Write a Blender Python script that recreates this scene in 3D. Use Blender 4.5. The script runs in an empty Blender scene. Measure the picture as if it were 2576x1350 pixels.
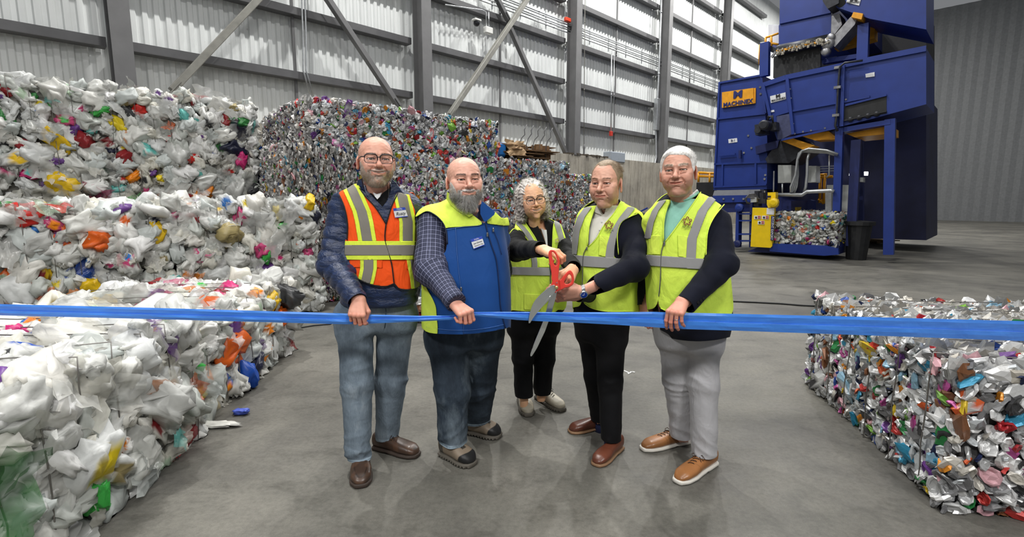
import bpy, math, random
import numpy as np
from mathutils import Vector, Matrix
R = math.radians
COL = bpy.context.scene.collection
# ---------------------------------------------------------------- camera numbers (2576x1350)
FP = 1247.0; CH = 1.51; TH = R(8.0)
def ray(px, py):
    a = (px-1288)/FP; b = -(py-675)/FP
    return np.array([a, math.cos(TH)+b*math.sin(TH), -math.sin(TH)+b*math.cos(TH)])
def K(px, py, Y):
    r = ray(px, py); k = Y/r[1]; return np.array([r[0]*k, Y, CH+r[2]*k])
def G(px, py, z=0.0):
    r = ray(px, py); k = (z-CH)/r[2]; return np.array([r[0]*k, r[1]*k, z])
def pix(P):
    P = np.asarray(P, float); z = P[..., 2]-CH
    d = P[..., 1]*math.cos(TH)-z*math.sin(TH); u = P[..., 1]*math.sin(TH)+z*math.cos(TH)
    return np.stack([1288+FP*P[..., 0]/d, 675-FP*u/d], -1)
def onplane(px, py, p0, n):
    r = ray(px, py); o = np.array([0, 0, CH]); n = np.asarray(n, float)
    k = np.dot(np.asarray(p0)-o, n)/np.dot(r, n); return o+r*k
# ---------------------------------------------------------------- objects
def link(o, parent=None):
    COL.objects.link(o)
    if parent is not None: o.parent = parent
    return o
def tag(o, label=None, cat=None, group=None, kind=None):
    if label: o['label'] = label
    if cat: o['category'] = cat
    if group: o['group'] = group
    if kind: o['kind'] = kind
    return o
def empty(name, loc=(0, 0, 0), rz=0, label=None, cat=None, group=None, parent=None):
    o = bpy.data.objects.new(name, None); link(o, parent); o.location = loc; o.rotation_euler = (0, 0, rz)
    o.empty_display_size = .1
    return tag(o, label, cat, group)
def mesh(name, V, Fc, m=None, parent=None, smooth=True, face_mats=None, cols=None, attrs=None, vattr=None):
    """V (n,3); Fc list of index tuples or (m,k) array. cols per-face rgb or per-vertex rgb. World coordinates unless parent given."""
    me = bpy.data.meshes.new(name)
    V = np.asarray(V, dtype=np.float32)
    if isinstance(Fc, np.ndarray):
        k = Fc.shape[1]; loops = Fc.reshape(-1).astype(np.int32); starts = (np.arange(len(Fc))*k).astype(np.int32); tot = np.full(len(Fc), k, np.int32)
    else:
        tot = np.array([len(f) for f in Fc], np.int32); loops = np.array([i for f in Fc for i in f], np.int32)
        starts = np.concatenate([[0], np.cumsum(tot)[:-1]]).astype(np.int32) if len(tot) else tot
    me.vertices.add(len(V)); me.vertices.foreach_set('co', V.reshape(-1))
    me.loops.add(len(loops)); me.loops.foreach_set('vertex_index', loops)
    me.polygons.add(len(tot)); me.polygons.foreach_set('loop_start', starts); me.polygons.foreach_set('loop_total', tot)
    me.polygons.foreach_set('use_smooth', np.full(len(tot), bool(smooth)))
    me.update(calc_edges=True)
    if cols is not None:
        cols = np.asarray(cols, np.float32)
        dom = 'FACE' if len(cols) == len(tot) and len(cols) != len(V) else 'POINT'
        a = me.attributes.new('Col', 'FLOAT_COLOR', dom)
        a.data.foreach_set('color', np.concatenate([cols[:, :3], np.ones((len(cols), 1), np.float32)], 1).reshape(-1))
    for nm, vals in (vattr or {}).items():
        vals = np.asarray(vals, np.float32)
        if vals.ndim == 1:
            a = me.attributes.new(nm, 'FLOAT', 'POINT'); a.data.foreach_set('value', vals)
        else:
            a = me.attributes.new(nm, 'FLOAT_VECTOR', 'POINT'); a.data.foreach_set('vector', vals.reshape(-1))
    for mm in (m if isinstance(m, (list, tuple)) else [m]):
        if mm is not None: me.materials.append(mm)
    if face_mats is not None: me.polygons.foreach_set('material_index', np.asarray(face_mats, np.int32))
    me.validate(); me.update()
    o = bpy.data.objects.new(name, me)
    return link(o, parent)
class MB:
    def __init__(s): s.V = []; s.F = []; s.n = 0
    def add(s, V, F):
        V = np.asarray(V, float); s.V.append(V); s.F += [tuple(int(i)+s.n for i in f) for f in F]; s.n += len(V); return s
    def box(s, c, d, rz=0, M=None, bev=0):
        x, y, z = np.array(d)/2.0
        b = min(bev, x*.9, y*.9, z*.9)
        if b <= 0:
            V = np.array([[i*x, j*y, k*z] for i in (-1, 1) for j in (-1, 1) for k in (-1, 1)])
            F = [(0, 1, 3, 2), (4, 6, 7, 5), (0, 4, 5, 1), (2, 3, 7, 6), (0, 2, 6, 4), (1, 5, 7, 3)]
        else:
            V = []; idx = {}
            for i in (-1, 1):
                for j in (-1, 1):
                    for k in (-1, 1):
                        for ax in range(3):
                            p = [i*(x-b), j*(y-b), k*(z-b)]; p[ax] = (i*x, j*y, k*z)[ax]
                            idx[(i, j, k, ax)] = len(V); V.append(p)
            V = np.array(V); F = []
            for ax in range(3):
                o = [a for a in range(3) if a != ax]
                for sg in (-1, 1):
                    q = []
                    for (a, c2) in ((-1, -1), (1, -1), (1, 1), (-1, 1)):
                        t = [0, 0, 0]; t[ax] = sg; t[o[0]] = a; t[o[1]] = c2; q.append(idx[(*t, ax)])
                    flip = (sg == 1) ^ (ax == 1)
                    F.append(tuple(q) if flip else tuple(q[::-1]))
            for ax in range(3):
                o = [a for a in range(3) if a != ax]
                for a in (-1, 1):
                    for c2 in (-1, 1):
                        t0 = [0, 0, 0]; t0[o[0]] = a; t0[o[1]] = c2; t0[ax] = -1; t1 = list(t0); t1[ax] = 1
                        F.append((idx[(*t0, o[0])], idx[(*t1, o[0])], idx[(*t1, o[1])], idx[(*t0, o[1])]))
            for i in (-1, 1):
                for j in (-1, 1):
                    for k in (-1, 1): F.append(tuple(idx[(i, j, k, ax)] for ax in range(3)))
        if rz: 
            cs, sn = math.cos(rz), math.sin(rz); V = V@np.array([[cs, sn, 0], [-sn, cs, 0], [0, 0, 1]])
        if M is not None: V = V@np.asarray(M).T
        return s.add(V+np.array(c), F)
    def tube(s, pts, r, n=8, caps=True, closed=False):
        pts = [np.array(p, float) for p in pts]; m = len(pts); rr = r if isinstance(r, (list, tuple, np.ndarray)) else [r]*m
        V = []; up = None
        for i, p in enumerate(pts):
            if closed: t = pts[(i+1) % m]-pts[i-1]
            else: t = pts[min(i+1, m-1)]-pts[max(i-1, 0)]
            t = t/(np.linalg.norm(t)+1e-12)
            if up is None:
                up = np.array([0, 0, 1.]) if abs(t[2]) < .9 else np.array([1., 0, 0])
            a = np.cross(t, up); a /= np.linalg.norm(a)+1e-12; b = np.cross(a, t); up = b
            for k in range(n):
                th = 2*math.pi*k/n; V.append(p+rr[i]*(math.cos(th)*a+math.sin(th)*b))
        F = []
        for i in range(m if closed else m-1):
            j = (i+1) % m
            for k in range(n):
                l = (k+1) % n; F.append((i*n+k, j*n+k, j*n+l, i*n+l))
        if caps and not closed: F += [tuple(range(n)), tuple(range((m-1)*n, m*n))[::-1]]
        return s.add(V, F)
    def cyl(s, a, b, r, n=16): return s.tube([a, b], r, n)
    def prism(s, poly, d):
        """poly: list of 3D points (planar); extruded by vector d"""
        P = np.array(poly, float); d = np.array(d, float); n = len(P)
        return s.add(np.concatenate([P, P+d]), [tuple(range(n)), tuple(range(n, 2*n))[::-1]]+[(i, i+n, (i+1) % n+n, (i+1) % n) for i in range(n)])
    def bar(s, a, b, w, h, up=(0, 0, 1), bev=0):
        a = np.array(a, float); b = np.array(b, float); t = b-a; L = np.linalg.norm(t); t /= L
        u = np.array(up, float); x = np.cross(t, u); x /= np.linalg.norm(x); u = np.cross(x, t)
        M = np.stack([t, x, u], 1)
        return s.box((a+b)/2, (L, w, h), M=M, bev=bev)
    def lathe(s, prof, c, axis=(0, 0, 1), n=20):
        ax = np.array(axis, float); ax /= np.linalg.norm(ax); t = np.array([1., 0, 0]) if abs(ax[0]) < .9 else np.array([0, 1., 0])
        a = np.cross(ax, t); a /= np.linalg.norm(a); b = np.cross(ax, a); V = []
        for (r, z) in prof:
            for k in range(n):
                th = 2*math.pi*k/n; V.append(np.array(c)+ax*z+r*(a*math.cos(th)+b*math.sin(th)))
        F = []
        for i in range(len(prof)-1):
            for k in range(n):
                l = (k+1) % n; F.append((i*n+k, i*n+l, (i+1)*n+l, (i+1)*n+k))
        F += [tuple(range(n))[::-1], tuple(range((len(prof)-1)*n, len(prof)*n))]
        return s.add(V, F)
    def build(s, name, m=None, parent=None, smooth=False, **kw):
        return mesh(name, np.concatenate(s.V), s.F, m, parent, smooth, **kw)
# ---------------------------------------------------------------- materials
def srgb(h):
    if isinstance(h, str):
        h = h.lstrip('#'); h = [int(h[i:i+2], 16)/255 for i in (0, 2, 4)]
    return tuple(((c+.055)/1.055)**2.4 if c > .04045 else c/12.92 for c in h)
class NT:
    def __init__(s, name):
        s.m = bpy.data.materials.new(name); s.m.use_nodes = True; s.t = s.m.node_tree; s.n = s.t.nodes; s.l = s.t.links
        s.b = s.n['Principled BSDF']
    def node(s, t, **kw):
        n = s.n.new(t)
        for k, v in kw.items():
            if k.startswith('i_'): n.inputs[k[2:].replace('_', ' ')].default_value = v
            else: setattr(n, k, v)
        return n
    def val(s, x, sock):
        if hasattr(x, 'is_output') or isinstance(x, bpy.types.NodeSocket): s.l.new(x, sock)
        else: sock.default_value = x if not (isinstance(x, tuple) and len(x) == 3 and sock.type == 'RGBA') else (*x, 1)
    def math(s, op, a, b=0.0, c=0.0, clamp=False):
        n = s.n.new('ShaderNodeMath'); n.operation = op; n.use_clamp = clamp
        s.val(a, n.inputs[0]); s.val(b, n.inputs[1]); s.val(c, n.inputs[2]); return n.outputs[0]
    def mix(s, f, a, b, mode='MIX'):
        n = s.n.new('ShaderNodeMix'); n.data_type = 'RGBA'; n.blend_type = mode; n.clamp_factor = True
        s.val(f, n.inputs[0]); s.val(a, n.inputs[6]); s.val(b, n.inputs[7]); return n.outputs[2]
    def attr(s, name, out='Color'): return s.node('ShaderNodeAttribute', attribute_name=name).outputs[out]
    def obj(s): return s.node('ShaderNodeTexCoord').outputs['Object']
    def mapping(s, v, scale=(1, 1, 1), rot=(0, 0, 0), loc=(0, 0, 0)):
        n = s.node('ShaderNodeMapping'); s.l.new(v, n.inputs[0]); n.inputs['Scale'].default_value = scale; n.inputs['Rotation'].default_value = rot; n.inputs['Location'].default_value = loc
        return n.outputs[0]
    def noise(s, v, scale=5, detail=3, rough=.5, out='Fac', dist=0):
        n = s.node('ShaderNodeTexNoise'); s.l.new(v, n.inputs['Vector']); n.inputs['Scale'].default_value = scale; n.inputs['Detail'].default_value = detail
        n.inputs['Roughness'].default_value = rough; n.inputs['Distortion'].default_value = dist; return n.outputs[out]
    def ramp(s, f, stops):
        n = s.node('ShaderNodeValToRGB'); s.l.new(f, n.inputs[0]); e = n.color_ramp.elements
        while len(e) < len(stops): e.new(.5)
        for i, (p, c) in enumerate(stops): e[i].position = p; e[i].color = (*c, 1) if len(c) == 3 else c
        return n.outputs[0]
    def sep(s, v): n = s.node('ShaderNodeSeparateXYZ'); s.l.new(v, n.inputs[0]); return n.outputs
    def comb(s, x, y, z): 
        n = s.node('ShaderNodeCombineXYZ')
        for i, a in enumerate((x, y, z)): s.val(a, n.inputs[i])
        return n.outputs[0]
    def bump(s, h, strength=.3, dist=.01):
        n = s.node('ShaderNodeBump'); s.l.new(h, n.inputs['Height']); n.inputs['Strength'].default_value = strength; n.inputs['Distance'].default_value = dist
        s.l.new(n.outputs[0], s.b.inputs['Normal']); return n
    def set(s, **kw):
        for k, v in kw.items(): s.val(v, s.b.inputs[k.replace('_', ' ')])
        return s
def plain(name, col, rough=.5, metal=0, var=.12, scale=8, bump=0, bscale=40, bdist=.002, spec=.5, **kw):
    t = NT(name); c = srgb(col) if isinstance(col, str) else col; o = t.obj()
    n = t.noise(o, scale, 4, .6)
    lo = tuple(max(0, x*(1-var)) for x in c); hi = tuple(min(1, x*(1+var)) for x in c)
    t.set(Base_Color=t.ramp(n, [(.3, lo), (.7, hi)]), Roughness=rough, Metallic=metal, **kw)
    t.b.inputs['Specular IOR Level'].default_value = spec
    if bump: t.bump(t.noise(o, bscale, 3), bump, bdist)
    return t.m
def attrmat(name, rough=.5, metal=0, bump=0, bscale=60, bdist=.002, var=.1, spec=.5, trans=0, **kw):
    t = NT(name); c = t.attr('Col'); o = t.obj()
    n = t.noise(o, 14, 3)
    c2 = t.mix(1.0, c, t.ramp(n, [(.3, (1-var,)*3), (.7, (1, 1, 1))]), 'MULTIPLY')
    t.set(Base_Color=c2, Roughness=rough, Metallic=metal, **kw)
    t.b.inputs['Specular IOR Level'].default_value = spec
    if bump: t.bump(t.noise(o, bscale, 3), bump, bdist)
    return t.m
# ================================================================ building frame: wall runs at 45 degrees, away to the right
C45 = math.sqrt(.5); D0 = 17.9
e1 = np.array([C45, C45, 0]); e2 = np.array([-C45, C45, 0]); ez = np.array([0, 0, 1.])
WP = np.array([0, D0, 0.])            # a point on the inner plane of the sheeting
def W(s, off, z):                     # s along the wall, off metres in front of the sheeting
    return WP+e1*s-e2*off+ez*z
def wall_hit(px, py, off):
    return onplane(px, py, W(0, off, 0), e2)
def wall_s(px, off=0.0, py=500):
    p = wall_hit(px, py, off); return float(np.dot(p-WP, e1))
# ---- floor
def floor_mat():
    t = NT('warehouse_concrete'); o = t.obj()
    big = t.noise(o, .55, 6, .62, dist=.4); mid = t.noise(t.mapping(o, (1, 1.3, 1), (0, 0, .5)), 2.6, 8, .72, dist=.5); fine = t.noise(o, 38, 5, .7); spk = t.noise(o, 190, 2, .5)
    c = t.ramp(big, [(.33, srgb('#5a5854')), (.5, srgb('#716f68')), (.66, srgb('#827f77'))])
    c = t.mix(1.0, c, t.ramp(mid, [(.32, (.62, .62, .61)), (.47, (.95, .95, .95)), (.7, (1.06, 1.06, 1.05))]), 'MULTIPLY')
    c = t.mix(1.0, c, t.ramp(fine, [(.3, (.78, .78, .78)), (.6, (1.05, 1.05, 1.05))]), 'MULTIPLY')
    c = t.mix(1.0, c, t.ramp(spk, [(.3, (.86, .86, .86)), (.68, (1.0, 1.0, 1.0)), (.76, (1.5, 1.48, 1.42))]), 'MULTIPLY')
    # broad tyre marks, worn in bands across the floor
    st = t.noise(t.mapping(o, (.35, 1.3, 1), (0, 0, -.35)), 1.5, 4, .6, dist=.6)
    c = t.mix(1.0, c, t.ramp(st, [(.36, (.86, .86, .86)), (.5, (1, 1, 1))]), 'MULTIPLY')
    t.set(Base_Color=c, Roughness=t.ramp(mid, [(.3, (.42,)*3), (.7, (.68,)*3)]))
    t.b.inputs['Specular IOR Level'].default_value = .35
    t.bump(t.noise(o, 60, 5, .7), .25, .004)
    return t.m
m = MB(); m.add([(-26, -3, 0), (44, -3, 0), (44, 62, 0), (-26, 62, 0)], [(0, 1, 2, 3)])
tag(m.build('floor', floor_mat()), kind='structure')
# ---- corrugated sheeting
def sheet_mat():
    t = NT('white_corrugated_steel'); o = t.obj()
    st = t.noise(t.mapping(o, (1.3, 1.3, .35)), 2.2, 5, .65); fl = t.noise(o, 9, 4, .7)
    c = t.ramp(st, [(.3, srgb('#d6d9d8')), (.5, srgb('#e2e5e4')), (.8, srgb('#e8ebea'))])
    c = t.mix(1.0, c, t.ramp(fl, [(.24, (.72, .7, .67)), (.33, (1, 1, 1))]), 'MULTIPLY')
    t.set(Base_Color=c, Roughness=.42); return t.m
s0, s1 = -22.0, 34.0; per = .2
prof = []; s = s0
while s < s1:
    prof += [(s, 0), (s+.035, 0), (s+.06, -.038), (s+.13, -.038), (s+.155, 0)]; s += per
pts = np.array(prof); V = []
for z in (3.05, 14.5):
    for a, b in pts: V.append(W(a, b, z))
n = len(pts); F = [(i, i+1, n+i+1, n+i) for i in range(n-1)]
w = mesh('wall_back', V, F, sheet_mat(), smooth=False); tag(w, kind='structure')
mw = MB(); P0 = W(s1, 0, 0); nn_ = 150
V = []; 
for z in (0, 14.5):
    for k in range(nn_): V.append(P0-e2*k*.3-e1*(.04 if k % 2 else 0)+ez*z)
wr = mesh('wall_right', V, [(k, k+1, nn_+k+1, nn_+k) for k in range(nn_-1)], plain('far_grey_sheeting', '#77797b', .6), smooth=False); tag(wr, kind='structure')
# darker joints where the sheets overlap
grey = plain('grey_painted_steel', '#6f6f70', .5, var=.1, scale=3, bump=.1)
greyd = plain('dark_grey_steel', '#59595b', .5, var=.12, scale=3)
greyl = plain('pale_worn_steel', '#87867f', .5, var=.2, scale=4, bump=.1)
galv = plain('galvanised_conduit', '#b9bcbe', .35, .75, var=.15, scale=9)
concrete_t = NT('cast_concrete'); o_ = concrete_t.obj()
cc = concrete_t.ramp(concrete_t.noise(o_, 1.3, 6, .65), [(.3, srgb('#8f8a80')), (.6, srgb('#aba598')), (.8, srgb('#b8b2a6'))])
cc = concrete_t.mix(1.0, cc, concrete_t.ramp(concrete_t.noise(concrete_t.mapping(o_, (2.2, 2.2, .28)), 2.4, 5, .7), [(.3, (.6, .59, .57)), (.52, (1, 1, 1))]), 'MULTIPLY')
cc = concrete_t.mix(1.0, cc, concrete_t.ramp(concrete_t.noise(o_, 45, 4, .7), [(.25, (.7, .7, .69)), (.45, (1, 1, 1))]), 'MULTIPLY')
concrete_t.set(Base_Color=cc, Roughness=.85); concrete_t.bump(concrete_t.noise(o_, 25, 5), .35, .01)
m = MB()
m.bar(W(s0, .15, 1.58), W(s1, .15, 1.58), 1.3, 3.16)
sx = s0
while sx < s1:               # board joints of the formwork stand a little proud
    m.bar(W(sx, .803, 0), W(sx, .803, 3.15), .012, .02, up=e2); sx += .62
tag(m.build('wall_concrete', concrete_t.m), kind='structure')
# ---- columns (I sections)
col_px = [1064, 1441, 1671, 1838, 1948]
S1 = wall_s(1073, .75, 150); S2 = wall_s(1453, .75, 200); bay = S2-S1
GIRT = [2.98+1.455*i for i in range(8)]
OFFC = .78
for i in range(-2, 4):
    sc = S1+bay*i
    z0 = 3.16 
    mb = MB()
    mb.bar(W(sc, OFFC, z0), W(sc, OFFC, 14.5), .32, .03, up=e2)         # front flange
    mb.bar(W(sc, OFFC-.42, z0), W(sc, OFFC-.42, 14.5), .32, .03, up=e2)  # rear flange
    mb.bar(W(sc, OFFC-.21, z0), W(sc, OFFC-.21, 14.5), .03, .40, up=e2)  # web
    mb.bar(W(sc-.2, OFFC-.21, z0+.015), W(sc+.2, OFFC-.21, z0+.015), .5, .03)
    o = mb.build('column', grey)
    names = {-2: 'beyond the stacks at the far end', -1: 'behind the stacked plastic bales', 0: 'standing behind the highest bales of cans', 1: 'at the end of the can bales beside the diagonal brace', 2: 'behind the white-haired man', 3: 'beside the blue machinery'}
    tag(o, 'grey steel wall column '+names[i], 'column', 'steel columns along the wall')
# ---- girts (C sections) bay by bay
for i in range(-3, 4):
    for j, z in enumerate(GIRT[1:] if True else GIRT):
        a = S1+bay*i+.17; b = S1+bay*(i+1)-.17
        mb = MB()
        mb.bar(W(a, .16, z+.08), W(b, .16, z+.08), .26, .012)             # top flange
        mb.bar(W(a, .285, z), W(b, .285, z), .012, .16)                  # web facing the hall
        mb.bar(W(a, .16, z-.08), W(b, .16, z-.08), .26, .012)
        mb.bar(W(a, .04, z+.055), W(b, .04, z+.055), .012, .05)
        o = mb.build('girt', greyd)
        if i == -3: w_ = 'to the far end'
        else: w_ = ['past the first column', 'over the plastic bales', 'over the can bales', 'beside the hanging conduit', 'over the white-haired man', 'beside the blue machine', ''][i+2]
        tag(o, 'grey horizontal wall girt %s, %s up' % (w_, ['lowest', 'second', 'third', 'fourth', 'fifth', 'sixth', 'topmost'][j]), 'girt', 'wall girts')
# ---- thin vertical sag rods
for i, sx_ in enumerate(np.arange(S1-bay*1.5, S1+bay*3.4, bay/2)):
    if abs((sx_-S1)/bay-round((sx_-S1)/bay)) < .1: continue
    mb = MB(); mb.bar(W(sx_, .14, 3.2), W(sx_, .14, 14.5), .06, .05, up=e2)
    tag(mb.build('sag_rod', grey), 'thin upright steel strap between the girts halfway along a wall bay', 'strap', 'sag straps of the wall')
# ---- diagonal braces
def brace(a, b, off, m_, label, ext=1.0):
    A = wall_hit(*a, off); B = wall_hit(*b, off); d = (A-B); A = A+d/np.linalg.norm(d)*ext
    mb = MB(); mb.bar(B, A, .14, .16, up=e2, bev=.012)
    for P, sg in ((B, 1),):
        t = d/np.linalg.norm(d)
        mb.bar(P-t*.1, P+t*.25, .02, .22, up=e2)
    return tag(mb.build('diagonal_brace', m_), label, 'brace', 'diagonal wall braces')
brace((648, 0), (432, 228), .52, greyl, 'grey steel diagonal brace leaning right above the white plastic bales')
brace((826, 0), (1003, 268), .52, grey, 'grey steel diagonal brace running down right to the top of the can bales')
brace((1325, 0), (1130, 290), .66, greyl, 'paler steel diagonal brace in front of its crossing mate')
brace((1252, 0), (1278, 50), .44, greyd, 'short upper piece of the dark crossing brace', 2.0)
brace((1284, 72), (1428, 396), .44, grey, 'dark steel diagonal brace running down to the concrete ledge', .01)
# ---- conduits
def pipe(pp, off, r, label, name='conduit', m_=galv, ext=True, cat='conduit'):
    P = [wall_hit(x, y, off) for x, y in pp]; mb = MB(); mb.tube(P, r, 8)
    for a, b in zip(P[:-1], P[1:]):
        L = np.linalg.norm(b-a); k = int(L/1.6)
        for j in range(1, k+1):
            q = a+(b-a)*j/(k+1); t = (b-a)/L; mb.tube([q-t*.03, q+t*.03], r*1.35, 8)
    return tag(mb.build(name, m_, smooth=True), label, cat)
pipe([(756, -120), (759, 0), (762, 95), (763, 178), (782, 245)], .36, .022, 'thin galvanised conduit beside its twin above the can bales, slightly further left')
pipe([(765, -120), (767, 0), (770, 95), (770, 178), (789, 245)], .36, .022, 'thin galvanised conduit beside its twin above the can bales, slightly further right')
for i in range(5):
    z = 7.62+.085*i
    a = W(S1-bay*.12-.2*i, .36+.03*(i % 2), z); b = W(S1+bay*3.1, .36+.03*(i % 2), z); mb = MB(); mb.tube([a, b], .022, 8)
    L = float(np.linalg.norm(b-a))
    for j in range(int(L/1.9)):
        q = a+(b-a)*(j+.5)/(L/1.9); mb.tube([q, q+e1*.07], .03, 8)
    tag(mb.build('conduit', galv, smooth=True), ['lowest pipe', 'second pipe up', 'middle pipe', 'fourth pipe up', 'topmost pipe'][i]+' in the bundle of galvanised conduits along the wall', 'conduit', 'bundle of wall conduits')
for s_ in np.arange(S1+.3, S1+bay*3, 1.3):
    mb = MB(); mb.bar(W(s_, .31, 7.5), W(s_, .31, 8.1), .04, .03, up=e2)
    tag(mb.build('conduit_bracket', galv), 'small upright strut carrying the conduit bundle on the wall', 'bracket', 'brackets of the conduit bundle')
pipe([(1472, -40), (1470, 150), (1469, 372)], .42, .012, 'very thin hanging rod beside the second column', 'hanging_rod', greyl, cat='rod')
mb = MB(); P = wall_hit(1469, 385, .42); mb.tube([P+ez*.35, P+ez*.2, P+ez*.1, P-ez*.15, P-ez*.2], [.02, .035, .03, .03, .045], 10)
tag(mb.build('turnbuckle', greyd, smooth=True), 'dark fitting at the foot of the hanging rod on the concrete ledge', 'fitting')
pipe([(1538, 138), (1537, 335)], .36, .025, 'galvanised conduit dropping from the bundle to the red call point')
pipe([(1545, 138), (1544, 335)], .36, .012, 'thin wire conduit running down next to the red call point pipe')
red = plain('red_enamel', '#c03a2e', .4)
mb = MB(); mb.box(wall_hit(1537, 336, .40), (.16, .1, .2), rz=R(45), bev=.015)
o = mb.build('call_point', red); tag(o, 'small red fire alarm call point on the wall girt', 'alarm')
pipe([(1665, -60), (1660, 120), (1654, 250), (1650, 330), (1651, 395), (1647, 412), (1637, 416), (1572, 406)], .44, .05, 'thick silver conduit coming down the wall and turning to the grey box')
mb = MB(); mb.box(wall_hit(1652, 288, .46), (.26, .2, 1.45), rz=R(45), bev=.02)
tag(mb.build('junction_box', galv), 'tall narrow galvanised box on the thick wall conduit', 'box')
mb = MB(); c_ = wall_hit(1545, 396, .62); mb.box(c_, (1.05, .4, .42), rz=R(45), bev=.02)
bx = mb.build('junction_box', plain('grey_blue_enamel', '#9aa2ab', .45, var=.05)); tag(bx, 'wide grey electrical box on the concrete ledge behind the navy jacket man', 'box')
mb = MB(); mb.box(c_-e2*.205+ez*.0, (1.0, .02, .36), rz=R(45), bev=.004); mb.build('lid', bx.data.materials[0], bx)
# camera dome and junction box with conduit loop
wh = plain('white_enamel', '#d9dad6', .4, var=.05)
P = wall_hit(1199, 58, .38); mb = MB(); mb.box(P+ez*.08, (.26, .2, .07), rz=R(45), bev=.02); cam_ = mb.build('security_camera', wh); tag(cam_, 'small white dome camera on the upper wall girt', 'camera')
mb = MB(); mb.lathe([(.09, .05), (.1, 0), (.09, -.05), (.05, -.09), (.005, -.1)], P, n=16); mb.build('dome', plain('black_glass', '#26282b', .1, var=0), cam_, smooth=True)
P = wall_hit(1228, 77, .38); mb = MB(); mb.box(P, (.3, .16, .2), rz=R(45), bev=.02)
tag(mb.build('junction_box', wh), 'white square box beside the dome camera', 'box')
pipe([(1120, 12), (1160, 18), (1212, 25), (1222, 30), (1224, 66)], .36, .022, 'galvanised conduit bending down to the white box beside the camera')
pipe([(1229, 30), (1230, 66)], .36, .02, 'short conduit stub above the white box')
mb = MB(); mb.box(wall_hit(1428, 50, .5), (.3, .12, .14), rz=R(45), bev=.02)
tag(mb.build('orange_strap', plain('orange_plastic', '#e0482a', .5)), 'orange strap wrapped on the girt beside the second column', 'strap')
# debris on the ledge
rng = np.random.default_rng(5); mb = MB()
dk = plain('dark_dirt', '#4b4338', .9, var=.4, scale=30)
for k in range(150):
    sx_ = rng.uniform(wall_s(1425, .7), wall_s(1520, .7)); d = rng.uniform(.02, .1)
    mb.box(W(sx_, rng.uniform(.62, .78), 3.16+d*.3), (d*2, d, d*.7), rz=rng.uniform(0, 3))
tag(mb.build('debris', dk), 'dark dirt and scraps lying on the concrete ledge', 'debris', kind='stuff')
# ================================================================ bales
def rot_rand(rng, n, tilt=1.0):
    """n random rotation matrices whose local z stays near +z (tilt 0..1)"""
    a = rng.uniform(0, 2*np.pi, n); b = rng.normal(0, tilt*.45, n); c = rng.normal(0, tilt*.45, n)
    def rz(t): z = np.zeros((n, 3, 3)); z[:, 0, 0] = np.cos(t); z[:, 0, 1] = -np.sin(t); z[:, 1, 0] = np.sin(t); z[:, 1, 1] = np.cos(t); z[:, 2, 2] = 1; return z
    def rx(t): z = np.zeros((n, 3, 3)); z[:, 1, 1] = np.cos(t); z[:, 1, 2] = -np.sin(t); z[:, 2, 1] = np.sin(t); z[:, 2, 2] = np.cos(t); z[:, 0, 0] = 1; return z
    def ry(t): z = np.zeros((n, 3, 3)); z[:, 0, 0] = np.cos(t); z[:, 0, 2] = np.sin(t); z[:, 2, 0] = -np.sin(t); z[:, 2, 2] = np.cos(t); z[:, 1, 1] = 1; return z
    return rx(b)@ry(c)@rz(a)
def sphere_grid(nu, nv):
    V = [(0, 0, 1.)]
    for j in range(1, nv):
        for i in range(nu):
            p = math.pi*j/nv; t = 2*math.pi*i/nu; V.append((math.sin(p)*math.cos(t), math.sin(p)*math.sin(t), math.cos(p)))
    V.append((0, 0, -1.)); F = []
    for i in range(nu):
        k = (i+1) % nu; F.append((0, 1+i, 1+k))
        for j in range(nv-2): a = 1+j*nu; F += [(a+i, a+nu+i, a+nu+k), (a+i, a+nu+k, a+k)]
        a = 1+(nv-2)*nu; F.append((a+i, len(V)-1, a+k))
    return np.array(V), np.array(F)
def crease(V, rng, amp, k=5, fr=3.0):
    d = np.zeros(len(V))
    for i in range(k):
        w = rng.normal(0, 1, 3); w *= fr*(1+.6*i)/np.linalg.norm(w); d += (np.abs(np.sin(V@w+rng.uniform(0, 6)))-.6)/(1+.5*i)
    return d*amp
def proto_jug(rng, nu=20, nv=12, flat=.42):
    V, F = sphere_grid(nu, nv); e = 2.0/rng.uniform(2.4, 4.5)
    V = np.sign(V)*np.abs(V)**e; V /= np.abs(V).max()
    Wp = V+.35*np.sin(V[:, [1, 2, 0]]*rng.uniform(2, 4)+rng.uniform(0, 6, 3))
    V = V*(1+crease(Wp, rng, .32, 6, rng.uniform(2.2, 4.0)))[:, None]
    V[:, :2] += .14*np.stack([np.sin(V[:, 1]*4+rng.uniform(0, 6)), np.sin(V[:, 0]*4+rng.uniform(0, 6))], 1)
    V[:, 2] += .15*np.sin(V[:, 0]*rng.uniform(2, 5)+rng.uniform(0, 6))
    return V*np.array([1, rng.uniform(.55, .9), flat*rng.uniform(.7, 1.3)]), F
def proto_film(rng, n=9):
    u, v = np.meshgrid(np.linspace(-1, 1, n), np.linspace(-1, 1, n)); V = np.stack([u.ravel(), v.ravel(), np.zeros(n*n)], 1)
    V[:, :2] *= (1+.10*rng.normal(0, 1, (n*n, 1))*(np.abs(V[:, :2]).max(1) > .9)[:, None])
    z = crease(V+.3*np.sin(V[:, [1, 0, 2]]*2.5), rng, .34, 4, 2.4); V[:, 2] = z+.5*np.abs(V[:, 0])**2*rng.uniform(-1, 1)
    F = []
    for j in range(n-1):
        for i in range(n-1): a = j*n+i; F += [(a, a+1, a+n+1), (a, a+n+1, a+n)]
    return V*np.array([1, .75, 1]), np.array(F)
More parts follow.
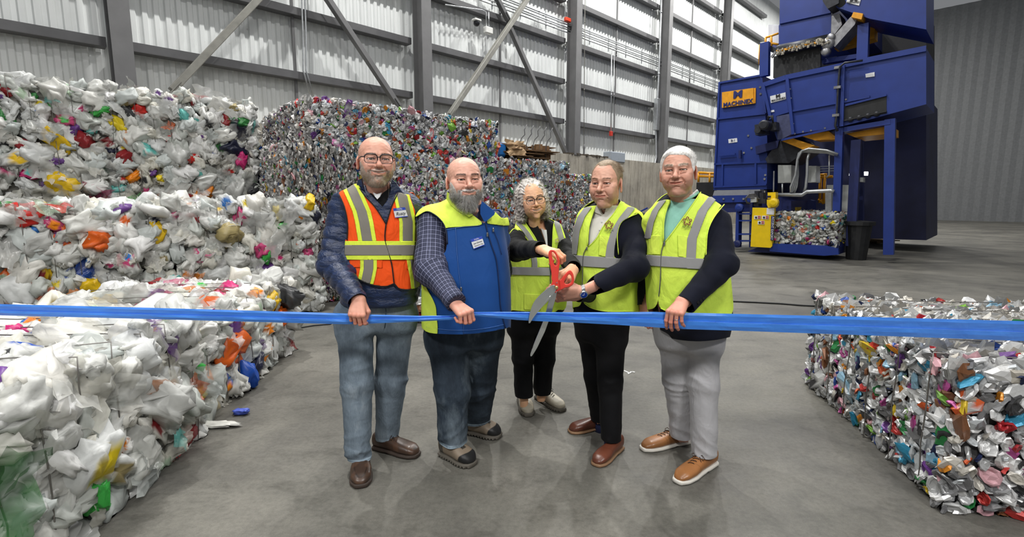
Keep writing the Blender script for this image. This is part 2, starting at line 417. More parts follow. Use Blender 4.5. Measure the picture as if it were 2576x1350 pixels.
def proto_can(rng, n=9):
    """crushed can: dented disc with a raised rim and a rough folded wall"""
    V = []; F = []
    prof = [(0, .10), (.55, .08), (.72, .2), (.92, .22), (1.05, 0), (.85, -.25), (0, -.25)]
    for r, z in prof:
        for k in range(n): t = 2*math.pi*k/n; V.append((r*math.cos(t), r*math.sin(t), z))
    for i in range(len(prof)-1):
        for k in range(n): l = (k+1) % n; F += [(i*n+k, (i+1)*n+l, i*n+l), (i*n+k, (i+1)*n+k, (i+1)*n+l)]
    V = np.array(V); V[:, :2] *= (1+rng.uniform(-.18, .18, (len(V), 1)))
    V = V+crease(V, rng, .16, 3, 3)[:, None]*np.array([.3, .3, 1])
    return V*np.array([1, rng.uniform(.6, 1), 1]), np.array(F)
def proto_shard(rng):
    """flattened can wall: a crumpled faceted plate"""
    V, F = sphere_grid(7, 5); V = V*(1+rng.uniform(-.3, .3, (len(V), 1)))
    V = V*(1+crease(V, rng, .3, 3, 3))[:, None]
    return V*np.array([1, rng.uniform(.5, .9), .3]), F
prng = np.random.default_rng(11)
JUGS = [proto_jug(prng) for _ in range(14)]; JUGS_LO = [proto_jug(prng, 9, 6) for _ in range(10)]
FILM = [proto_film(prng) for _ in range(8)]; CANS = [proto_can(prng) for _ in range(10)]; SHARD = [proto_shard(prng) for _ in range(10)]
def pal(lst): return np.array([srgb(c) for c in lst])
PL_W = pal(['#e6e6e2', '#dcdcd6', '#d2d3ce', '#e2e0d8', '#c9cac6', '#d8dad8', '#ccd2cf', '#dedcd0', '#eeeeec', '#c4c8c2'])
PL_C = pal(['#cf2a22', '#e0641c', '#e9c01a', '#f0d61e', '#2f7d3a', '#3fb04a', '#1d4fae', '#2f78c8', '#d3327a', '#c8487a', '#20233a', '#8c1f24', '#64b8b0', '#ef8a14', '#6a3f8a', '#3b3c3e', '#a99a6a', '#b2c8ae'])
CN_W = pal(['#dcdddd', '#cacbcc', '#e8e8e8', '#b7b8ba', '#f2f2f2', '#a4a5a7', '#ddd8ce', '#d0d5d8', '#7c7c7e', '#fafafa'])
CN_C = pal(['#b3232c', '#c93a35', '#2a4fa0', '#2a8a48', '#d98a22', '#e0c030', '#6a3b88', '#c45aa0', '#3a9ac0', '#1d2a55', '#d05a28', '#7ab040', '#8a5a3a', '#e2b0b8', '#8fb6cc', '#3a3a3c'])
CN_P = pal(['#bdbdbb', '#a8a8a6', '#d0d0cf', '#8e8e8c', '#c6c0b4', '#d8d4cc', '#9a968e', '#e8e8e6'])
def pieces(protos, pos, Rm, size, cols, rng, labels=.0, lab_pal=None):
    """assemble all copies into arrays"""
    Vs = []; Fs = []; Cs = []; n = 0; which = rng.integers(0, len(protos), len(pos))
    for k, (V, F) in enumerate(protos):
        ix = np.where(which == k)[0]
        if not len(ix): continue
        P = np.einsum('nij,vj->nvi', Rm[ix], V)*size[ix][:, None, None]+pos[ix][:, None, :]
        Vs.append(P.reshape(-1, 3)); off = (np.arange(len(ix))*len(V))[:, None, None]
        Fs.append((F[None]+off).reshape(-1, 3)+n); n += len(ix)*len(V)
        c = np.repeat(cols[ix][:, None, :], len(V), 1)
        if labels > 0:
            hit = rng.random(len(ix)) < labels; lc = lab_pal[rng.integers(0, len(lab_pal), len(ix))]
            band = (np.abs(V[:, 0]-.1) < .42) & (np.abs(V[:, 1]) < .5) & (V[:, 2] > 0)
            c = np.where((hit[:, None] & band[None])[..., None], lc[:, None, :], c)
        Cs.append(c.reshape(-1, 3))
    return np.concatenate(Vs), np.concatenate(Fs), np.concatenate(Cs)
plastic_m = attrmat('crushed_plastic', .38, var=.14, bump=.3, bscale=30, bdist=.006, spec=.45)
film_m = attrmat('clear_plastic_film', .22, var=.1, spec=.6); film_m.node_tree.nodes['Principled BSDF'].inputs['Alpha'].default_value = .5
can_m = attrmat('crushed_cans',   .36, .25, var=.22, bump=.3, bscale=70, bdist=.004, spec=.6)
def core_mat(name, cs):
    t = NT(name); o = t.obj(); v = t.node('ShaderNodeTexVoronoi'); t.l.new(o, v.inputs['Vector']); v.inputs['Scale'].default_value = 14
    g = t.sep(v.outputs['Color'])[0]
    t.set(Base_Color=t.ramp(g, [(i/(len(cs)-1), srgb(c)) for i, c in enumerate(cs)]), Roughness=.6)
    t.bump(v.outputs['Distance'], .8, .03); return t.m
core_pl = core_mat('packed_plastic', ['#3a3a38', '#77766f', '#a5a49c', '#5a5347', '#8c8c86'])
core_cn = core_mat('packed_cans', ['#2b2b2c', '#6a6a6a', '#3a3a3b', '#8a8a8a', '#4a4440'])
wire_m = plain('baling_wire', '#7d7a76', .4, .7, var=.2)
def bale(origin, yaw, dims, kind, seed, faces, label, group, dens=1.0, name=None, psize=1.0, wires=True, wire_axis='x', bulge=.02):
    """origin = front-left-bottom corner in world; local x along front, y into depth, z up.  faces: dict face->mode"""
    rng = np.random.default_rng(seed); L, D, Hh = dims; cs, sn = math.cos(yaw), math.sin(yaw)
    Ry = np.array([[cs, -sn, 0], [sn, cs, 0], [0, 0, 1.]])
    nm = name or {'pl': 'plastic_bale', 'cn': 'can_bale', 'cs': 'can_bale', 'pet': 'bottle_bale'}[kind]
    e = empty(nm, tuple(np.asarray(origin)+Ry@np.array([L/2, D/2, 0])), yaw, label, 'bale', group)
    c0 = np.array([L/2, D/2, 0])
    mb = MB(); ins = .035 if kind != 'pl' else .05
    mb.box((0, 0, Hh/2), (L-2*ins, D-2*ins, Hh-2*ins+.03), bev=.03)
    mb.build('packed_core', core_pl if kind in ('pl', 'pet') else core_cn, e)
    frames = {'front': ((0, 0, 0), (1, 0, 0), (0, 0, 1), L, Hh, (0, -1, 0)), 'back': ((0, D, 0), (1, 0, 0), (0, 0, 1), L, Hh, (0, 1, 0)),
              'left': ((0, 0, 0), (0, 1, 0), (0, 0, 1), D, Hh, (-1, 0, 0)), 'right': ((L, 0, 0), (0, 1, 0), (0, 0, 1), D, Hh, (1, 0, 0)),
              'top': ((0, 0, Hh), (1, 0, 0), (0, 1, 0), L, D, (0, 0, 1))}
    acc = {'a': [], 'b': []}
    for f, mode in faces.items():
        o, U, Vv, lu, lv, N = [np.array(x, float) if not isinstance(x, float) else x for x in frames[f]]
        fl = mode.split(':'); md = fl[0]; dn = dens*(float(fl[1]) if len(fl) > 1 else 1)
        base = {'jug': .1, 'pet': .05, 'can': .043, 'strata': .038, 'topcan': .04, 'shard': .05}[md]*psize
        step = base*{'jug': 1.12, 'pet': 1.2, 'can': 1.02, 'strata': .95, 'topcan': 1.1, 'shard': 1.1}[md]/math.sqrt(dn)
        if md == 'strata': su, sv = step*.42, step*1.5
        elif md == 'topcan': su, sv = step*2, step*.7
        else: su = sv = step
        nu = max(2, int(lu/su)); nv = max(2, int(lv/sv)); gu, gv = np.meshgrid((np.arange(nu)+.5)/nu*lu, (np.arange(nv)+.5)/nv*lv)
        n = gu.size; uu = gu.ravel()+rng.uniform(-.5, .5, n)*su; vv = gv.ravel()+rng.uniform(-.5, .5, n)*sv
        ed = np.minimum(np.minimum(uu, lu-uu), np.minimum(vv, lv-vv)); dep = -base*.10+rng.normal(0, base*.16, n)-.4*np.clip(base*1.1-ed, 0, 1)
        if f == 'top': dep -= {'jug': .055, 'pet': .02}.get(md, .03)
        # the face as a whole swells and sags a little
        dep += bulge*np.sin(uu*3+seed)*np.sin(vv*4+seed*2)
        pos = o+uu[:, None]*U+vv[:, None]*Vv+dep[:, None]*N
        Fm = np.stack([U, Vv, N], 1)
        if md in ('jug', 'pet', 'can', 'shard'):
            Rm = Fm[None]@rot_rand(rng, n, {'jug': .9, 'pet': 1.2, 'can': .95, 'shard': 1.4}[md])
        elif md == 'strata':   # plates seen edge on, standing upright: local z -> along U
            B = np.stack([Vv, N, U], 1); Rm = B[None]@rot_rand(rng, n, .45)
        else:
            B = np.stack([U, N, Vv], 1); Rm = B[None]@np.array([[1, 0, 0], [0, 1, 0], [0, 0, 1.]])[None]@rot_rand(rng, n, .25)
        sz = base*rng.uniform(.7, 1.35, n)
        if md == 'jug': sz = base*np.exp(rng.normal(0, .33, n)); sz = np.clip(sz, base*.5, base*1.75)
        if md in ('jug', 'pet'):
            W_, C_ = PL_W, PL_C; pc = .13 if md == 'jug' else .2
            col = W_[rng.integers(0, len(W_), n)].copy(); h = rng.random(n) < pc; col[h] = C_[rng.integers(0, len(C_), h.sum())]
            if md == 'pet': col *= rng.uniform(.6, 1, (n, 1))
            col *= rng.uniform(.88, 1.0, (n, 1)); lab = .2; lp = np.concatenate([PL_C, PL_C*.7, PL_W[:3]*.8]); protos = JUGS if (base > .07 and dn > .8) else JUGS_LO
            flm = rng.random(n) < .24
            A = pieces(protos, pos[~flm], Rm[~flm], sz[~flm], col[~flm], rng, lab, lp); acc['a'].append(A)
            if flm.any():
                B_ = pieces(FILM, pos[flm]+N*base*.45, Rm[flm], sz[flm]*1.1, np.clip(col[flm]*1.05, 0, 1), rng); acc['b'].append(B_)
        else:
            W_ = CN_P if md == 'topcan' else CN_W; pc = {'can': .24, 'strata': .16, 'topcan': .1, 'shard': .25}[md]
            col = W_[rng.integers(0, len(W_), n)].copy(); h = rng.random(n) < pc; col[h] = CN_C[rng.integers(0, len(CN_C), h.sum())]
            if md == 'strata': col = col*rng.uniform(.35, 1.0, (n, 1))*np.array([1, .97, .93])
            else: col *= rng.uniform(.75, 1.0, (n, 1))
            sel = rng.random(n) < (.72 if md == 'can' else 0)
            if md == 'can':
                acc['a'].append(pieces(CANS, pos[sel], Rm[sel], sz[sel]*1.0, col[sel], rng)); acc['a'].append(pieces(SHARD, pos[~sel], Rm[~sel], sz[~sel]*1.1, col[~sel], rng))
                nb = max(1, int(n*.02)); ib = rng.integers(0, n, nb); colb = CN_C[rng.integers(0, len(CN_C), nb)]
                acc['a'].append(pieces(SHARD, pos[ib]+N*base*.2, Rm[ib], sz[ib]*1.9, colb, rng, .5, CN_W))
            elif md == 'shard': acc['a'].append(pieces(SHARD, pos, Rm, sz*1.25, col, rng)); 
            else: acc['a'].append(pieces(SHARD, pos, Rm, sz*1.35, col, rng))
    for key, mt, pn in (('a', plastic_m if kind in ('pl', 'pet') else can_m, {'pl': 'crushed_container', 'pet': 'crushed_bottle'}.get(kind, 'crushed_can')), ('b', film_m, 'plastic_film')):
        if not acc[key]: continue
        Vs = []; Fs = []; Cs = []; n0 = 0
        for V, F, C in acc[key]: Vs.append(V); Fs.append(F+n0); Cs.append(C); n0 += len(V)
        V = np.concatenate(Vs)-c0
        if np.linalg.norm(origin[:2]) < 30: V[:, 2] = np.maximum(V[:, 2], .004-(origin[2] if origin[2] < .01 else -0)) if origin[2] < .01 else V[:, 2]
        o = mesh(pn, V, np.concatenate(Fs), mt, e, smooth=(kind in ('pl', 'pet') or key == 'b'), cols=np.concatenate(Cs)); o['kind'] = 'stuff'
    if wires:
        ns = 8 if kind in ('pl',) else 6
        for k in range(ns):
            t = (k+.6)/(ns+.2); mb = MB(); pts = []
            if wire_axis == 'x':
                x = (t-.5)*L; yy, zz = D/2+.035, Hh
                loop = [(x, -yy, .02), (x, -yy, zz), (x, yy, zz+.02), (x, yy, .02)]
            else:
                y = (t-.5)*D; xx, zz = L/2+.035, Hh
                loop = [(-xx, y, .02), (-xx, y, zz), (xx, y, zz+.02), (xx, y, .02)]
            P = []
            for i in range(4):
                a = np.array(loop[i]); b = np.array(loop[(i+1) % 4])
                for j in range(6): P.append(a+(b-a)*j/6+rng.normal(0, .004, 3))
            mb.tube(P, .0035, 5, closed=True); mb.build('baling_wire', wire_m, e, smooth=True)
    return e
YB = math.atan2(1, 1.245); su_ = np.array([math.cos(YB), math.sin(YB), 0]); tu_ = np.array([-math.sin(YB), math.cos(YB), 0])
CB = np.array([-2.82, 7.08, 0])
def SB(s, t, z): return CB+su_*s+tu_*t+ez*z
# ---- can stack
gc = 'bales of crushed cans in the tall stack'
bale(SB(0, 0, 2.27), YB, (1.62, 2.5, .63), 'cn', 1, {'front': 'can', 'left': 'strata', 'top': 'topcan:.5'}, 'topmost corner bale of crushed drink cans, highest in the stack beside the plastic bales', gc)
bale(SB(1.64, .02, 2.25), YB, (1.66, 1.7, .62), 'cn', 2, {'front': 'can', 'right': 'can:.7', 'top': 'topcan:.5'}, 'topmost bale of crushed cans at the right end of the highest layer', gc)
for i, (z, h) in enumerate(((0, .73), (.73, .75), (1.48, .77))):
    s0_ = [-.1, -.1, -.33][i]; lay = ['bottom layer', 'second layer', 'third layer'][i]
    bale(SB(s0_, .0-.02*i, z), YB, (1.26-s0_, 2.5 if i == 2 else 1.2, h-.012), 'cn', 10+i, {'front': 'strata', 'left': 'strata'} if i == 2 else {'front': 'strata'}, 'can bale showing flattened edges, %s, left end of stack behind orange vest' % lay, gc)
    n_r = 3 
    for k in range(n_r):
        L_ = [1.3, 1.3, 1.28][k]; ss = 1.28+k*1.3
        if i == 2 and k == 2: L_ = 1.22
        bale(SB(ss, .02*((k+i) % 2), z), YB, (L_-.01, 1.2, h-.012), 'cn', 20+i*5+k, {'front': 'can', **({'right': 'can:.6'} if k == 2 else {}), **({'top': 'topcan:.5'} if i == 2 and k == 2 else {})}, 'can bale showing round can ends, %s, %s' % (lay, ['next to the edge-on bale', 'in the middle of the stack', 'at the right end of the stack'][k]), gc)
# farther stack
for i in range(3):
    z = i*.75
    P0 = K(1488, 500, 15.6); P0 = np.array([P0[0], P0[1], 0])-su_*3.0
    bale(P0+ez*z, YB, (3.0, 1.3, .74), 'cn', 60+i, {'front': 'can:.8', **({'top': 'topcan:.4'} if i == 2 else {})}, 'can bale in the farther stack behind the grey-haired woman, '+['bottom layer', 'middle layer', 'top layer'][i], 'bales of the farther stack', wires=False)
# ---- plastic stacks
gp = 'bales of crushed plastic containers in the left stacks'
OF = SB(-.126, -.5, 0)
for i, (z, h) in enumerate(((0, .71), (.71, .78))):
    for k in range(2):
        L_ = 1.66
        bale(OF-su_*(L_*(k+1))+ez*z, YB, (L_-.02, 1.2, h-.02), 'pl', 30+i*4+k, {'front': 'jug', **({'right': 'jug'} if k == 0 else {}), 'top': 'jug:.8' if i == 1 else 'jug:.4'}, 'plastic bale in front stack, %s, %s' % (['on the floor', 'upper layer'][i], ['beside the orange vest man', 'farther left behind the nearest bale'][k]), gp)
OR = SB(-.385, 1.33, 0)
for i, (z, h) in enumerate(((0, .74), (.74, .75), (1.49, .76), (2.25, .78))):
    for k in range(2):
        L_ = 1.6
        bale(OR-su_*(L_*(k+1))+ez*z, YB, (L_-.02, 1.25, h-(.06 if i == 3 else .02)), 'pl', 40+i*4+k, {'front': 'jug' if i > 1 else 'jug:.4', **({'right': 'jug'} if k == 0 and i > 1 else {}), **({'top': 'jug:.8'} if i == 3 else {})}, 'crushed plastic bale in the rear stack, %s, %s' % (['on the floor', 'second layer', 'third layer', 'topmost layer'][i], ['end next to the cans', 'towards the wall end'][k]), gp)
# ---- nearest plastic bales
YA = R(-88)
bale((-3.35, 1.35, 0), 0.03, (1.42, 1.62, .80), 'pl', 71, {'right': 'jug', 'top': 'jug', 'back': 'jug:.6'}, 'nearest crushed plastic bale at the lower edge of the picture', gp, psize=1.02, wire_axis='y')
bale((-3.62, 3.08, 0), .06, (1.5, 1.72, .72), 'pl', 72, {'right': 'jug', 'top': 'jug', 'front': 'jug:.6', 'back': 'jug:.5'}, 'crushed plastic bale on the floor beside the jeans of the orange vest man', gp, psize=1.02, wire_axis='y')
# ---- right can bale
a_ = G(2187, 1110); b_ = G(2030, 962); yr = math.atan2((b_-a_)[1], (b_-a_)[0])-math.pi/2
d_ = (b_-a_)/np.linalg.norm(b_-a_)
bale(b_-d_*1.75, yr, (1.5, 1.75, .74), 'cn', 81, {'left': 'can:1', 'front': 'can:.8', 'top': 'topcan', 'back': 'can:.5'}, 'low bale of crushed cans on the floor at the right edge of the picture', None, psize=.95, wire_axis='y')
# small can bale glimpsed between two men
bale((-1.72, 5.75, 0), .3, (1.3, 1.0, .66), 'cn', 83, {'front': 'shard', 'right': 'shard', 'top': 'topcan'}, 'loose can bale seen between the orange vest man and the bearded man', None, psize=1.1)
# ---- cardboard bale on the can stack
card_m = plain('corrugated_cardboard', '#7d6145', .85, var=.35, scale=9)
e = empty('cardboard_bale', tuple(SB(4.1, .55, 2.25)), YB, 'small brown cardboard bale with sprung wires on top of the can stack', 'bale')
rng = np.random.default_rng(4); mb = MB()
for k in range(26):
    mb.box((rng.uniform(-.65, .65), rng.uniform(-.3, .1), .02+k*.011), (rng.uniform(.4, .8), rng.uniform(.35, .6), .014), rz=rng.normal(0, .14))
    mb.box((rng.uniform(-.6, .6), rng.uniform(-.36, -.25), .03+rng.uniform(0, .25)), (rng.uniform(.1, .35), .02, rng.uniform(.04, .12)), rz=rng.normal(0, .3))
mb.build('cardboard_layer', card_m, e)['kind'] = 'stuff'
for k in range(5):
    x = -.15+.17*k; pts = [(x, -.36, 0), (x, -.37, .3), (x+.03, -.38, .4), (x+.1, -.4, .47+.03*(k % 2)), (x+.09, -.4, .56), (x+.15, -.4, .66)]
    mb = MB(); mb.tube(pts, .009, 5); mb.build('baling_wire', greyd, e, smooth=True)
mb = MB(); mb.box((-.62, -.38, .16), (.24, .12, .26), rz=.2, bev=.04); mb.build('blue_container', plain('blue_plastic', '#2f7fd0', .4), e)
mb = MB(); V, F = proto_film(rng); mb.add(V*np.array([.22, .2, .1])@np.array([[1, 0, 0], [0, .3, -.95], [0, .95, .3]]).T+np.array([-.3, -.45, .2]), F); mb.build('torn_sheet', plain('pale_cardboard', '#b49672', .8), e)
# paper tag between layers, crushed jug near the top corner
def ground_bit(name, px, py, z, size, col, label, cat, seed, film=False):
    rg = np.random.default_rng(seed); V, F = proto_jug(rg)
    V = V*np.array(size); V[:, 2] += -V[:, 2].min()+.002; g = G(px, py, z)
    return tag(mesh(name, V+np.array([g[0], g[1], z]), F, plain(name+'_mat', col, .4), smooth=True), label, cat)
ground_bit('plastic_wrapper', 608, 1042, 0, (.05, .035, .03), '#4a5fc0', 'small blue and clear plastic wrapper lying on the floor by the nearest bales', 'wrapper', 1)
ground_bit('crushed_tray', 545, 1072, 0, (.13, .05, .03), '#d9d8d2', 'crushed white plastic tray on the floor at the foot of the nearest bale', 'tray', 2, True)
mb = MB()
for a, b in (((1570, 932), (1583, 938)), ((1580, 940), (1590, 934)), ((1588, 934), (1597, 936))):
    mb.bar(G(*a, .004), G(*b, .004), .012, .006)
tag(mb.build('paper_scrap', plain('white_paper', '#eeeeee', .7, var=0)), 'small torn white scrap lying alone on the concrete floor', 'scrap')
t_ = SB(0.95, -.06, 2.27); e = mesh('paper_tag', [SB(.86, -.14, 2.24), SB(1.10, -.14, 2.18), SB(1.18, -.10, 2.36), SB(.93, -.10, 2.44), ], [(0, 1, 2, 3)], None, smooth=False)
t = NT('printed_paper'); o_ = t.obj(); zz = t.sep(t.mapping(o_, (1, 1, 1)))[2]
ln = t.math('GREATER_THAN', t.math('SINE', t.math('MULTIPLY', zz, 260.)), .55)
t.set(Base_Color=t.mix(ln, srgb('#ececf0'), srgb('#8a8ca0')), Roughness=.6); e.data.materials.append(t.m)
sol = e.modifiers.new('thickness', 'SOLIDIFY'); sol.thickness = .002
tag(e, 'white printed paper sheet stuck on the highest can bales above the orange vest man', 'paper')
# ================================================================ blue sorting and baling machinery (faces the hall along -e1)
blue = plain('blue_machine_enamel', '#1d3684', .42, var=.12, scale=2.5, bump=.06, bscale=30)
blued = plain('dark_blue_enamel', '#16225a', .5, var=.2, scale=4)
yel = plain('yellow_enamel', '#f0cc14', .4, var=.06)
ora = plain('orange_yellow_enamel', '#eda41c', .45, var=.12)
blk = plain('black_rubber', '#1d1e20', .6, var=.35, scale=6, bump=.2)
dkm = plain('dark_machine_steel', '#2f3138', .5, .3, var=.4, scale=12)
stl = plain('worn_bright_steel', '#8f8f92', .4, .6, var=.35, scale=7, bump=.1)
gbx = plain('grey_control_box', '#a9acaa', .45, var=.08)
SM = 15.0
def Mp(px, py, off=0.0): return onplane(px, py, e1*(SM-off), e1)
def slab(mb, poly, off, depth):
    return mb.prism([Mp(x, y, off) for x, y in poly], e1*depth)
def slabo(name, poly, off, depth, m_, parent=None):
    mb = MB(); slab(mb, poly, off, depth); return mb.build(name, m_, parent)
def rib(name, a, b, off, w, parent, m_=blue, t=.05):
    mb = MB(); mb.bar(Mp(*a, off+t/2), Mp(*b, off+t/2), t, w, up=ez if abs(a[0]-b[0]) > abs(a[1]-b[1]) else -e2); return mb.build(name, m_, parent)
def text(s, px, py, h, off, col_m, parent, rz=0.0, name='lettering', bold=0.0, sx=1.0):
    cu = bpy.data.curves.new(name, 'FONT'); cu.body = s; cu.size = h; cu.extrude = .004; cu.align_x = 'CENTER'; cu.align_y = 'CENTER'; cu.offset = bold; cu.resolution_u = 3
    cu.materials.append(col_m); o = bpy.data.objects.new(name, cu); link(o)
    X = -e2; Y = ez; Z = -e1; ca, sa = math.cos(rz), math.sin(rz); X2 = X*ca+Y*sa; Y2 = -X*sa+Y*ca
    M = Matrix([[X2[i]*sx, Y2[i], Z[i], Mp(px, py, off)[i]] for i in range(3)]+[[0, 0, 0, 1]])
    o.matrix_world = M
    if parent is not None:
        o.parent = parent; o.matrix_parent_inverse = Matrix.Identity(4)
    return o
def thing(name, label, cat, px, py, off=0): return empty(name, (0, 0, 0), 0, label, cat)
navy_t = plain('navy_lettering', '#1f2a6a', .5, var=0); wht = plain('white_plate', '#e4e6e8', .5, var=.03)
# --- baler tower
tw = slabo('baler_tower', [(1808, 209), (1918, 189), (1930, 350), (1929, 476), (1795, 478)], 0, 2.4, blue)
tag(tw, 'tall blue steel chute tower carrying the yellow maker sign', 'machine')
for a, b in (((1808, 209), (1918, 189)), ((1803, 299), (1926, 285)), ((1797, 413), (1930, 407)), ((1796, 470), (1928, 464))): rib('seam_flange', a, b, 0, .05, tw)
for a, b in (((1810, 211), (1797, 470)), ((1915, 190), (1926, 285)), ((1818, 414), (1817, 470)), ((1901, 410), (1901, 466))): rib('stiffener', a, b, 0, .05, tw)
rib('handrail', (1809, 391), (1850, 387), .05, .04, tw); rib('latch', (1862, 378), (1862, 398), .06, .06, tw, blued, .08)
for i, (x, y) in enumerate(((1890, 372), (1882, 341), (1926, 381), (1871, 384), (1925, 440), (1923, 450), (1830, 205), (1870, 198), (1900, 193), (1912, 219), (1913, 236))):
    mb = MB(); mb.cyl(Mp(x, y, 0), Mp(x, y, .03), .03, 8); mb.build('bolt', stl, tw)
pl = slabo('number_plate', [(1832, 350), (1854, 347), (1855, 357), (1833, 360)], .012, .012, wht, tw); text('B-1', 1844, 353.5, .09, .02, navy_t, tw)
sg = slabo('maker_sign', [(1816, 232), (1895, 221), (1896, 260), (1816, 271)], .07, .06, ora, tw)
slabo('sign_bracket', [(1895, 222), (1901, 221), (1900, 259), (1895, 261)], .04, .04, ora, tw)
text('M', 1856, 238, .27, .085, navy_t, tw, .0, bold=.012, sx=1.25); text('MACHINEX', 1855.5, 259, .16, .085, navy_t, tw, .02, bold=.005)
# --- apron and baler body
bb = slabo('baler', [(1795, 490), (1912, 487), (1990, 505), (1990, 530), (1790, 535)], .25, 2.4, blued); tag(bb, 'low blue baler body under the chute tower', 'machine')
slabo('grey_apron', [(1797, 479), (1912, 476), (1913, 490), (1793, 492)], .3, .3, plain('apron_grey', '#8c8f98', .45), bb)
slabo('upper_beam', [(1793, 492), (1913, 490), (1913, 507), (1792, 510)], .32, .3, blue, bb)
for x in (1820, 1844, 1870): mb = MB(); mb.cyl(Mp(x, 500, .32), Mp(x, 500, .36), .03, 8); mb.build('bolt', stl, bb)
for i, y in enumerate((536, 553, 587, 604)):
    slabo('frame_rung', [(1857, y), (1890, y), (1890, y+3.5), (1857, y+3.5)], .45, .15, blue, bb)
slabo('frame_upright', [(1852, 512), (1859, 512), (1857, 622), (1849, 622)], .45, .25, blue, bb)
slabo('frame_upright', [(1886, 505), (1893, 505), (1890, 622), (1884, 622)], .4, .25, blued, bb)
mb = MB(); mb.lathe([(.11, 0), (.11, .1), (.05, .12)], Mp(1862, 522, .45), -e1, 20); mb.build('pivot_wheel', blue, bb)
mb = MB(); mb.lathe([(.10, 0), (.10, .1), (.05, .12)], Mp(1857, 612, .45), -e1, 20); mb.build('pivot_wheel', blued, bb)
slabo('base_deck', [(1880, 632), (1936, 610), (2060, 606), (2106, 610), (2110, 622), (2108, 640), (2070, 644), (1990, 640)], .75, 1.3, blued, bb)
slabo('deck_flange', [(1936, 612), (2080, 618), (2108, 626), (2110, 640), (2075, 643), (1936, 632)], .9, .12, blue, bb)
# --- yellow door
yd = slabo('baler_door', [(1893, 522), (1948, 523), (1942, 619), (1938, 623), (1888, 620)], .95, .12, yel); tag(yd, 'bright yellow steel door on the baler beside the bottle bale', 'door')
slabo('lower_door_lip', [(1940, 543), (1947, 543), (1945, 604), (1938, 604)], 1.0, .05, navy_t, yd)
text('ACCENT EXPORT', 1943.0, 574, .075, 1.015, wht, yd, -math.pi/2)
for (x, y) in ((1897, 542), (1917, 542), (1906, 555)):
    p_ = slabo('warning_label', [(x, y), (x+17, y), (x+17, y+9), (x, y+9)], .965, .01, wht, yd)
    slabo('warning_print', [(x+9, y+1), (x+16, y+1), (x+16, y+3.2), (x+9, y+3.2)], .975, .006, red, yd); slabo('warning_print', [(x+9, y+5), (x+16, y+5), (x+16, y+7.2), (x+9, y+7.2)], .975, .006, red, yd)
    slabo('warning_symbol', [(x+2, y+5), (x+4, y+2), (x+7, y+3), (x+7, y+7), (x+4, y+7.5)], .975, .006, blk, yd)
slabo('paper_notice', [(1929, 523), (1948, 523), (1947, 540), (1928, 539)], .965, .01, wht, yd)
slabo('latch', [(1929, 502), (1953, 500), (1953, 516), (1948, 522), (1932, 522), (1929, 514)], 1.0, .2, yel, yd)
slabo('latch', [(1931, 484), (1951, 483), (1951, 499), (1931, 500)], .9, .2, yel, yd)
slabo('latch_slot', [(1931, 492), (1939, 492), (1939, 497), (1931, 497)], .91, .02, blk, yd)
mb = MB(); mb.lathe([(.11, 0), (.11, .12), (.06, .14)], Mp(1949, 509, .95), -e1, 24); mb.build('cable_wheel', yel, yd)
yp = slabo('yellow_guard_sheet', [(1950, 521), (2005, 521), (2003, 536), (1950, 540)], -.1, .4, plain('dull_yellow_enamel', '#b99a1e', .5)); tag(yp, 'dull yellow steel sheet standing behind the bottle bale', 'guard')
# hydraulics
hy = thing('hydraulic_valves', 'cluster of hydraulic valves and hoses beside the yellow latch', 'valve', 1905, 500)
for i, (x0, y0, x1, y1) in enumerate(((1898, 480, 1908, 505), (1910, 484, 1920, 500), (1908, 500, 1926, 512), (1896, 508, 1908, 519))): slabo('valve_block', [(x0, y0), (x1, y0), (x1, y1), (x0, y1)], .8, .25, dkm, hy)
slabo('valve_cover', [(1888, 497), (1903, 496), (1903, 508), (1888, 509)], .9, .25, gbx, hy)
for i in range(5):
    mb = MB(); mb.tube([Mp(1900+i*3, 488+i*3, .85), Mp(1885-i*2, 488+i*2, .95), Mp(1874+i, 500+i*2, .9), Mp(1880+i*2, 512, .85)], .018, 6); mb.build('hose', greyd, hy, smooth=True)
mb = MB(); mb.tube([Mp(1947, 430, .5), Mp(1946, 482, .5)], .018, 6); mb.build('rod', stl, hy)
# --- bottle bale on the deck
pb = Mp(1948, 612, .8); zb = Mp(1948, 613, .8)[2]
mwid = float(np.linalg.norm(Mp(2102, 545, .8)-Mp(1948, 545, .8)))
bale(np.array([pb[0], pb[1], max(.12, zb)]), math.atan2(-e2[1], -e2[0]), (mwid, 1.2, Mp(1948, 534, .8)[2]-zb), 'pet', 91, {'front': 'pet', 'left': 'pet', 'right': 'pet', 'top': 'pet'}, 'bale of clear and white crushed bottles coming out of the baler', None, psize=1.15)
# --- inclined conveyor
cv = slabo('inclined_conveyor', [(1919, 214), (1975, 192), (2113, 163), (2188, 148), (2330, 120), (2330, 262), (2188, 300), (2112, 319), (1993, 338), (1966, 352), (1955, 352), (1937, 300)], .55, 1.6, blue)
tag(cv, 'large blue inclined conveyor housing across the machinery', 'conveyor')
for a, b in (((1919, 214), (1976, 195)), ((1976, 195), (2188, 150)), ((2188, 150), (2330, 122))): rib('top_rail', a, b, .55, .12, cv)
for a, b in (((1994, 279), (2104, 259)), ((2120, 257), (2188, 243)), ((1952, 290), (1985, 280)), ((1966, 352), (2110, 320))): rib('seam_flange', a, b, .55, .05, cv)
for a, b in (((1921, 216), (1940, 300)), ((1981, 198), (1996, 338)), ((2113, 167), (2104, 318)), ((2122, 164), (2118, 318))): rib('stiffener', a, b, .55, .07, cv, blue, .09)
slabo('worn_plate', [(1954, 292), (1988, 286), (1994, 336), (1966, 350), (1956, 351)], .6, .05, plain('scuffed_blue_steel', '#4a4f70', .45, .3, var=.3), cv)
sp = slabo('maker_plate', [(1937, 242), (1976, 232), (1977, 249), (1939, 259)], .57, .02, wht, cv)
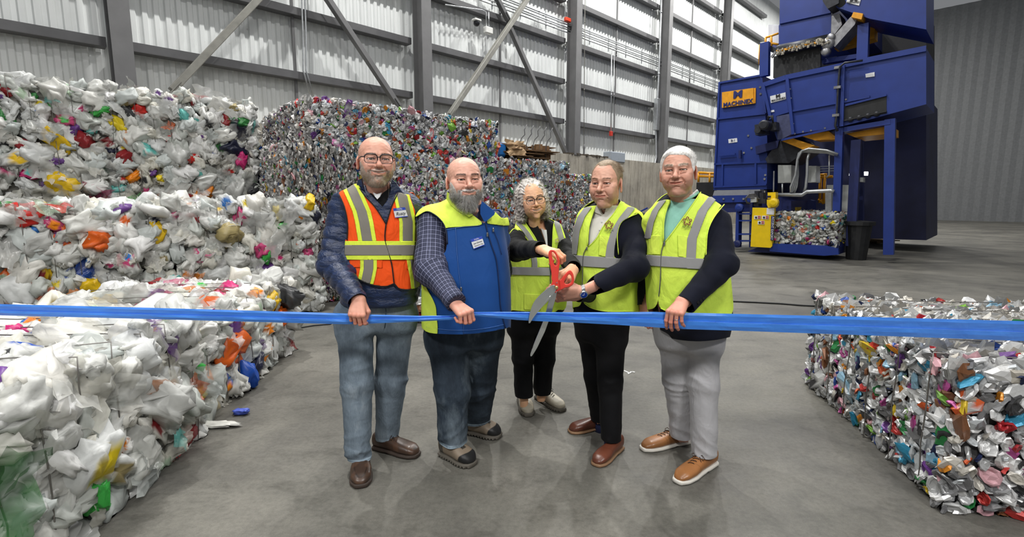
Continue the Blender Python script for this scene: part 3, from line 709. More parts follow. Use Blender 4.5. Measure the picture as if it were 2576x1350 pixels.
text('M', 1957, 241.5, .11, .585, blk, cv, .1, bold=.004, sx=1.3); text('MACHINEX', 1958, 249.5, .066, .585, blk, cv, .12, bold=.001)
slabo('small_plate', [(1937, 278), (1947, 276), (1948, 281), (1937, 283)], .57, .02, wht, cv)
slabo('blank_plate', [(2177, 186), (2200, 181), (2200, 192), (2178, 195)], .57, .02, wht, cv)
# roller window
slabo('window_dark_sheet', [(2126, 266), (2230, 240), (2230, 285), (2120, 306), (2118, 290)], .562, .02, blk, cv)  # black sheet, the shade inside the window put into its colour
slabo('window_frame', [(2126, 262), (2230, 236), (2230, 241), (2126, 267)], .6, .04, blue, cv)
for i in range(4):
    mb = MB(); mb.cyl(Mp(2140+i*22, 300-i*4.5, .6), Mp(2140+i*22, 300-i*4.5, .56), .06, 12); mb.build('roller', dkm, cv, smooth=True)
slabo('conveyor_belt', [(2122, 301), (2230, 278), (2230, 281), (2122, 305)], .61, .05, blk, cv)
for (x, y) in ((2108, 170), (2107, 220), (2103, 290)):
    mb = MB(); mb.box(Mp(x, y, .68), (.14, .1, .06), rz=R(-45)); mb.build('pipe_clamp', stl, cv)
mb = MB(); mb.tube([Mp(2170, 152, .75), Mp(2125, 158, .75), Mp(2113, 168, .72), Mp(2109, 210, .7), Mp(2105, 290, .7), Mp(2101, 315, .72), Mp(2107, 330, .7)], .025, 8); mb.build('cable_run', dkm, cv, smooth=True)
for k, (x, y) in enumerate(((1987, 224), (1989, 247), (1990, 271), (1995, 311), (1999, 336), (2020, 331), (2075, 322), (2040, 328), (2128, 250))):
    mb = MB(); mb.cyl(Mp(x, y, .6), Mp(x, y, .62), .022, 8); mb.build('bolt', stl, cv)
# scraper chutes under the conveyor
und = slabo('orange_chute_lip', [(1958, 351), (1988, 346), (2050, 366), (2020, 376)], .35, .5, ora); tag(und, 'orange chute lip under the lower end of the conveyor', 'chute')
und = slabo('orange_chute_lip', [(2012, 341), (2085, 330), (2110, 350), (2050, 353)], .35, .5, ora); tag(und, 'orange chute floor under the middle of the conveyor', 'chute')
fun = slabo('dark_funnel', [(1960, 352), (2010, 350), (2040, 372), (1985, 410), (1930, 410), (1925, 400)], .15, 1.2, dkm); tag(fun, 'dark steel funnel between tower and conveyor', 'funnel')
fb = slabo('blue_hood', [(1900, 368), (1960, 352), (1955, 372), (1902, 388)], .2, .3, blued); tag(fb, 'dark blue sloped hood beneath the motor', 'hood')
# motor
mo = thing('drive_motor', 'dark gearbox and motor on the side of the conveyor', 'motor', 1930, 320)
slabo('gearbox', [(1898, 314), (1922, 309), (1926, 336), (1900, 340)], .75, .35, dkm, mo)
mb = MB(); mb.lathe([(.02, .22), (.09, .22), (.125, .19), (.13, -.1), (.1, -.12)], Mp(1927, 316, .95), -e1, 20); mb.build('motor_body', dkm, mo)
mb = MB(); mb.lathe([(.02, .2), (.08, .2), (.09, .15), (.09, -.1)], Mp(1912, 329, .85), -e1, 14); mb.build('shaft_cover', dkm, mo)
slabo('terminal_box', [(1936, 308), (1952, 306), (1953, 326), (1938, 329)], .85, .3, dkm, mo)
for i in range(3):
    mb = MB(); mb.tube([Mp(1945, 310, .95), Mp(1940+i*2, 294-i*2, 1.0), Mp(1932+i*3, 292, .95), Mp(1930, 305, .95)], .015, 6); mb.build('cable', blk, mo, smooth=True)
# --- upper hopper
hp = slabo('upper_hopper', [(1963, -90), (2092, -90), (2091, 62), (2089, 90), (1960, 116)], .1, 2.2, blue); tag(hp, 'blue hopper box at the very top of the machinery', 'hopper')
rib('seam_flange', (1962, 58), (2090, 30), .1, .05, hp)
rib('lower_flange', (1960, 116), (2090, 90), .12, .06, hp, stl)
cr = slabo('rubber_curtain', [(1946, 142), (2064, 117), (2064, 168), (1968, 196), (1945, 196)], .3, .08, blk); tag(cr, 'black rubber curtain hanging below the upper hopper', 'curtain')
rl = thing('head_roller', 'dirty conveyor head roller with scraps under the upper hopper', 'roller', 2000, 120)
mb = MB(); mb.cyl(Mp(1955, 128, .35), Mp(2082, 100, .35), .13, 14); mb.build('roller_drum', dkm, rl, smooth=True)
slabo('yellow_scraper', [(1952, 126), (2080, 99), (2082, 103), (1954, 131)], .5, .05, ora, rl)
slabo('edge_plate', [(1937, 143), (1958, 118), (1962, 119), (1942, 146)], .45, .05, stl, rl)
rg = np.random.default_rng(9); mb = MB()
for k in range(90):
    x = rg.uniform(1955, 2085); y = 128-(x-1955)*.215+rg.uniform(-6, 9); p = Mp(x, y, .5+rg.uniform(0, .08)); s_ = rg.uniform(.02, .07)
    mb.box(p, (s_, s_*.5, s_*rg.uniform(.3, 1.5)), rz=rg.uniform(0, 3))
o = mb.build('caught_scraps', plain('caught_scraps', '#a8a294', .7, var=.4), rl); o['kind'] = 'stuff'
gr = thing('roller_bearing', 'greasy bearing and linkage at the end of the head roller', 'bearing', 2085, 115)
for (x, y, r_) in ((2086, 112, .14), (2080, 132, .1), (2094, 96, .09)):
    mb = MB(); mb.lathe([(r_, 0), (r_, .14), (r_*.5, .16)], Mp(x, y, .35), -e1, 14); mb.build('bearing', stl, gr, smooth=True)
slabo('linkage', [(2072, 118), (2086, 90), (2094, 94), (2080, 140), (2072, 136)], .4, .08, dkm, gr)
# upper arm conveyor with plate
ar = slabo('upper_conveyor', [(2098, -90), (2330, -90), (2330, 74), (2188, 47), (2104, 18), (2092, 0)], .5, 1.5, blue); tag(ar, 'blue upper conveyor with a white maker plate at the top right', 'conveyor')
slabo('maker_plate', [(2133, -12), (2166, -3), (2161, 14), (2129, 6)], .52, .02, wht, ar)
text('M', 2148, -3, .15, .535, blk, ar, -.15, bold=.008, sx=1.3); text('MACHINEX', 2146, 5.5, .052, .535, blk, ar, -.2)
mb = MB(); mb.cyl(Mp(2116, 8, .5), Mp(2116, 8, .53), .09, 16); mb.build('round_hole', blk, ar)
slabo('drive_cover', [(2062, -30), (2112, -30), (2110, 8), (2082, 22), (2070, 4)], .6, .5, dkm, ar)
ch = slabo('discharge_chute', [(2096, 92), (2140, 42), (2156, 46), (2150, 62), (2100, 118), (2088, 104)], .45, .6, stl); tag(ch, 'worn bright steel chute sloping beside the upper hopper', 'chute')
ch = slabo('chute_plate', [(2092, 40), (2112, 34), (2118, 62), (2095, 92), (2090, 88)], .2, .6, stl); tag(ch, 'grey worn side plate behind the sloping chute', 'plate')
yb = slabo('yellow_guard', [(2147, 30), (2171, 34), (2167, 49), (2141, 43)], .6, .35, ora); tag(yb, 'small yellow guard box above the sloping chute', 'guard')
# frame posts
def post(a, b, w, off, label, m_=blue, d=.18):
    mb = MB(); mb.bar(Mp(*a, off), Mp(*b, off), w, d, up=e1); return tag(mb.build('frame_post', m_), label, 'post', 'posts of the machine frame')
post((1925, 108), (1924, 192), .22, .2, 'short blue post on top of the chute tower')
post((2173, 62), (2170, 152), .22, .3, 'blue post between upper conveyor and inclined conveyor')
post((2113, 322), (2103, 610), .16, .45, 'blue support post right beside the bottle bale')
post((2155, 352), (2141, 618), .2, .2, 'blue support post beside the grey cabinets', blued)
post((2160, 330), (2162, 600), .2, -1.2, 'dark post farther back under the machinery', blued)
bm = slabo('cross_beam', [(2066, 148), (2165, 134), (2165, 145), (2068, 160)], .1, .2, blue); tag(bm, 'blue cross beam beside the rubber curtain', 'beam')
bm = slabo('cross_beam', [(1935, 113), (1958, 124), (1958, 134), (1935, 128)], .1, .2, blk); tag(bm, 'short black beam beside the yellow railing', 'beam')
bm = slabo('under_beam', [(2108, 322), (2240, 300), (2240, 312), (2108, 334)], .5, .25, blue); tag(bm, 'blue beam under the conveyor window', 'beam')
bm = slabo('orange_floor_panel', [(2128, 336), (2240, 316), (2240, 336), (2150, 345)], .2, 1.2, ora); tag(bm, 'orange underside panel at the right edge', 'panel')
post((2240, 300), (2236, 640), .2, .4, 'blue support post beyond the right edge of the machinery')
mb = MB(); mb.bar(Mp(2117, 350, .3), Mp(2148, 470, .1), .1, .1); mb.bar(Mp(2150, 360, .3), Mp(2118, 430, .4), .1, .1)
# electrical boxes
def ebox(x0, y0, x1, y1, off, label, d=.35, m_=gbx, name='control_box'):
    o = slabo(name, [(x0, y0), (x1, y0), (x1, y1), (x0, y1)], off, d, m_); tag(o, label, 'box')
    slabo('door', [(x0+(x1-x0)*.45, y0+1), (x1-1, y0+1), (x1-1, y1-1), (x0+(x1-x0)*.45, y1-1)], off+.02, .02, m_, o); return o
ebox(1957, 415, 1991, 460, .2, 'grey control box left of the curved conduits')
ebox(2030, 417, 2054, 459, .1, 'grey control box right of the curved conduits')
ebox(2080, 465, 2143, 533, -.2, 'large grey cabinet behind the blue post', .5)
ebox(2108, 562, 2138, 600, .1, 'low grey cabinet at the floor behind the blue post', .5)
ebox(2076, 480, 2092, 536, .0, 'narrow grey steel column cover beside the bottle bale', .3, galv, 'column_cover')
ebox(2156, 446, 2172, 458, .1, 'small grey box near the bright lamp', .2)
# black bin
mb = MB(); p = Mp(2158, 598, .1); mb.lathe([(.22, 0), (.28, .85), (.34, .86), (.34, .95), (.02, .98)], np.array([p[0], p[1], 0]), n=16)
tag(mb.build('waste_bin', blk, smooth=False), 'black round bin standing at the right behind the blue posts', 'bin')
# conduits in front of the boxes
def mpipe(pp, off, r, label, m_=galv):
    mb = MB(); mb.tube([Mp(x, y, off) for x, y in pp], r, 8); return tag(mb.build('curved_conduit', m_, smooth=True), label, 'conduit', 'curved conduits around the control boxes')
for i in range(4):
    d = i*5
    mpipe([(1998-d*.6, 484), (2004-d, 470), (2007-d*.4, 440), (2006, 400), (2010+d*.5, 385-d*.4), (2020+d, 381-d*.5), (2080, 384-d*.4), (2108, 392-d*.3)], .5+.04*i, .028, 'curved galvanised conduits looping over the grey control boxes')
mpipe([(2022, 484), (2027, 470), (2030, 440), (2031, 400), (2036, 385)], .5, .035, 'upright conduit between the two grey control boxes')
mpipe([(1952, 490), (2018, 490), (2030, 482), (2090, 479), (2098, 482)], .6, .05, 'horizontal conduit tray above the bottle bale')
mpipe([(1968, 462), (1968, 488)], .4, .02, 'short conduit under the left control box')
mpipe([(2086, 390), (2086, 440), (2078, 446)], .1, .02, 'thin bent conduit right of the second control box')
# railings
def rail(pp, label, off, r=.03, m_=ora, name='guard_railing'):
    e = empty(name, (0, 0, 0), 0, label, 'railing')
    for ln_ in pp: mb = MB(); mb.tube([Mp(x, y, off) for x, y in ln_], r, 8); mb.build('rail', m_, e, smooth=True)
    return e
rail([[(1926, 95), (1926, 116)], [(1926, 95), (1958, 84)], [(1926, 106), (1958, 112)], [(1912, 112), (1910, 162)], [(1912, 112), (1922, 114)], [(1911, 138), (1922, 140)], [(1940, 92), (1941, 116)]], 'yellow guard railing beside the upper hopper', -.4)
rail([[(2064, 440), (2062, 510)], [(2064, 440), (2080, 439)], [(2075, 440), (2072, 512)], [(2056, 446), (2095, 444)], [(2060, 500), (2073, 512)]], 'yellow guard railing behind the right control box', -1.5, .04)
rail([[(1757, 434), (1800, 436)], [(1757, 443), (1800, 444)], [(1786, 435), (1785, 462)], [(1757, 434), (1757, 458)]], 'yellow guard railing left of the chute tower by the concrete wall', -1.5, .04)
sc_ = slabo('black_screen', [(1752, 459), (1795, 458), (1795, 560), (1750, 560)], -1.0, .25, blk); tag(sc_, 'black upright panel behind the white-haired man', 'panel')
wc = ebox(1933, 62, 1960, 112, -.8, 'white control cabinet beside the upper hopper', .5, wht)
# dark machinery deeper in the hall
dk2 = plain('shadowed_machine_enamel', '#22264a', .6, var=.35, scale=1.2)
o = slabo('sorting_machine', [(1925, 330), (2330, 240), (2330, 604), (1925, 592)], -3.4, 3, dk2); tag(o, 'dark blue machinery standing deeper behind the control boxes', 'machine')  # dark machinery, widened as a backing that hides the bright background
o = slabo('rear_dark_backing', [(2050, 120), (2330, 20), (2330, 250), (2050, 260)], -2.6, 2, blk); tag(o, 'added dark backing panel behind the inclined conveyor', 'backing')  # added black panel, covers bright gaps with the darkness behind the conveyor
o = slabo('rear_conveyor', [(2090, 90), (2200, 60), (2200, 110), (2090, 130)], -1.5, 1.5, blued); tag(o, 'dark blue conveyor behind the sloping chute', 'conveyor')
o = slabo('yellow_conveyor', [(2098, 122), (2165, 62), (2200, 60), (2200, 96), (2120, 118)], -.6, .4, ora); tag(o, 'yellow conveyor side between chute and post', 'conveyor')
o = slabo('tower_dark_backing', [(1930, 400), (2000, 385), (2010, 520), (1930, 520)], -.9, 1.2, dk2); tag(o, 'added dark blue backing panel behind the left control box', 'machine')  # added dark panel so no bright background shows past the control box
for i in range(3):
    o = slabo('fluorescent_tube', [(2056, 418+i*6), (2100, 416+i*6), (2100, 418+i*6), (2056, 420+i*6)], -2.6, .05, plain('bare_bright_pipe', '#b8bcc4', .3, .6)); tag(o, 'pale horizontal pipe in the dark behind the right control box', 'pipe', 'pale pipes behind the right control box'); o.name = 'pale_pipe'
em = NT('lamp_glow'); em.set(Base_Color=(1, 1, 1), Emission_Color=(.95, .97, 1), Emission_Strength=6.0)
mb = MB(); mb.box(Mp(2160, 437, -2.3), (.42, .2, .1), rz=R(-45)); tag(mb.build('work_lamp', em.m), 'bright work lamp glowing in the dark at the right', 'lamp')
# pallet
wood = plain('pallet_wood', '#8c7350', .8, var=.25, scale=6)
e = empty('wooden_pallet', (0, 0, 0), 0, 'wooden pallet on the floor at the right behind the blue post', 'pallet')
P0 = G(2112, 612); P1 = G(2260, 612)
for k in range(3):
    mb = MB(); mb.bar(P0+np.array([0, .4*k, .1]), P1+np.array([0, .4*k, .1]), .12, .03); mb.build('top_board', wood, e)
for k in range(5):
    q = P0+(P1-P0)*(k+.2)/5; mb = MB(); mb.box(q+np.array([0, .4, .05]), (.1, .9, .09)); mb.build('bearer', wood, e)
# blue cart behind the two right men and the floor cables
ct = empty('blue_steel_cart', (0, 0, 0), 0, 'low blue steel cart between the two men on the right', 'cart')
g0 = G(1640, 610); X0, Y0 = g0[0], g0[1]
for dx in (-.55, .55):
    for dy in (0, .8): mb = MB(); mb.box((X0+dx, Y0+dy, .5), (.06, .06, 1.0)); mb.build('post', blued, ct)
mb = MB(); mb.box((X0, Y0, .97), (1.16, .06, .1)); mb.build('rail', blued, ct)
mb = MB(); mb.box((X0, Y0+.4, .62), (1.1, .8, .05)); mb.build('tray', blued, ct)
mb = MB(); mb.bar((X0-.58, Y0, 1.0), (X0-.2, Y0, 1.2), .05, .05); mb.build('handle', blue, ct)
def cable(pp, r, label, m_=blk):
    mb = MB(); mb.tube([G(x, y, r) for x, y in pp], r, 6); return tag(mb.build('floor_cable', m_, smooth=True), label, 'cable')
cable([(1790, 755), (1830, 757), (1900, 760), (1960, 763), (2022, 768), (2100, 772)], .012, 'dark cable lying straight across the floor towards the low can bale')
cable([(732, 826), (760, 823), (790, 818), (830, 815), (860, 800)], .008, 'thin dark cable on the floor beside the nearest bales')
# ================================================================ signed-distance modelling
def nrm(v): v = np.asarray(v, float); return v/(np.linalg.norm(v)+1e-12)
def smin(a, b, k):
    if k <= 0: return np.minimum(a, b)
    h = np.clip(.5+.5*(b-a)/k, 0, 1); return b*(1-h)+a*h-k*h*(1-h)
def smax(a, b, k): return -smin(-a, -b, k)
def sph(P, c, r): return np.linalg.norm(P-np.asarray(c, float), axis=1)-r
def cap(P, a, b, r1, r2=None):
    a = np.asarray(a, float); b = np.asarray(b, float); r2 = r1 if r2 is None else r2; ab = b-a
    t = np.clip(((P-a)@ab)/(ab@ab+1e-12), 0, 1); return np.linalg.norm(P-a-t[:, None]*ab, axis=1)-(r1+(r2-r1)*t)
def ell(P, c, r, Rm=None):
    q = P-np.asarray(c, float)
    if Rm is not None: q = q@Rm
    r = np.asarray(r, float); k0 = np.linalg.norm(q/r, axis=1); k1 = np.linalg.norm(q/(r*r), axis=1)+1e-9; return k0*(k0-1)/k1
def rbox(P, c, h, r, Rm=None):
    q = P-np.asarray(c, float)
    if Rm is not None: q = q@Rm
    q = np.abs(q)-(np.asarray(h, float)-r); return np.linalg.norm(np.maximum(q, 0), axis=1)+np.minimum(q.max(1), 0)-r
def chain(P, pts, rad, k=.01):
    d = None
    for i in range(len(pts)-1):
        e = cap(P, pts[i], pts[i+1], rad[i], rad[i+1]); d = e if d is None else smin(d, e, k)
    return d
def rotm(yaw=0, pitch=0, roll=0):
    cy, sy = math.cos(yaw), math.sin(yaw); cp, sp_ = math.cos(pitch), math.sin(pitch); cr, sr = math.cos(roll), math.sin(roll)
    Z = np.array([[cy, -sy, 0], [sy, cy, 0], [0, 0, 1]]); X = np.array([[1, 0, 0], [0, cp, -sp_], [0, sp_, cp]]); Y = np.array([[cr, 0, sr], [0, 1, 0], [-sr, 0, cr]])
    return Z@X@Y
class Loft:
    """stack of superellipse sections: rows (x, y, z, a, b)"""
    def __init__(s, rows, n=2.4, m=60):
        r = np.array(sorted(rows, key=lambda q: q[2]), float); zz = np.linspace(r[0, 2], r[-1, 2], m)
        out = []
        for c in range(5):
            if c == 2: out.append(zz); continue
            y = np.interp(zz, r[:, 2], r[:, c]); ker = np.array([1, 2, 3, 2, 1.]); ker /= ker.sum()
            yp = np.concatenate([2*y[0]-y[2:0:-1], y, 2*y[-1]-y[-2:-4:-1]]); out.append(np.convolve(yp, ker, 'valid'))
        s.t = np.array(out); s.n = n
    def at(s, z): return [np.interp(z, s.t[2], s.t[c]) for c in (0, 1, 3, 4)]
    def __call__(s, P, off=0.0, k=.03):
        cx, cy, a, b = s.at(P[:, 2]); a = a+off; b = b+off
        q = (np.abs((P[:, 0]-cx)/a)**s.n+np.abs((P[:, 1]-cy)/b)**s.n)**(1/s.n)
        d = (q-1)*np.minimum(a, b)*.92
        return smax(d, np.maximum(s.t[2][0]-off-P[:, 2], P[:, 2]-s.t[2][-1]-off), k)
def snoise(P, f, seed=0, n=5):
    """cheap smooth noise in about -1..1"""
    rg = np.random.default_rng(seed); d = 0
    for i in range(n):
        w = rg.normal(0, 1, 3); w *= f*(1+.35*i)/np.linalg.norm(w); d = d+np.sin(P@w+rg.uniform(0, 6.28)+1.3*np.sin(P@rg.normal(0, f*.5, 3)))
    return d/n*1.6
def surf(f, lo, hi, h, B=8):
    """surface nets of f<0; returns V, quads"""
    lo = np.asarray(lo, float); hi = np.asarray(hi, float); nb = np.maximum(1, np.ceil((hi-lo)/(h*B)).astype(int)); N = nb*B+1
    g = np.full(N, 1.0, np.float32)
    bi = np.stack(np.meshgrid(*[np.arange(k) for k in nb], indexing='ij'), -1).reshape(-1, 3)
    cen = lo+(bi+.5)*B*h; dc = np.concatenate([f(cen[i:i+200000]) for i in range(0, len(cen), 200000)]); act = np.abs(dc) < B*h*1.35
    ins = bi[(~act) & (dc < 0)]
    for b in ins: g[b[0]*B:b[0]*B+B+1, b[1]*B:b[1]*B+B+1, b[2]*B:b[2]*B+B+1] = -1
    loc = np.stack(np.meshgrid(*[np.arange(B+1)]*3, indexing='ij'), -1).reshape(-1, 3); A = bi[act]
    for i in range(0, len(A), 200):
        idx = (A[i:i+200, None, :]*B+loc[None]).reshape(-1, 3); v = f(lo+idx*h); g[idx[:, 0], idx[:, 1], idx[:, 2]] = v
    neg = g < 0; n1 = N-1
    c = np.zeros(n1, np.int8)
    for dx in (0, 1):
        for dy in (0, 1):
            for dz in (0, 1): c += neg[dx:dx+n1[0], dy:dy+n1[1], dz:dz+n1[2]]
    cells = np.argwhere((c > 0) & (c < 8)); cid = np.full(n1, -1, np.int64); cid[cells[:, 0], cells[:, 1], cells[:, 2]] = np.arange(len(cells))
    acc = np.zeros((len(cells), 3)); cnt = np.zeros(len(cells))
    for ax in range(3):
        o = [a for a in range(3) if a != ax]
        for u in (0, 1):
            for w in (0, 1):
                p = cells.copy(); p[:, o[0]] += u; p[:, o[1]] += w; q = p.copy(); q[:, ax] += 1
                a = g[p[:, 0], p[:, 1], p[:, 2]]; b = g[q[:, 0], q[:, 1], q[:, 2]]; m = (a < 0) != (b < 0)
                t = a[m]/(a[m]-b[m]); pt = p[m].astype(float); pt[:, ax] += t; acc[m] += pt; cnt[m] += 1
    V = lo+h*acc/np.maximum(cnt, 1)[:, None]; Q = []
    for ax in range(3):
        o = [(ax+1) % 3, (ax+2) % 3]; sl0 = [slice(None)]*3; sl1 = [slice(None)]*3; sl0[ax] = slice(0, -1); sl1[ax] = slice(1, None)
        a = neg[tuple(sl0)]; b = neg[tuple(sl1)]; E = np.argwhere(a != b)
        ok = (E[:, o[0]] > 0) & (E[:, o[1]] > 0) & (E[:, o[0]] < n1[o[0]]) & (E[:, o[1]] < n1[o[1]]); E = E[ok]
        ids = []
        for du, dv in ((-1, -1), (0, -1), (0, 0), (-1, 0)):
            p = E.copy(); p[:, o[0]] += du; p[:, o[1]] += dv; ids.append(cid[p[:, 0], p[:, 1], p[:, 2]])
        q = np.stack(ids, 1); fl = ~a[E[:, 0], E[:, 1], E[:, 2]]; q[fl] = q[fl][:, ::-1]; Q.append(q)
    Q = np.concatenate(Q); Q = Q[(Q >= 0).all(1)]
    return V, Q
def vnormals(V, T):
    T = T if T.shape[1] == 3 else np.concatenate([T[:, [0, 1, 2]], T[:, [0, 2, 3]]])
    n = np.cross(V[T[:, 1]]-V[T[:, 0]], V[T[:, 2]]-V[T[:, 0]]); N = np.zeros_like(V)
    for k in range(3): np.add.at(N, T[:, k], n)
    return N/(np.linalg.norm(N, axis=1, keepdims=True)+1e-12)
def tris(Q): return Q if Q.shape[1] == 3 else np.concatenate([Q[:, [0, 1, 2]], Q[:, [0, 2, 3]]])
def clip(V, T, s, extra=None):
    """keep s>0; returns V, T, s and interpolated extra (n,k)"""
    T = tris(T); s = np.asarray(s, float).copy(); s[np.abs(s) < 1e-7] = 1e-7
    ex = np.zeros((len(V), 0)) if extra is None else (extra if extra.ndim == 2 else extra[:, None])
    D = np.concatenate([V, s[:, None], ex], 1); pos = s[T] > 0; k = pos.sum(1); keep = T[k == 3]; newT = [keep]; newD = [D]; n = len(D)
    for want in (1, 2):
        S = T[k == want]; pp = pos[k == want]
        if not len(S): continue
        odd = np.argmax(pp if want == 1 else ~pp, 1); r = np.arange(len(S)); A = S[r, odd]; Bq = S[r, (odd+1) % 3]; C = S[r, (odd+2) % 3]
        tb = (s[A]/(s[A]-s[Bq]))[:, None]; tc = (s[A]/(s[A]-s[C]))[:, None]
        PB = D[A]*(1-tb)+D[Bq]*tb; PC = D[A]*(1-tc)+D[C]*tc; m = len(S); iB = n+np.arange(m); iC = n+m+np.arange(m); newD += [PB, PC]; n += 2*m
        if want == 1: newT.append(np.stack([A, iB, iC], 1))
        else: newT += [np.stack([iB, Bq, C], 1), np.stack([iB, C, iC], 1)]
    D = np.concatenate(newD); T2 = np.concatenate(newT)
    # weld duplicate cut vertices and drop unused
    used = np.unique(T2); key = np.round(D[used, :3]*2e4).astype(np.int64); _, first, inv = np.unique(key, axis=0, return_index=True, return_inverse=True); inv = inv.reshape(-1)
    mp = np.full(len(D), -1); mp[used] = inv; D2 = D[used][first]; T3 = mp[T2]
    T3 = T3[(T3[:, 0] != T3[:, 1]) & (T3[:, 1] != T3[:, 2]) & (T3[:, 0] != T3[:, 2])]
    return D2[:, :3], T3, D2[:, 3], D2[:, 4:]
def sdpoly(p, poly):
    """signed distance (inside positive) of 2D points to polygon"""
    poly = np.asarray(poly, float); p = np.asarray(p, float); d = np.full(len(p), 1e9); ins = np.zeros(len(p), bool)
    for i in range(len(poly)):
        a = poly[i]; b = poly[(i+1) % len(poly)]; e = b-a; w = p-a; t = np.clip((w@e)/(e@e+1e-12), 0, 1)
        d = np.minimum(d, np.linalg.norm(w-t[:, None]*e, axis=1))
        c = ((a[1] > p[:, 1]) != (b[1] > p[:, 1])); x = a[0]+(p[:, 1]-a[1])/(b[1]-a[1]+1e-12)*e[0]; ins ^= c & (p[:, 0] < x)
    return np.where(ins, d, -d)
def sdline(p, pts):
    p = np.asarray(p, float); d = np.full(len(p), 1e9)
    for a, b in zip(pts[:-1], pts[1:]):
        a = np.asarray(a, float); b = np.asarray(b, float); e = b-a; w = p-a; t = np.clip((w@e)/(e@e+1e-12), 0, 1); d = np.minimum(d, np.linalg.norm(w-t[:, None]*e, axis=1))
    return d
def smooth_poly(pts, n=6, closed=True):
    P = np.asarray(pts, float); m = len(P); out = []
    rngi = range(m if closed else m-1)
    for i in rngi:
        p0, p1, p2, p3 = P[(i-1) % m] if closed or i > 0 else P[0], P[i], P[(i+1) % m], P[(i+2) % m] if closed or i < m-2 else P[-1]
        for k in range(n):
            t = k/n; out.append(.5*((2*p1)+(-p0+p2)*t+(2*p0-5*p1+4*p2-p3)*t*t+(-p0+3*p1-3*p2+p3)*t**3))
    if not closed: out.append(P[-1])
    return np.array(out)
def strands(name, roots, dirs, lens, rad, m_, parent, cols, rng, segs=3, curl=0.0, droop=0.0, wob=.25, field=None):
    """tapered three-sided hairs"""
    n = len(roots); P = roots.copy(); d = dirs/np.linalg.norm(dirs, axis=1, keepdims=True); rings = []; rad = np.broadcast_to(np.asarray(rad, float), (n,)).copy()
    ph = rng.uniform(0, 6.28, n); side = np.cross(d, rng.normal(0, 1, (n, 3))); side /= np.linalg.norm(side, axis=1, keepdims=True)
    for i in range(segs+1):
        up = np.cross(d, side); up /= np.linalg.norm(up, axis=1, keepdims=True)+1e-9; sd = np.cross(up, d); r = rad*(1-.75*i/segs)
        for a in (0, 2.094, 4.189): rings.append(P+(r*math.cos(a))[:, None]*sd+(r*math.sin(a))[:, None]*up)
        if field is not None: d = d+field(P)
        d = d+rng.normal(0, wob/segs, (n, 3)); d[:, 2] -= droop/segs
        if curl: a_ = ph+i*curl; d = d+.9*(np.cos(a_)[:, None]*sd+np.sin(a_)[:, None]*up)
        d /= np.linalg.norm(d, axis=1, keepdims=True); P = P+d*(lens/segs)[:, None]
    V = np.stack(rings, 1).reshape(-1, 3); k = 3*(segs+1); base = (np.arange(n)*k)[:, None, None]; F = []
    for i in range(segs):
        for j in range(3): l = (j+1) % 3; F.append((i*3+j, i*3+l, (i+1)*3+l, (i+1)*3+j))
    F = (np.array(F)[None]+base).reshape(-1, 4); C = np.repeat(cols, k, 0)
    o = mesh(name, V, F, m_, parent, smooth=True, cols=C); return o
# ================================================================ heads (local: x right in picture, -y towards camera, z up; eyes at z=0)
def skin_mat():
    t = NT('skin'); c = t.attr('Col'); o = t.obj(); n = t.noise(o, 90, 4, .7); n2 = t.noise(o, 30, 3)
    c2 = t.mix(1.0, c, t.ramp(n2, [(.3, (.93, .9, .9)), (.7, (1.04, 1.03, 1.02))]), 'MULTIPLY')
    t.set(Base_Color=c2, Roughness=.46); t.b.inputs['Specular IOR Level'].default_value = .4
    t.b.inputs['Subsurface Weight'].default_value = .12; t.b.inputs['Subsurface Radius'].default_value = (.01, .004, .002); t.b.inputs['Subsurface Scale'].default_value = .6
    t.bump(n, .25, .0012); return t.m
SKIN = skin_mat()
HAIRM = attrmat('hair', .5, var=.12, spec=.4)
def _thru(m):
    t = m.node_tree; o = t.nodes['Material Output']; b = t.nodes['Principled BSDF']; tr = t.nodes.new('ShaderNodeBsdfTranslucent'); mx = t.nodes.new('ShaderNodeMixShader'); mx.inputs[0].default_value = .58
    t.links.new(b.inputs['Base Color'].links[0].from_socket, tr.inputs[0]); t.links.new(b.outputs[0], mx.inputs[1]); t.links.new(tr.outputs[0], mx.inputs[2]); t.links.new(mx.outputs[0], o.inputs['Surface'])
CAPM = attrmat('hair_mass', .55, var=.12, spec=.3)
_thru(HAIRM)
EYE_W = plain('eye_white', '#e4dcd6', .25, var=.02); 
TEETH = plain('teeth', '#e9e2d4', .3, var=.02); LENS = NT('spectacle_lens'); LENS.set(Base_Color=(1, 1, 1), Roughness=.02, Alpha=.04); LENS = LENS.m
FRM = plain('black_frame', '#17151a', .25, var=0)
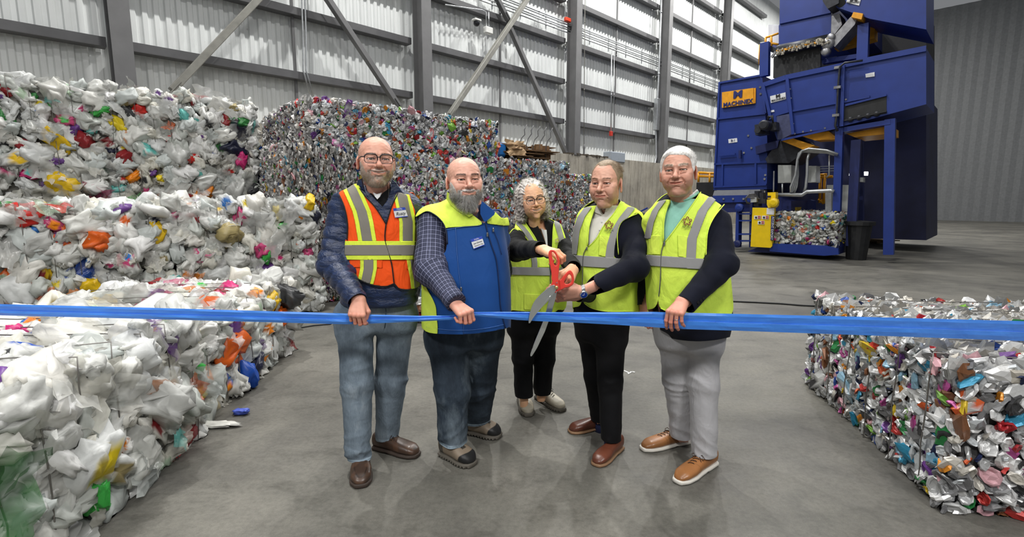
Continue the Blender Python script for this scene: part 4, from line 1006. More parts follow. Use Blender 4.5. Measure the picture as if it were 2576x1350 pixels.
class Head:
    def __init__(s, pos, yaw, pitch, roll, sc, sk, p):
        s.pos = np.array(pos, float); s.R = rotm(yaw, pitch, roll); s.sc = np.array(sc, float); s.sk = np.array(srgb(sk)); s.p = dict(jaw=1.0, smile=.5, open=0.0, nose=1.0, brow=1.0, eye=1.0, fat=0.0, fold=1.0, ear=1.0, lip=1.0, chin=1.0, asym=0.0); s.p.update(p)
    def w(s, q): return s.pos+(np.atleast_2d(q)*s.sc)@s.R.T
    def l(s, P): return ((P-s.pos)@s.R)/s.sc
    def f(s, Q):
        p = s.p; X = np.abs(Q[:, 0]); S = Q.copy(); S[:, 0] = X; g = Q
        d = ell(Q, (0, .014, .034), (.0755, .098, .0835))
        d = smin(d, ell(Q, (0, -.022, .012), (.066, .068, .085)), .02)
        d = smin(d, ell(Q, (0, -.026, -.050), (.052*p['jaw'], .058, .055)), .03)
        d = smin(d, ell(S, (.036*p['jaw'], -.006, -.060), (.025+.006*p['fat'], .04, .034)), .025)
        d = smin(d, ell(Q, (0, -.07, -.1*p['chin']), (.019, .018, .017)), .026)
        if p['fat']: d = smin(d, ell(Q, (0, -.02, -.108), (.036, .045, .011+.014*p['fat'])), .025)
        d = smin(d, ell(S, (.037, -.063, -.034), (.026+.004*p['fat'], .022+.003*p['smile'], .024)), .018)
        d = smin(d, ell(S, (.043, -.04, -.046), (.022+.006*p['fat'], .034, .034)), .022)
        d = smin(d, ell(S, (.055, -.045, -.012), (.016, .026, .016)), .02)
        d = smin(d, cap(S, (.012, -.0865, .021), (.046, -.072, .022), .0075*p['brow'], .006), .016)
        # sockets
        d = smax(d, -ell(S, (.0315, -.1, -.001), (.0205, .0195, .0125)), .012)
        eyeb = sph(S, (.0315, -.0725, 0), .0146)
        d = smin(d, eyeb, .004)
        # lids and eye slit
        e = p['eye']; qs = S-np.array([.0315, 0, -.0006+.0012*np.sign(1)]); el_ = np.hypot(qs[:, 0]/.0158, (qs[:, 2]-.0012*(1-(qs[:, 0]/.0158)**2))/(.0050*e)); sl = np.maximum((el_-1)*.0045*e, S[:, 1]+.068); d = smax(d, -sl, .0012)
        bag = cap(S, (.022, -.0875, -.0125), (.041, -.082, -.0105), .0028); d = smin(d, bag, .005)
        lid = cap(S, (.021, -.0875, .0085), (.042, -.083, .0075), .0026); d = smin(d, lid, .004)
        # nose
        n = p['nose']
        d = smin(d, chain(Q, [(0, -.084, .012), (0, -.094, -.008), (0, -.1085-.003*n, -.029)], [.0065, .0078, .0105*n], .006), .011)
        d = smin(d, ell(S, (.0125*n, -.0965, -.0335), (.0078*n, .0105, .0075)), .006)
        d = smin(d, ell(Q, (0, -.108-.003*n, -.0325), (.0095*n, .0095, .0085)), .006)
        d = smax(d, -ell(S, (.0066*n, -.1035, -.0415), (.0038, .006, .0036)), .003)
        # muzzle, lips
        w_ = .028+.008*p['smile']; zm = -.0605; sm = .010*p['smile']
        d = smin(d, ell(Q, (0, -.072, zm-.002), (.032, .0225, .024)), .015)
        up = [(-w_, -.0795, zm+sm), (-w_*.5, -.0915, zm+sm*.25+.001), (0, -.0955, zm+.0005), (w_*.5, -.0915, zm+sm*.25+.001+p['asym']), (w_, -.0795, zm+sm+p['asym']*2)]
        L = p['lip']; o_ = p['open']
        ul = [(a[0]*.93, a[1]+.0005, a[2]+.0035) for a in up]; ll = [(a[0]*.85, a[1]+.001, a[2]-.0055-o_*.006*(1-(a[0]/w_)**2)) for a in up]
        d = smin(d, chain(Q, ul, [.002, .0038*L, .0044*L, .0038*L, .002], .003), .004)
        d = smin(d, chain(Q, ll, [.002, .005*L, .0058*L, .005*L, .002], .003), .004)
        Qc = Q*np.array([1, .42, 1])
        mo = chain(Qc, [(a[0], a[1]*.42-.0006, a[2]-o_*.003*(1-(a[0]/w_)**2)) for a in up], [.0012, .0013+.0046*o_, .0013+.0056*o_, .0013+.0046*o_, .0012], .001)
        d = smax(d, -mo, .0015)
        # nasolabial folds
        fo = chain(S, [(.0165, -.0945, -.031), (.0265, -.0875, -.042), (w_+.0075, -.079, -.060)], [.0012, .002, .001], .002)
        d = smax(d, -(fo-.0013*p['fold']), .006)
        fo = cap(S, (w_+.004, -.075, zm-.002), (w_+.006, -.07, zm-.02), .001, .0006); d = smax(d, -(fo-.0007*p['fold']), .005)
        for zz, yy in ((.004, 0), (-.002, .001), (-.008, .002)): d = smax(d, -(cap(S, (.054, -.066+yy, zz*.6), (.064, -.048+yy, zz*1.8), .0004, .0002)-.0002*p['smile']), .004)
        d = smax(d, -(chain(Q, [(-.014, -.0845, -.078), (0, -.089, -.0765), (.014, -.0845, -.078)], [.001]*3, .002)), .006)
        # forehead lines
        d = d+.0004*snoise(Q*np.array([1, 1, 1.6]), 150, 21, 4)+.0004*snoise(Q, 45, 22, 3)
        for z in (.045, .056): d = d+.0003*p['fold']*np.exp(-((Q[:, 2]-z-.004*np.cos(Q[:, 0]*40))/.0022)**2)*(X < .045)*(Q[:, 1] < 0)
        # ears
        er = p['ear']; Rm = rotm(R(22), R(-8), 0); q = S-np.array([.0785, .016, -.007]); q = q@Rm; q[:, 1] *= 1/er; q[:, 2] *= 1/er
        o2 = np.zeros(3); a_ = ell(q, o2, (.0062, .0175, .031)); a_ = smax(a_, -ell(q, (.007, -.002, .003), (.006, .0105, .0195)), .003)
        a_ = smin(a_, ell(q, (.0, -.002, -.0255), (.005, .009, .009)), .005); d = smin(d, a_, .006)
        return d
    def neck(s, P, nb, r1, r2):
        a = s.w((0, .02, -.05))[0]; return cap(P, a, nb, r1, r2)
    def build(s, body_f_extra, lo_z, h=.0021, beard=None, hairf=None, brows='#4a3a30', brow_w=.6, extra_paint=None):
        """returns V,T,col in world for head+neck"""
        def F(P): return smin(s.f(s.l(P))*s.sc.min(), body_f_extra(P), .034)
        c = s.pos; V, Q = surf(F, c+np.array([-.13, -.17, -.16-lo_z]), c+np.array([.13, .17, .15]), h)
        q = s.l(V); X = np.abs(q[:, 0]); col = np.tile(s.sk, (len(V), 1)); S = q.copy(); S[:, 0] = X
        def paint(mask, c, a=1.0):
            nonlocal col
            m = np.clip(mask, 0, 1)[:, None]*a; col = col*(1-m)+np.asarray(c)*m
        g = lambda c, r: np.exp(-(((S-np.asarray(c))/np.asarray(r))**2).sum(1))
        red = s.sk*np.array([1.0, .62, .58])
        paint(g((.04, -.07, -.03), (.02, .04, .02)), red, .24); paint(g((0, -.11, -.032), (.016, .02, .016)), red, .32); paint(g((.08, .015, -.005), (.012, .03, .035)), red, .3)
        paint(g((.0, -.07, .06), (.05, .05, .03)), s.sk*np.array([1.04, .98, .96]), .3)
        paint(g((.0315, -.088, -.002), (.018, .02, .010)), s.sk*np.array([.78, .6, .56]), .45)
        w_ = .028+.008*s.p['smile']; zc = -.0605+.010*s.p['smile']*(X/w_)**2
        lip = (q[:, 1] < -.074) & (X < w_*.97); dz = (q[:, 2]-zc+.001)/(.0088*s.p['lip']); paint(np.clip(1.6*(1-dz**2*1.3), 0, 1)*lip*np.clip((1-(X/w_)**2)*3, 0, 1), s.sk*np.array([.86, .52, .5]), .8)
        ml = np.exp(-((q[:, 2]-zc+.001)/.0016)**2)*lip; paint(ml, s.sk*np.array([.3, .16, .14]), .75)
        es = np.hypot((X-.0315)/.0158, (q[:, 2]-.0006-.0012*(1-((X-.0315)/.0158)**2))/(.0050*s.p['eye'])); fr = (q[:, 1] < -.06)
        paint(np.clip(1.6-np.abs(es-1.08)/.16, 0, 1)*fr*(q[:, 2] > .0005), srgb('#2a1a14'), .75); paint(np.clip(1.2-np.abs(es-1.05)/.12, 0, 1)*fr*(q[:, 2] <= .0005), srgb('#8a5a4c'), .5)
        # eyebrows
        bz = .0225+.003*np.sin(np.clip((X-.012)/.036, 0, 1)*2.4); nz = snoise(q, 900, 3)
        bm = np.clip(1.5-np.abs(q[:, 2]-bz)/(.0042*brow_w+.0012)+.5*nz, 0, 1)*(X > .011)*(X < .05)*(q[:, 1] < -.04); paint(bm, srgb(brows), .75)
        if beard: beard(s, q, X, paint)
        if extra_paint: extra_paint(s, q, X, paint)
        return V, tris(Q), col
    def eyes(s, parent, iris='#4a3426', gaze=(0, 0)):
        for sg in (-1, 1):
            c = np.array([sg*.0315, -.0725, 0]); V, F = sphere_grid(20, 14); V = V[:, [0, 2, 1]]*.0134; P = s.w(V+c)
            dl = V/.0134; ax = nrm((gaze[0], -1, gaze[1])); ca = dl@ax
            col = np.tile(srgb('#dcd2cc'), (len(V), 1)); col[ca > math.cos(.47)] = srgb(iris); col[ca > math.cos(.2)] = (.004, .004, .004)
            mesh('eye', P, F, EYEM, parent, cols=col)
    def glasses(s, parent, col_m=FRM, rx=.0265, rz=.0185, sq=3.2, thick=.0016, y=-.103, tilt=0, z=-.001, temple=None, bottom=1.0):
        g = MB(); e = empty('glasses', (0, 0, 0), parent=parent)
        for sg in (-1, 1):
            pts = []; 
            for k in range(28):
                t = 2*math.pi*k/28; c_, s_ = math.cos(t), math.sin(t); x = np.sign(c_)*abs(c_)**(2/sq)*rx; zz = np.sign(s_)*abs(s_)**(2/sq)*rz*(1 if s_ > 0 else bottom)
                pts.append((sg*.033+x, y+.0+((abs(.033*sg+x)-.033)**2)*4+.003*(abs(.033*sg+x) > .05), z+zz))
            P = s.w(pts); rr = [thick*(1.35 if k < 14 else .8) for k in range(28)]
            mb = MB(); mb.tube(P, rr, 6, closed=True); mb.build('rim', col_m, e, smooth=True)
            mb = MB(); c0 = P.mean(0); mb.add(np.concatenate([[c0], P]), [(0, 1+k, 1+(k+1) % 28) for k in range(28)]); mb.build('lens', LENS, e, smooth=True)
            mb = MB(); mb.tube(s.w([(sg*(.033+rx), y+.005, z+.009), (sg*.073, y+.02, z+.009), (sg*.079, -.03, z+.007), (sg*.08, .012, z+.006)]), [thick*1.4, thick*1.3, thick, thick*.8], 6); mb.build('temple', temple or col_m, e, smooth=True)
        mb = MB(); mb.tube(s.w([(-.008, y+.001, z+.006), (0, y-.001, z+.0085), (.008, y+.001, z+.006)]), thick*1.3, 6); mb.build('bridge', col_m, e, smooth=True)
        return e
    def teeth(s, parent):
        w_ = .028+.008*s.p['smile']; mb = MB(); pts = []; n = 12
        for i in range(n+1):
            x = (i/n*2-1)*w_*.82; zz = -.0605+.010*s.p['smile']*(x/w_)**2*.6+s.p['asym']*(x > 0); pts.append((x, -.0868+7*x*x, zz))
        V = []; 
        for p in pts: V += [(p[0], p[1]-.001, p[2]+.003), (p[0], p[1]-.001, p[2]-.0042), (p[0], p[1]+.004, p[2]+.003), (p[0], p[1]+.004, p[2]-.0042)]
        F = []
        for i in range(n): a = i*4; b = a+4; F += [(a, b, b+1, a+1), (a+1, b+1, b+3, a+3), (a+2, a+3, b+3, b+2), (a, a+2, b+2, b)]
        mb.add(s.w(V), F); mb.build('teeth', TEETH, parent, smooth=True)
EYEM = attrmat('eyeball', .12, var=0, spec=.6)
# ================================================================ people
def ortho(D, N):
    D = nrm(D); N = np.asarray(N, float); N = nrm(N-D*(N@D)); return D, N
class Hand:
    LEN = [(.043, .026, .021), (.047, .030, .022), (.044, .028, .022), (.034, .021, .019)]
    def __init__(s, W, D, N, left, curls, thumb, sc=1.0, elbow=None):
        s.W = np.asarray(W, float); s.E = None if elbow is None else nrm(np.asarray(elbow, float)-s.W)
        s.D, s.N = ortho(D, N); s.S = np.cross(s.D, s.N) if left else np.cross(s.N, s.D); s.sc = sc
        D, N, S = s.D, s.N, s.S; L = sc; s.fing = []; off = [.0305, .0103, -.0103, -.0295]; kz = [.97, 1.0, .965, .89]; s.kn = []
        for i in range(4):
            p = s.W+D*.088*kz[i]*L+S*off[i]*L+N*(.002-.004*abs(i-1.3))*L; pts = [p]; a = 0; s.kn.append(p)
            for j in range(3):
                a += R(curls[i][j]); d = D*math.cos(a)-N*math.sin(a)+S*(.05*(1.5-i)); p = p+nrm(d)*s.LEN[i][j]*L; pts.append(p)
            s.fing.append(pts)
        t0 = s.W+(D*.022+S*.024-N*.006)*L; tp = [t0]
        for ln_, v in zip((.044, .033, .026), thumb): t0 = t0+nrm(D*v[0]+S*v[1]+N*v[2])*ln_*L; tp.append(t0)
        s.th = tp
        s.E = -s.D if s.E is None else s.E; allp = np.array([q for f in s.fing for q in f]+tp+[s.W+s.E*.095]); s.lo = allp.min(0)-.045; s.hi = allp.max(0)+.045
    def __call__(s, P):
        L = s.sc; d = None
        for i in range(4):
            e = cap(P, s.W+s.S*(.012-.008*i)*L, s.kn[i]-s.D*.004, .0155*L, .0118*L); d = e if d is None else smin(d, e, .014)
        d = smin(d, cap(P, s.W+(s.S*.012-s.N*.008)*L, s.th[1], .016*L, .0125*L), .014)
        d = smin(d, cap(P, s.W-s.S*.012*L-s.N*.004, s.W+(s.D*.06-s.S*.024-s.N*.006)*L, .015*L, .0125*L), .014)
        d = smin(d, cap(P, s.W+s.E*.095+s.S*.008, s.W+s.S*.009, .022*L, .020*L), .014); d = smin(d, cap(P, s.W+s.E*.095-s.S*.008, s.W-s.S*.009, .022*L, .020*L), .014)
        g = None; w = [1, 1.02, .97, .86]
        for i in range(4):
            r = np.array([.0100, .0093, .0085, .0074])*w[i]*L; f = s.fing[i]
            e = smin(smin(cap(P, f[0], f[1], r[0], r[1]), cap(P, f[1], f[2], r[1], r[2]), .002), cap(P, f[2], f[3], r[2], r[3]), .002)
            for q, rr in ((f[1], r[1]), (f[2], r[2])): e = smin(e, sph(P, q+s.N*.0012, rr*1.01), .003)
            g = e if g is None else smin(g, e, .0012)
            d = smin(d, sph(P, f[0]+s.N*.0028, .0098*w[i]*L), .006)
        d = smin(d, g, .006)
        t = smin(cap(P, s.th[1], s.th[2], .0122*L, .0105*L), cap(P, s.th[2], s.th[3], .0105*L, .0085*L), .003); d = smin(d, t, .005)
        return d
    def build(s, sk, h=.0017):
        V, Q = surf(s, s.lo, s.hi, h); col = np.tile(sk, (len(V), 1))
        def paint(m, c, a):
            nonlocal col
            m = np.clip(m, 0, 1)[:, None]*a; col = col*(1-m)+np.asarray(c)*m
        red = sk*np.array([1, .62, .6])
        for f in s.fing:
            for q in f[:3]: paint(np.exp(-(np.linalg.norm(V-q-s.N*.006, axis=1)/.011)**2), red, .42)
            paint(np.exp(-(np.linalg.norm(V-f[3], axis=1)/.012)**2), red, .3)
            dr = nrm(f[3]-f[2]); nn = nrm(s.N-dr*(s.N@dr)); c = f[3]+nn*.006-dr*.001; q = V-c
            m = 1.4-np.sqrt((q@dr/.0055)**2+(np.linalg.norm(q-np.outer(q@dr, dr), axis=1)/.0048)**2)*1.2; paint(m*3*((V-f[3])@nn > .003), sk*np.array([1.08, .98, .98])+.04, .7)
        paint(np.clip(-(V-s.W)@s.N/.02, 0, 1), red, .2)
        return V, tris(Q), col
def joinm(parts):
    Vs = []; Ts = []; Cs = []; n = 0
    for V, T, C in parts: Vs.append(V); Ts.append(T+n); Cs.append(C); n += len(V)
    return np.concatenate(Vs), np.concatenate(Ts), np.concatenate(Cs)
class Limb:
    """clothed limb through joints; fold(t, ang, s) displaces outward"""
    def __init__(s, pts, rad, k=.03, fold=None, flat=1.0):
        s.p = [np.asarray(q, float) for q in pts]; s.r = rad; s.k = k; s.fold = fold
        s.len = np.concatenate([[0], np.cumsum([np.linalg.norm(b-a) for a, b in zip(s.p[:-1], s.p[1:])])])
    def param(s, P):
        """arc length along limb, angle around it"""
        best = np.full(len(P), 1e9); L = np.zeros(len(P)); A = np.zeros(len(P))
        for i, (a, b) in enumerate(zip(s.p[:-1], s.p[1:])):
            ab = b-a; ln_ = np.linalg.norm(ab); u = ab/ln_; t = np.clip((P-a)@u, 0 if i else -.2, ln_ if i < len(s.p)-2 else ln_+.2); q = P-a-t[:, None]*u; d = np.linalg.norm(q, axis=1)
            ref = nrm(np.cross(u, [0, -1, 0.])); f = np.cross(u, ref); m = d < best
            best[m] = d[m]; L[m] = (s.len[i]+t)[m]; A[m] = np.arctan2(q@ref, q@f)[m]
        return L, A
    def __call__(s, P):
        d = chain(P, s.p, s.r, s.k)
        if s.fold is not None:
            m = np.abs(d) < .05
            if m.any(): L, A = s.param(P[m]); d = d.copy(); d[m] -= s.fold(L, A, P[m])
        return d
def rowsY(rows, Y, dy=0.0):
    """rows: (py, xl, xr, half depth[, Y])"""
    out = []
    for r in rows:
        y = r[4] if len(r) > 4 else Y; a = K(r[1], r[0], y); b = K(r[2], r[0], y); out.append(((a[0]+b[0])/2, y+dy, (a[2]+b[2])/2, (b[0]-a[0])/2, r[3]))
    return out
class Base:
    """front surface of the trunk from which the layers of clothing are cut"""
    def __init__(s, f, lo, hi, h=.006):
        V, Q = surf(f, lo, hi, h); s.V = V; s.T = tris(Q); s.N = vnormals(V, s.T)
    def patch(s, name, off, m_, parent, poly=None, fn=None, back=False, Yc=None, thick=.003, smooth=True, cols=None, lift=None, flip=False):
        V = s.V+s.N*(off if np.isscalar(off) else off(s.V, s.N)[:, None]); sc = np.full(len(V), 1.0); px = pix(V)
        if poly is not None:
            dpt = V[:, 1]/1250.0; front = sdpoly(px, smooth_poly(poly, 4) if smooth else poly)*dpt
            sc = np.minimum(sc, front)
        if fn is not None: sc = np.minimum(sc, fn(V, px, s.N))
        if Yc is not None:
            fm = (Yc-V[:, 1]) if not back else None
            if fm is not None: sc = np.minimum(sc, fm)
        V2, T2, s2, _ = clip(V, s.T, sc)
        if len(T2) == 0: print('EMPTY PATCH', name); return None
        o = mesh(name, V2, T2, m_, parent, smooth=True, cols=None if cols is None else cols(V2))
        if thick: md = o.modifiers.new('thickness', 'SOLIDIFY'); md.thickness = thick; md.offset = -1
        return o
def cloth(name, c, rough=.8, bump=.25, bscale=450, bdist=.0006, var=.1, wr=.0, sheen=.2):
    t = NT(name); c = srgb(c); o = t.obj(); n = t.noise(o, 7, 4, .6); lo = tuple(x*(1-var) for x in c); hi = tuple(min(1, x*(1+var)) for x in c)
    t.set(Base_Color=t.ramp(n, [(.3, lo), (.7, hi)]), Roughness=rough); t.b.inputs['Specular IOR Level'].default_value = .2; t.b.inputs['Sheen Weight'].default_value = sheen
    h = t.noise(o, bscale, 2); big = t.noise(t.mapping(o, (1, 1, .55)), 16, 3, .55, dist=.6)
    hh = t.math('ADD', t.math('MULTIPLY', h, bdist/.02), t.math('MULTIPLY', big, wr)); t.bump(hh, bump*2, .02); return t.m
def neonmat(name, c, hexm=True):
    t = NT(name); c = srgb(c); o = t.obj(); n = t.noise(o, 6, 3, .6)
    v = t.node('ShaderNodeTexVoronoi'); t.l.new(o, v.inputs['Vector']); v.inputs['Scale'].default_value = 260
    col = t.ramp(n, [(.3, tuple(x*.93 for x in c)), (.7, tuple(min(1, x*1.05) for x in c))])
    if hexm: col = t.mix(t.math('MULTIPLY', t.math('LESS_THAN', v.outputs['Distance'], .28), .28), col, tuple(x*.55 for x in c))
    t.set(Base_Color=col, Roughness=.75); t.b.inputs['Specular IOR Level'].default_value = .2
    big = t.noise(t.mapping(o, (1, 1, .6)), 11, 3, .5, dist=.8); t.bump(big, .9, .018); return t.m
neon = neonmat('neon_yellow_mesh', '#e0ff5e'); neonp = neonmat('neon_yellow_cloth', '#e3ff60', False); orangev = neonmat('orange_vest_cloth', '#ff5a1e', False); limev = neonmat('lime_vest_trim', '#e2f54e', False)
refl = cloth('grey_reflective_tape', '#9a9a9a', .5, .2, 300, .0004, .05, .3, 0); refl2 = cloth('dark_grey_reflective_tape', '#858179', .5, .2, 300, .0004, .06, .3, 0)
bind = cloth('black_binding', '#141416', .7); zipm = plain('zipper_metal', '#8d8f90', .35, .7)
navy = cloth('navy_wool', '#0e111f', .85, .2, 500, .0005, .2, .4, .03); blackc = cloth('black_cloth', '#0f0f11', .85, .2, 500, .0005, .3, .5)
def puffm():
    t = NT('navy_quilted_nylon'); o = t.obj(); n = t.noise(t.mapping(o, (1, 1, 2.2)), 22, 4, .6, dist=.5); t.set(Base_Color=t.ramp(n, [(.3, srgb('#15213c')), (.7, srgb('#22345a'))]), Roughness=.42)
    t.b.inputs['Specular IOR Level'].default_value = .5; t.bump(n, .8, .012); return t.m
def denim(name, dark, mid, light):
    t = NT(name); o = t.obj(); n = t.noise(t.mapping(o, (1, 1, .45)), 5, 5, .65); f = t.noise(t.mapping(o, (1, 1, .12)), 240, 3, .7); w = t.noise(o, 3.0, 2)
    c = t.ramp(n, [(.25, srgb(dark)), (.5, srgb(mid)), (.75, srgb(light))]); fd = t.attr('fade', 'Fac'); c = t.mix(fd, c, srgb(light)); c = t.mix(1.0, c, t.ramp(f, [(.2, (.72, .74, .78)), (.8, (1.12, 1.12, 1.12))]), 'MULTIPLY')
    ed = t.attr('seam', 'Fac'); c = t.mix(ed, c, srgb('#a8bccb')); t.set(Base_Color=c, Roughness=.85); t.b.inputs['Specular IOR Level'].default_value = .15
    big = t.noise(t.mapping(o, (1, 1, .75)), 13, 3, .5, dist=.7); t.bump(t.math('ADD', t.math('MULTIPLY', big, 1.0), t.math('MULTIPLY', f, .08)), .6, .014); return t.m
def plaidm():
    t = NT('navy_plaid_cotton'); uv = t.attr('uvp', 'Vector'); x, y, z = t.sep(uv)
    def band(v, per, w, ph=0.0): return t.math('LESS_THAN', t.math('ABSOLUTE', t.math('SUBTRACT', t.math('FRACT', t.math('ADD', t.math('DIVIDE', v, per), ph)), .5)), w)
    a = band(x, .024, .09); b = band(y, .024, .09); a2 = band(x, .024, .24, .5); b2 = band(y, .024, .24, .5)
    c = srgb('#171a34'); m1 = t.mix(t.math('MULTIPLY', t.math('ADD', a2, b2), .28), c, srgb('#41465f')); m2 = t.mix(t.math('MULTIPLY', t.math('ADD', a, b), .44), m1, srgb('#8f94b4'))
    t.set(Base_Color=m2, Roughness=.8); t.bump(t.noise(t.obj(), 18, 3), .5, .01); return t.m
PUFF = puffm(); PLAID = plaidm(); JEAN1 = denim('faded_blue_denim', '#525d68', '#7a8792', '#abb4bb'); JEAN2 = denim('dark_blue_denim', '#222830', '#38424d', '#76828b')
GREYT = cloth('light_grey_chino', '#a9a8ab', .8, .25, 500, .0005, .06, .9); BLKT = cloth('black_trousers', '#0b0b0e', .8, .2, 500, .0005, .2, .5, .02)
# ---- trousers
def legfold(knee, ank, seed, amp=.006, hem=.0):
    def f(L, A, P):
        n = snoise(P, 9, seed, 3)
        w = .25+.8*np.exp(-((L-knee)/.10)**2)+1.1*np.clip((L-ank)/.16, 0, 1.1)+.5*np.exp(-(L/.12)**2)
        q = P+.03*np.stack([n, n*0, snoise(P, 7, seed+1, 3)], 1)
        r1 = 1-np.abs(snoise(q*np.array([.8, .8, 2.0]), 15, seed+2, 4)); r2 = 1-np.abs(snoise(q*np.array([1.2, 1.0, 1.6])+q[:, [2, 0, 1]]*.8, 24, seed+4, 4))
        return amp*w*(1.5*(r1-.55)+.8*(r2-.55))+.003*snoise(P*np.array([1, 1, .35]), 16, seed+5, 4)
    return f
def trousers(person, name, m_, legs, hiprows, Yh, seed, hemz, h=.0065, amp=.006, fade=True, nl=2.2, front_seam=None):
    hip = Loft(rowsY(hiprows, Yh), nl); L = []
    for i, (pts, rad) in enumerate(legs):
        kl = float(np.linalg.norm(np.array(pts[1])-np.array(pts[0]))); al = kl+float(np.linalg.norm(np.array(pts[2])-np.array(pts[1])))-.2; L.append(Limb(pts, rad, .03, legfold(kl, al, seed+i*3, amp)))
    def f(P):
        d = smin(L[0](P), L[1](P), .012); return smin(d, hip(P), .075)
    pts = np.array([p for l in legs for p in l[0]]); hr = np.array(rowsY(hiprows, Yh)); lo = np.minimum(pts.min(0), [hr[:, 0].min()-.2, Yh-.25, 0])-.12; hi = np.maximum(pts.max(0), [hr[:, 0].max()+.2, Yh+.25, hr[:, 2].max()])+.12; lo[2] = 0.0
    V, Q = surf(f, lo, hi, h); T = tris(Q)
    # cut the hems
    d0 = L[0].r[-1]; q = np.stack([chain(V, l.p, l.r, .03) for l in L], 1); which = np.argmin(q, 1); hz = np.array(hemz)[which]
    V2, T2, s2, ex = clip(V, T, V[:, 2]-hz)
    fd = np.zeros(len(V2)); 
    for l in L:
        Lp, A = l.param(V2); nn = snoise(V2, 14, 2, 3); fd = np.maximum(fd, np.exp(-(A/.75)**2)*np.exp(-((Lp-.2)/.26)**2)*(.55+.25*nn))
    hm = np.exp(-((s2-.012)/.0035)**2)*.8+(s2 < .004)*.7
    for l in L: Lp, A = l.param(V2); dl = np.abs(chain(V2, l.p, l.r, .03)); hm = np.maximum(hm, .55*np.exp(-((np.abs(A)-1.05)/.05)**2)*(dl < .03)*(Lp > .05))
    o = mesh(name, V2, T2, m_, person, smooth=True, vattr={'fade': np.clip(fd, 0, 1)*(1 if fade else 0), 'seam': np.clip(hm, 0, 1)*(1 if fade else 0)}); return o, L, hip
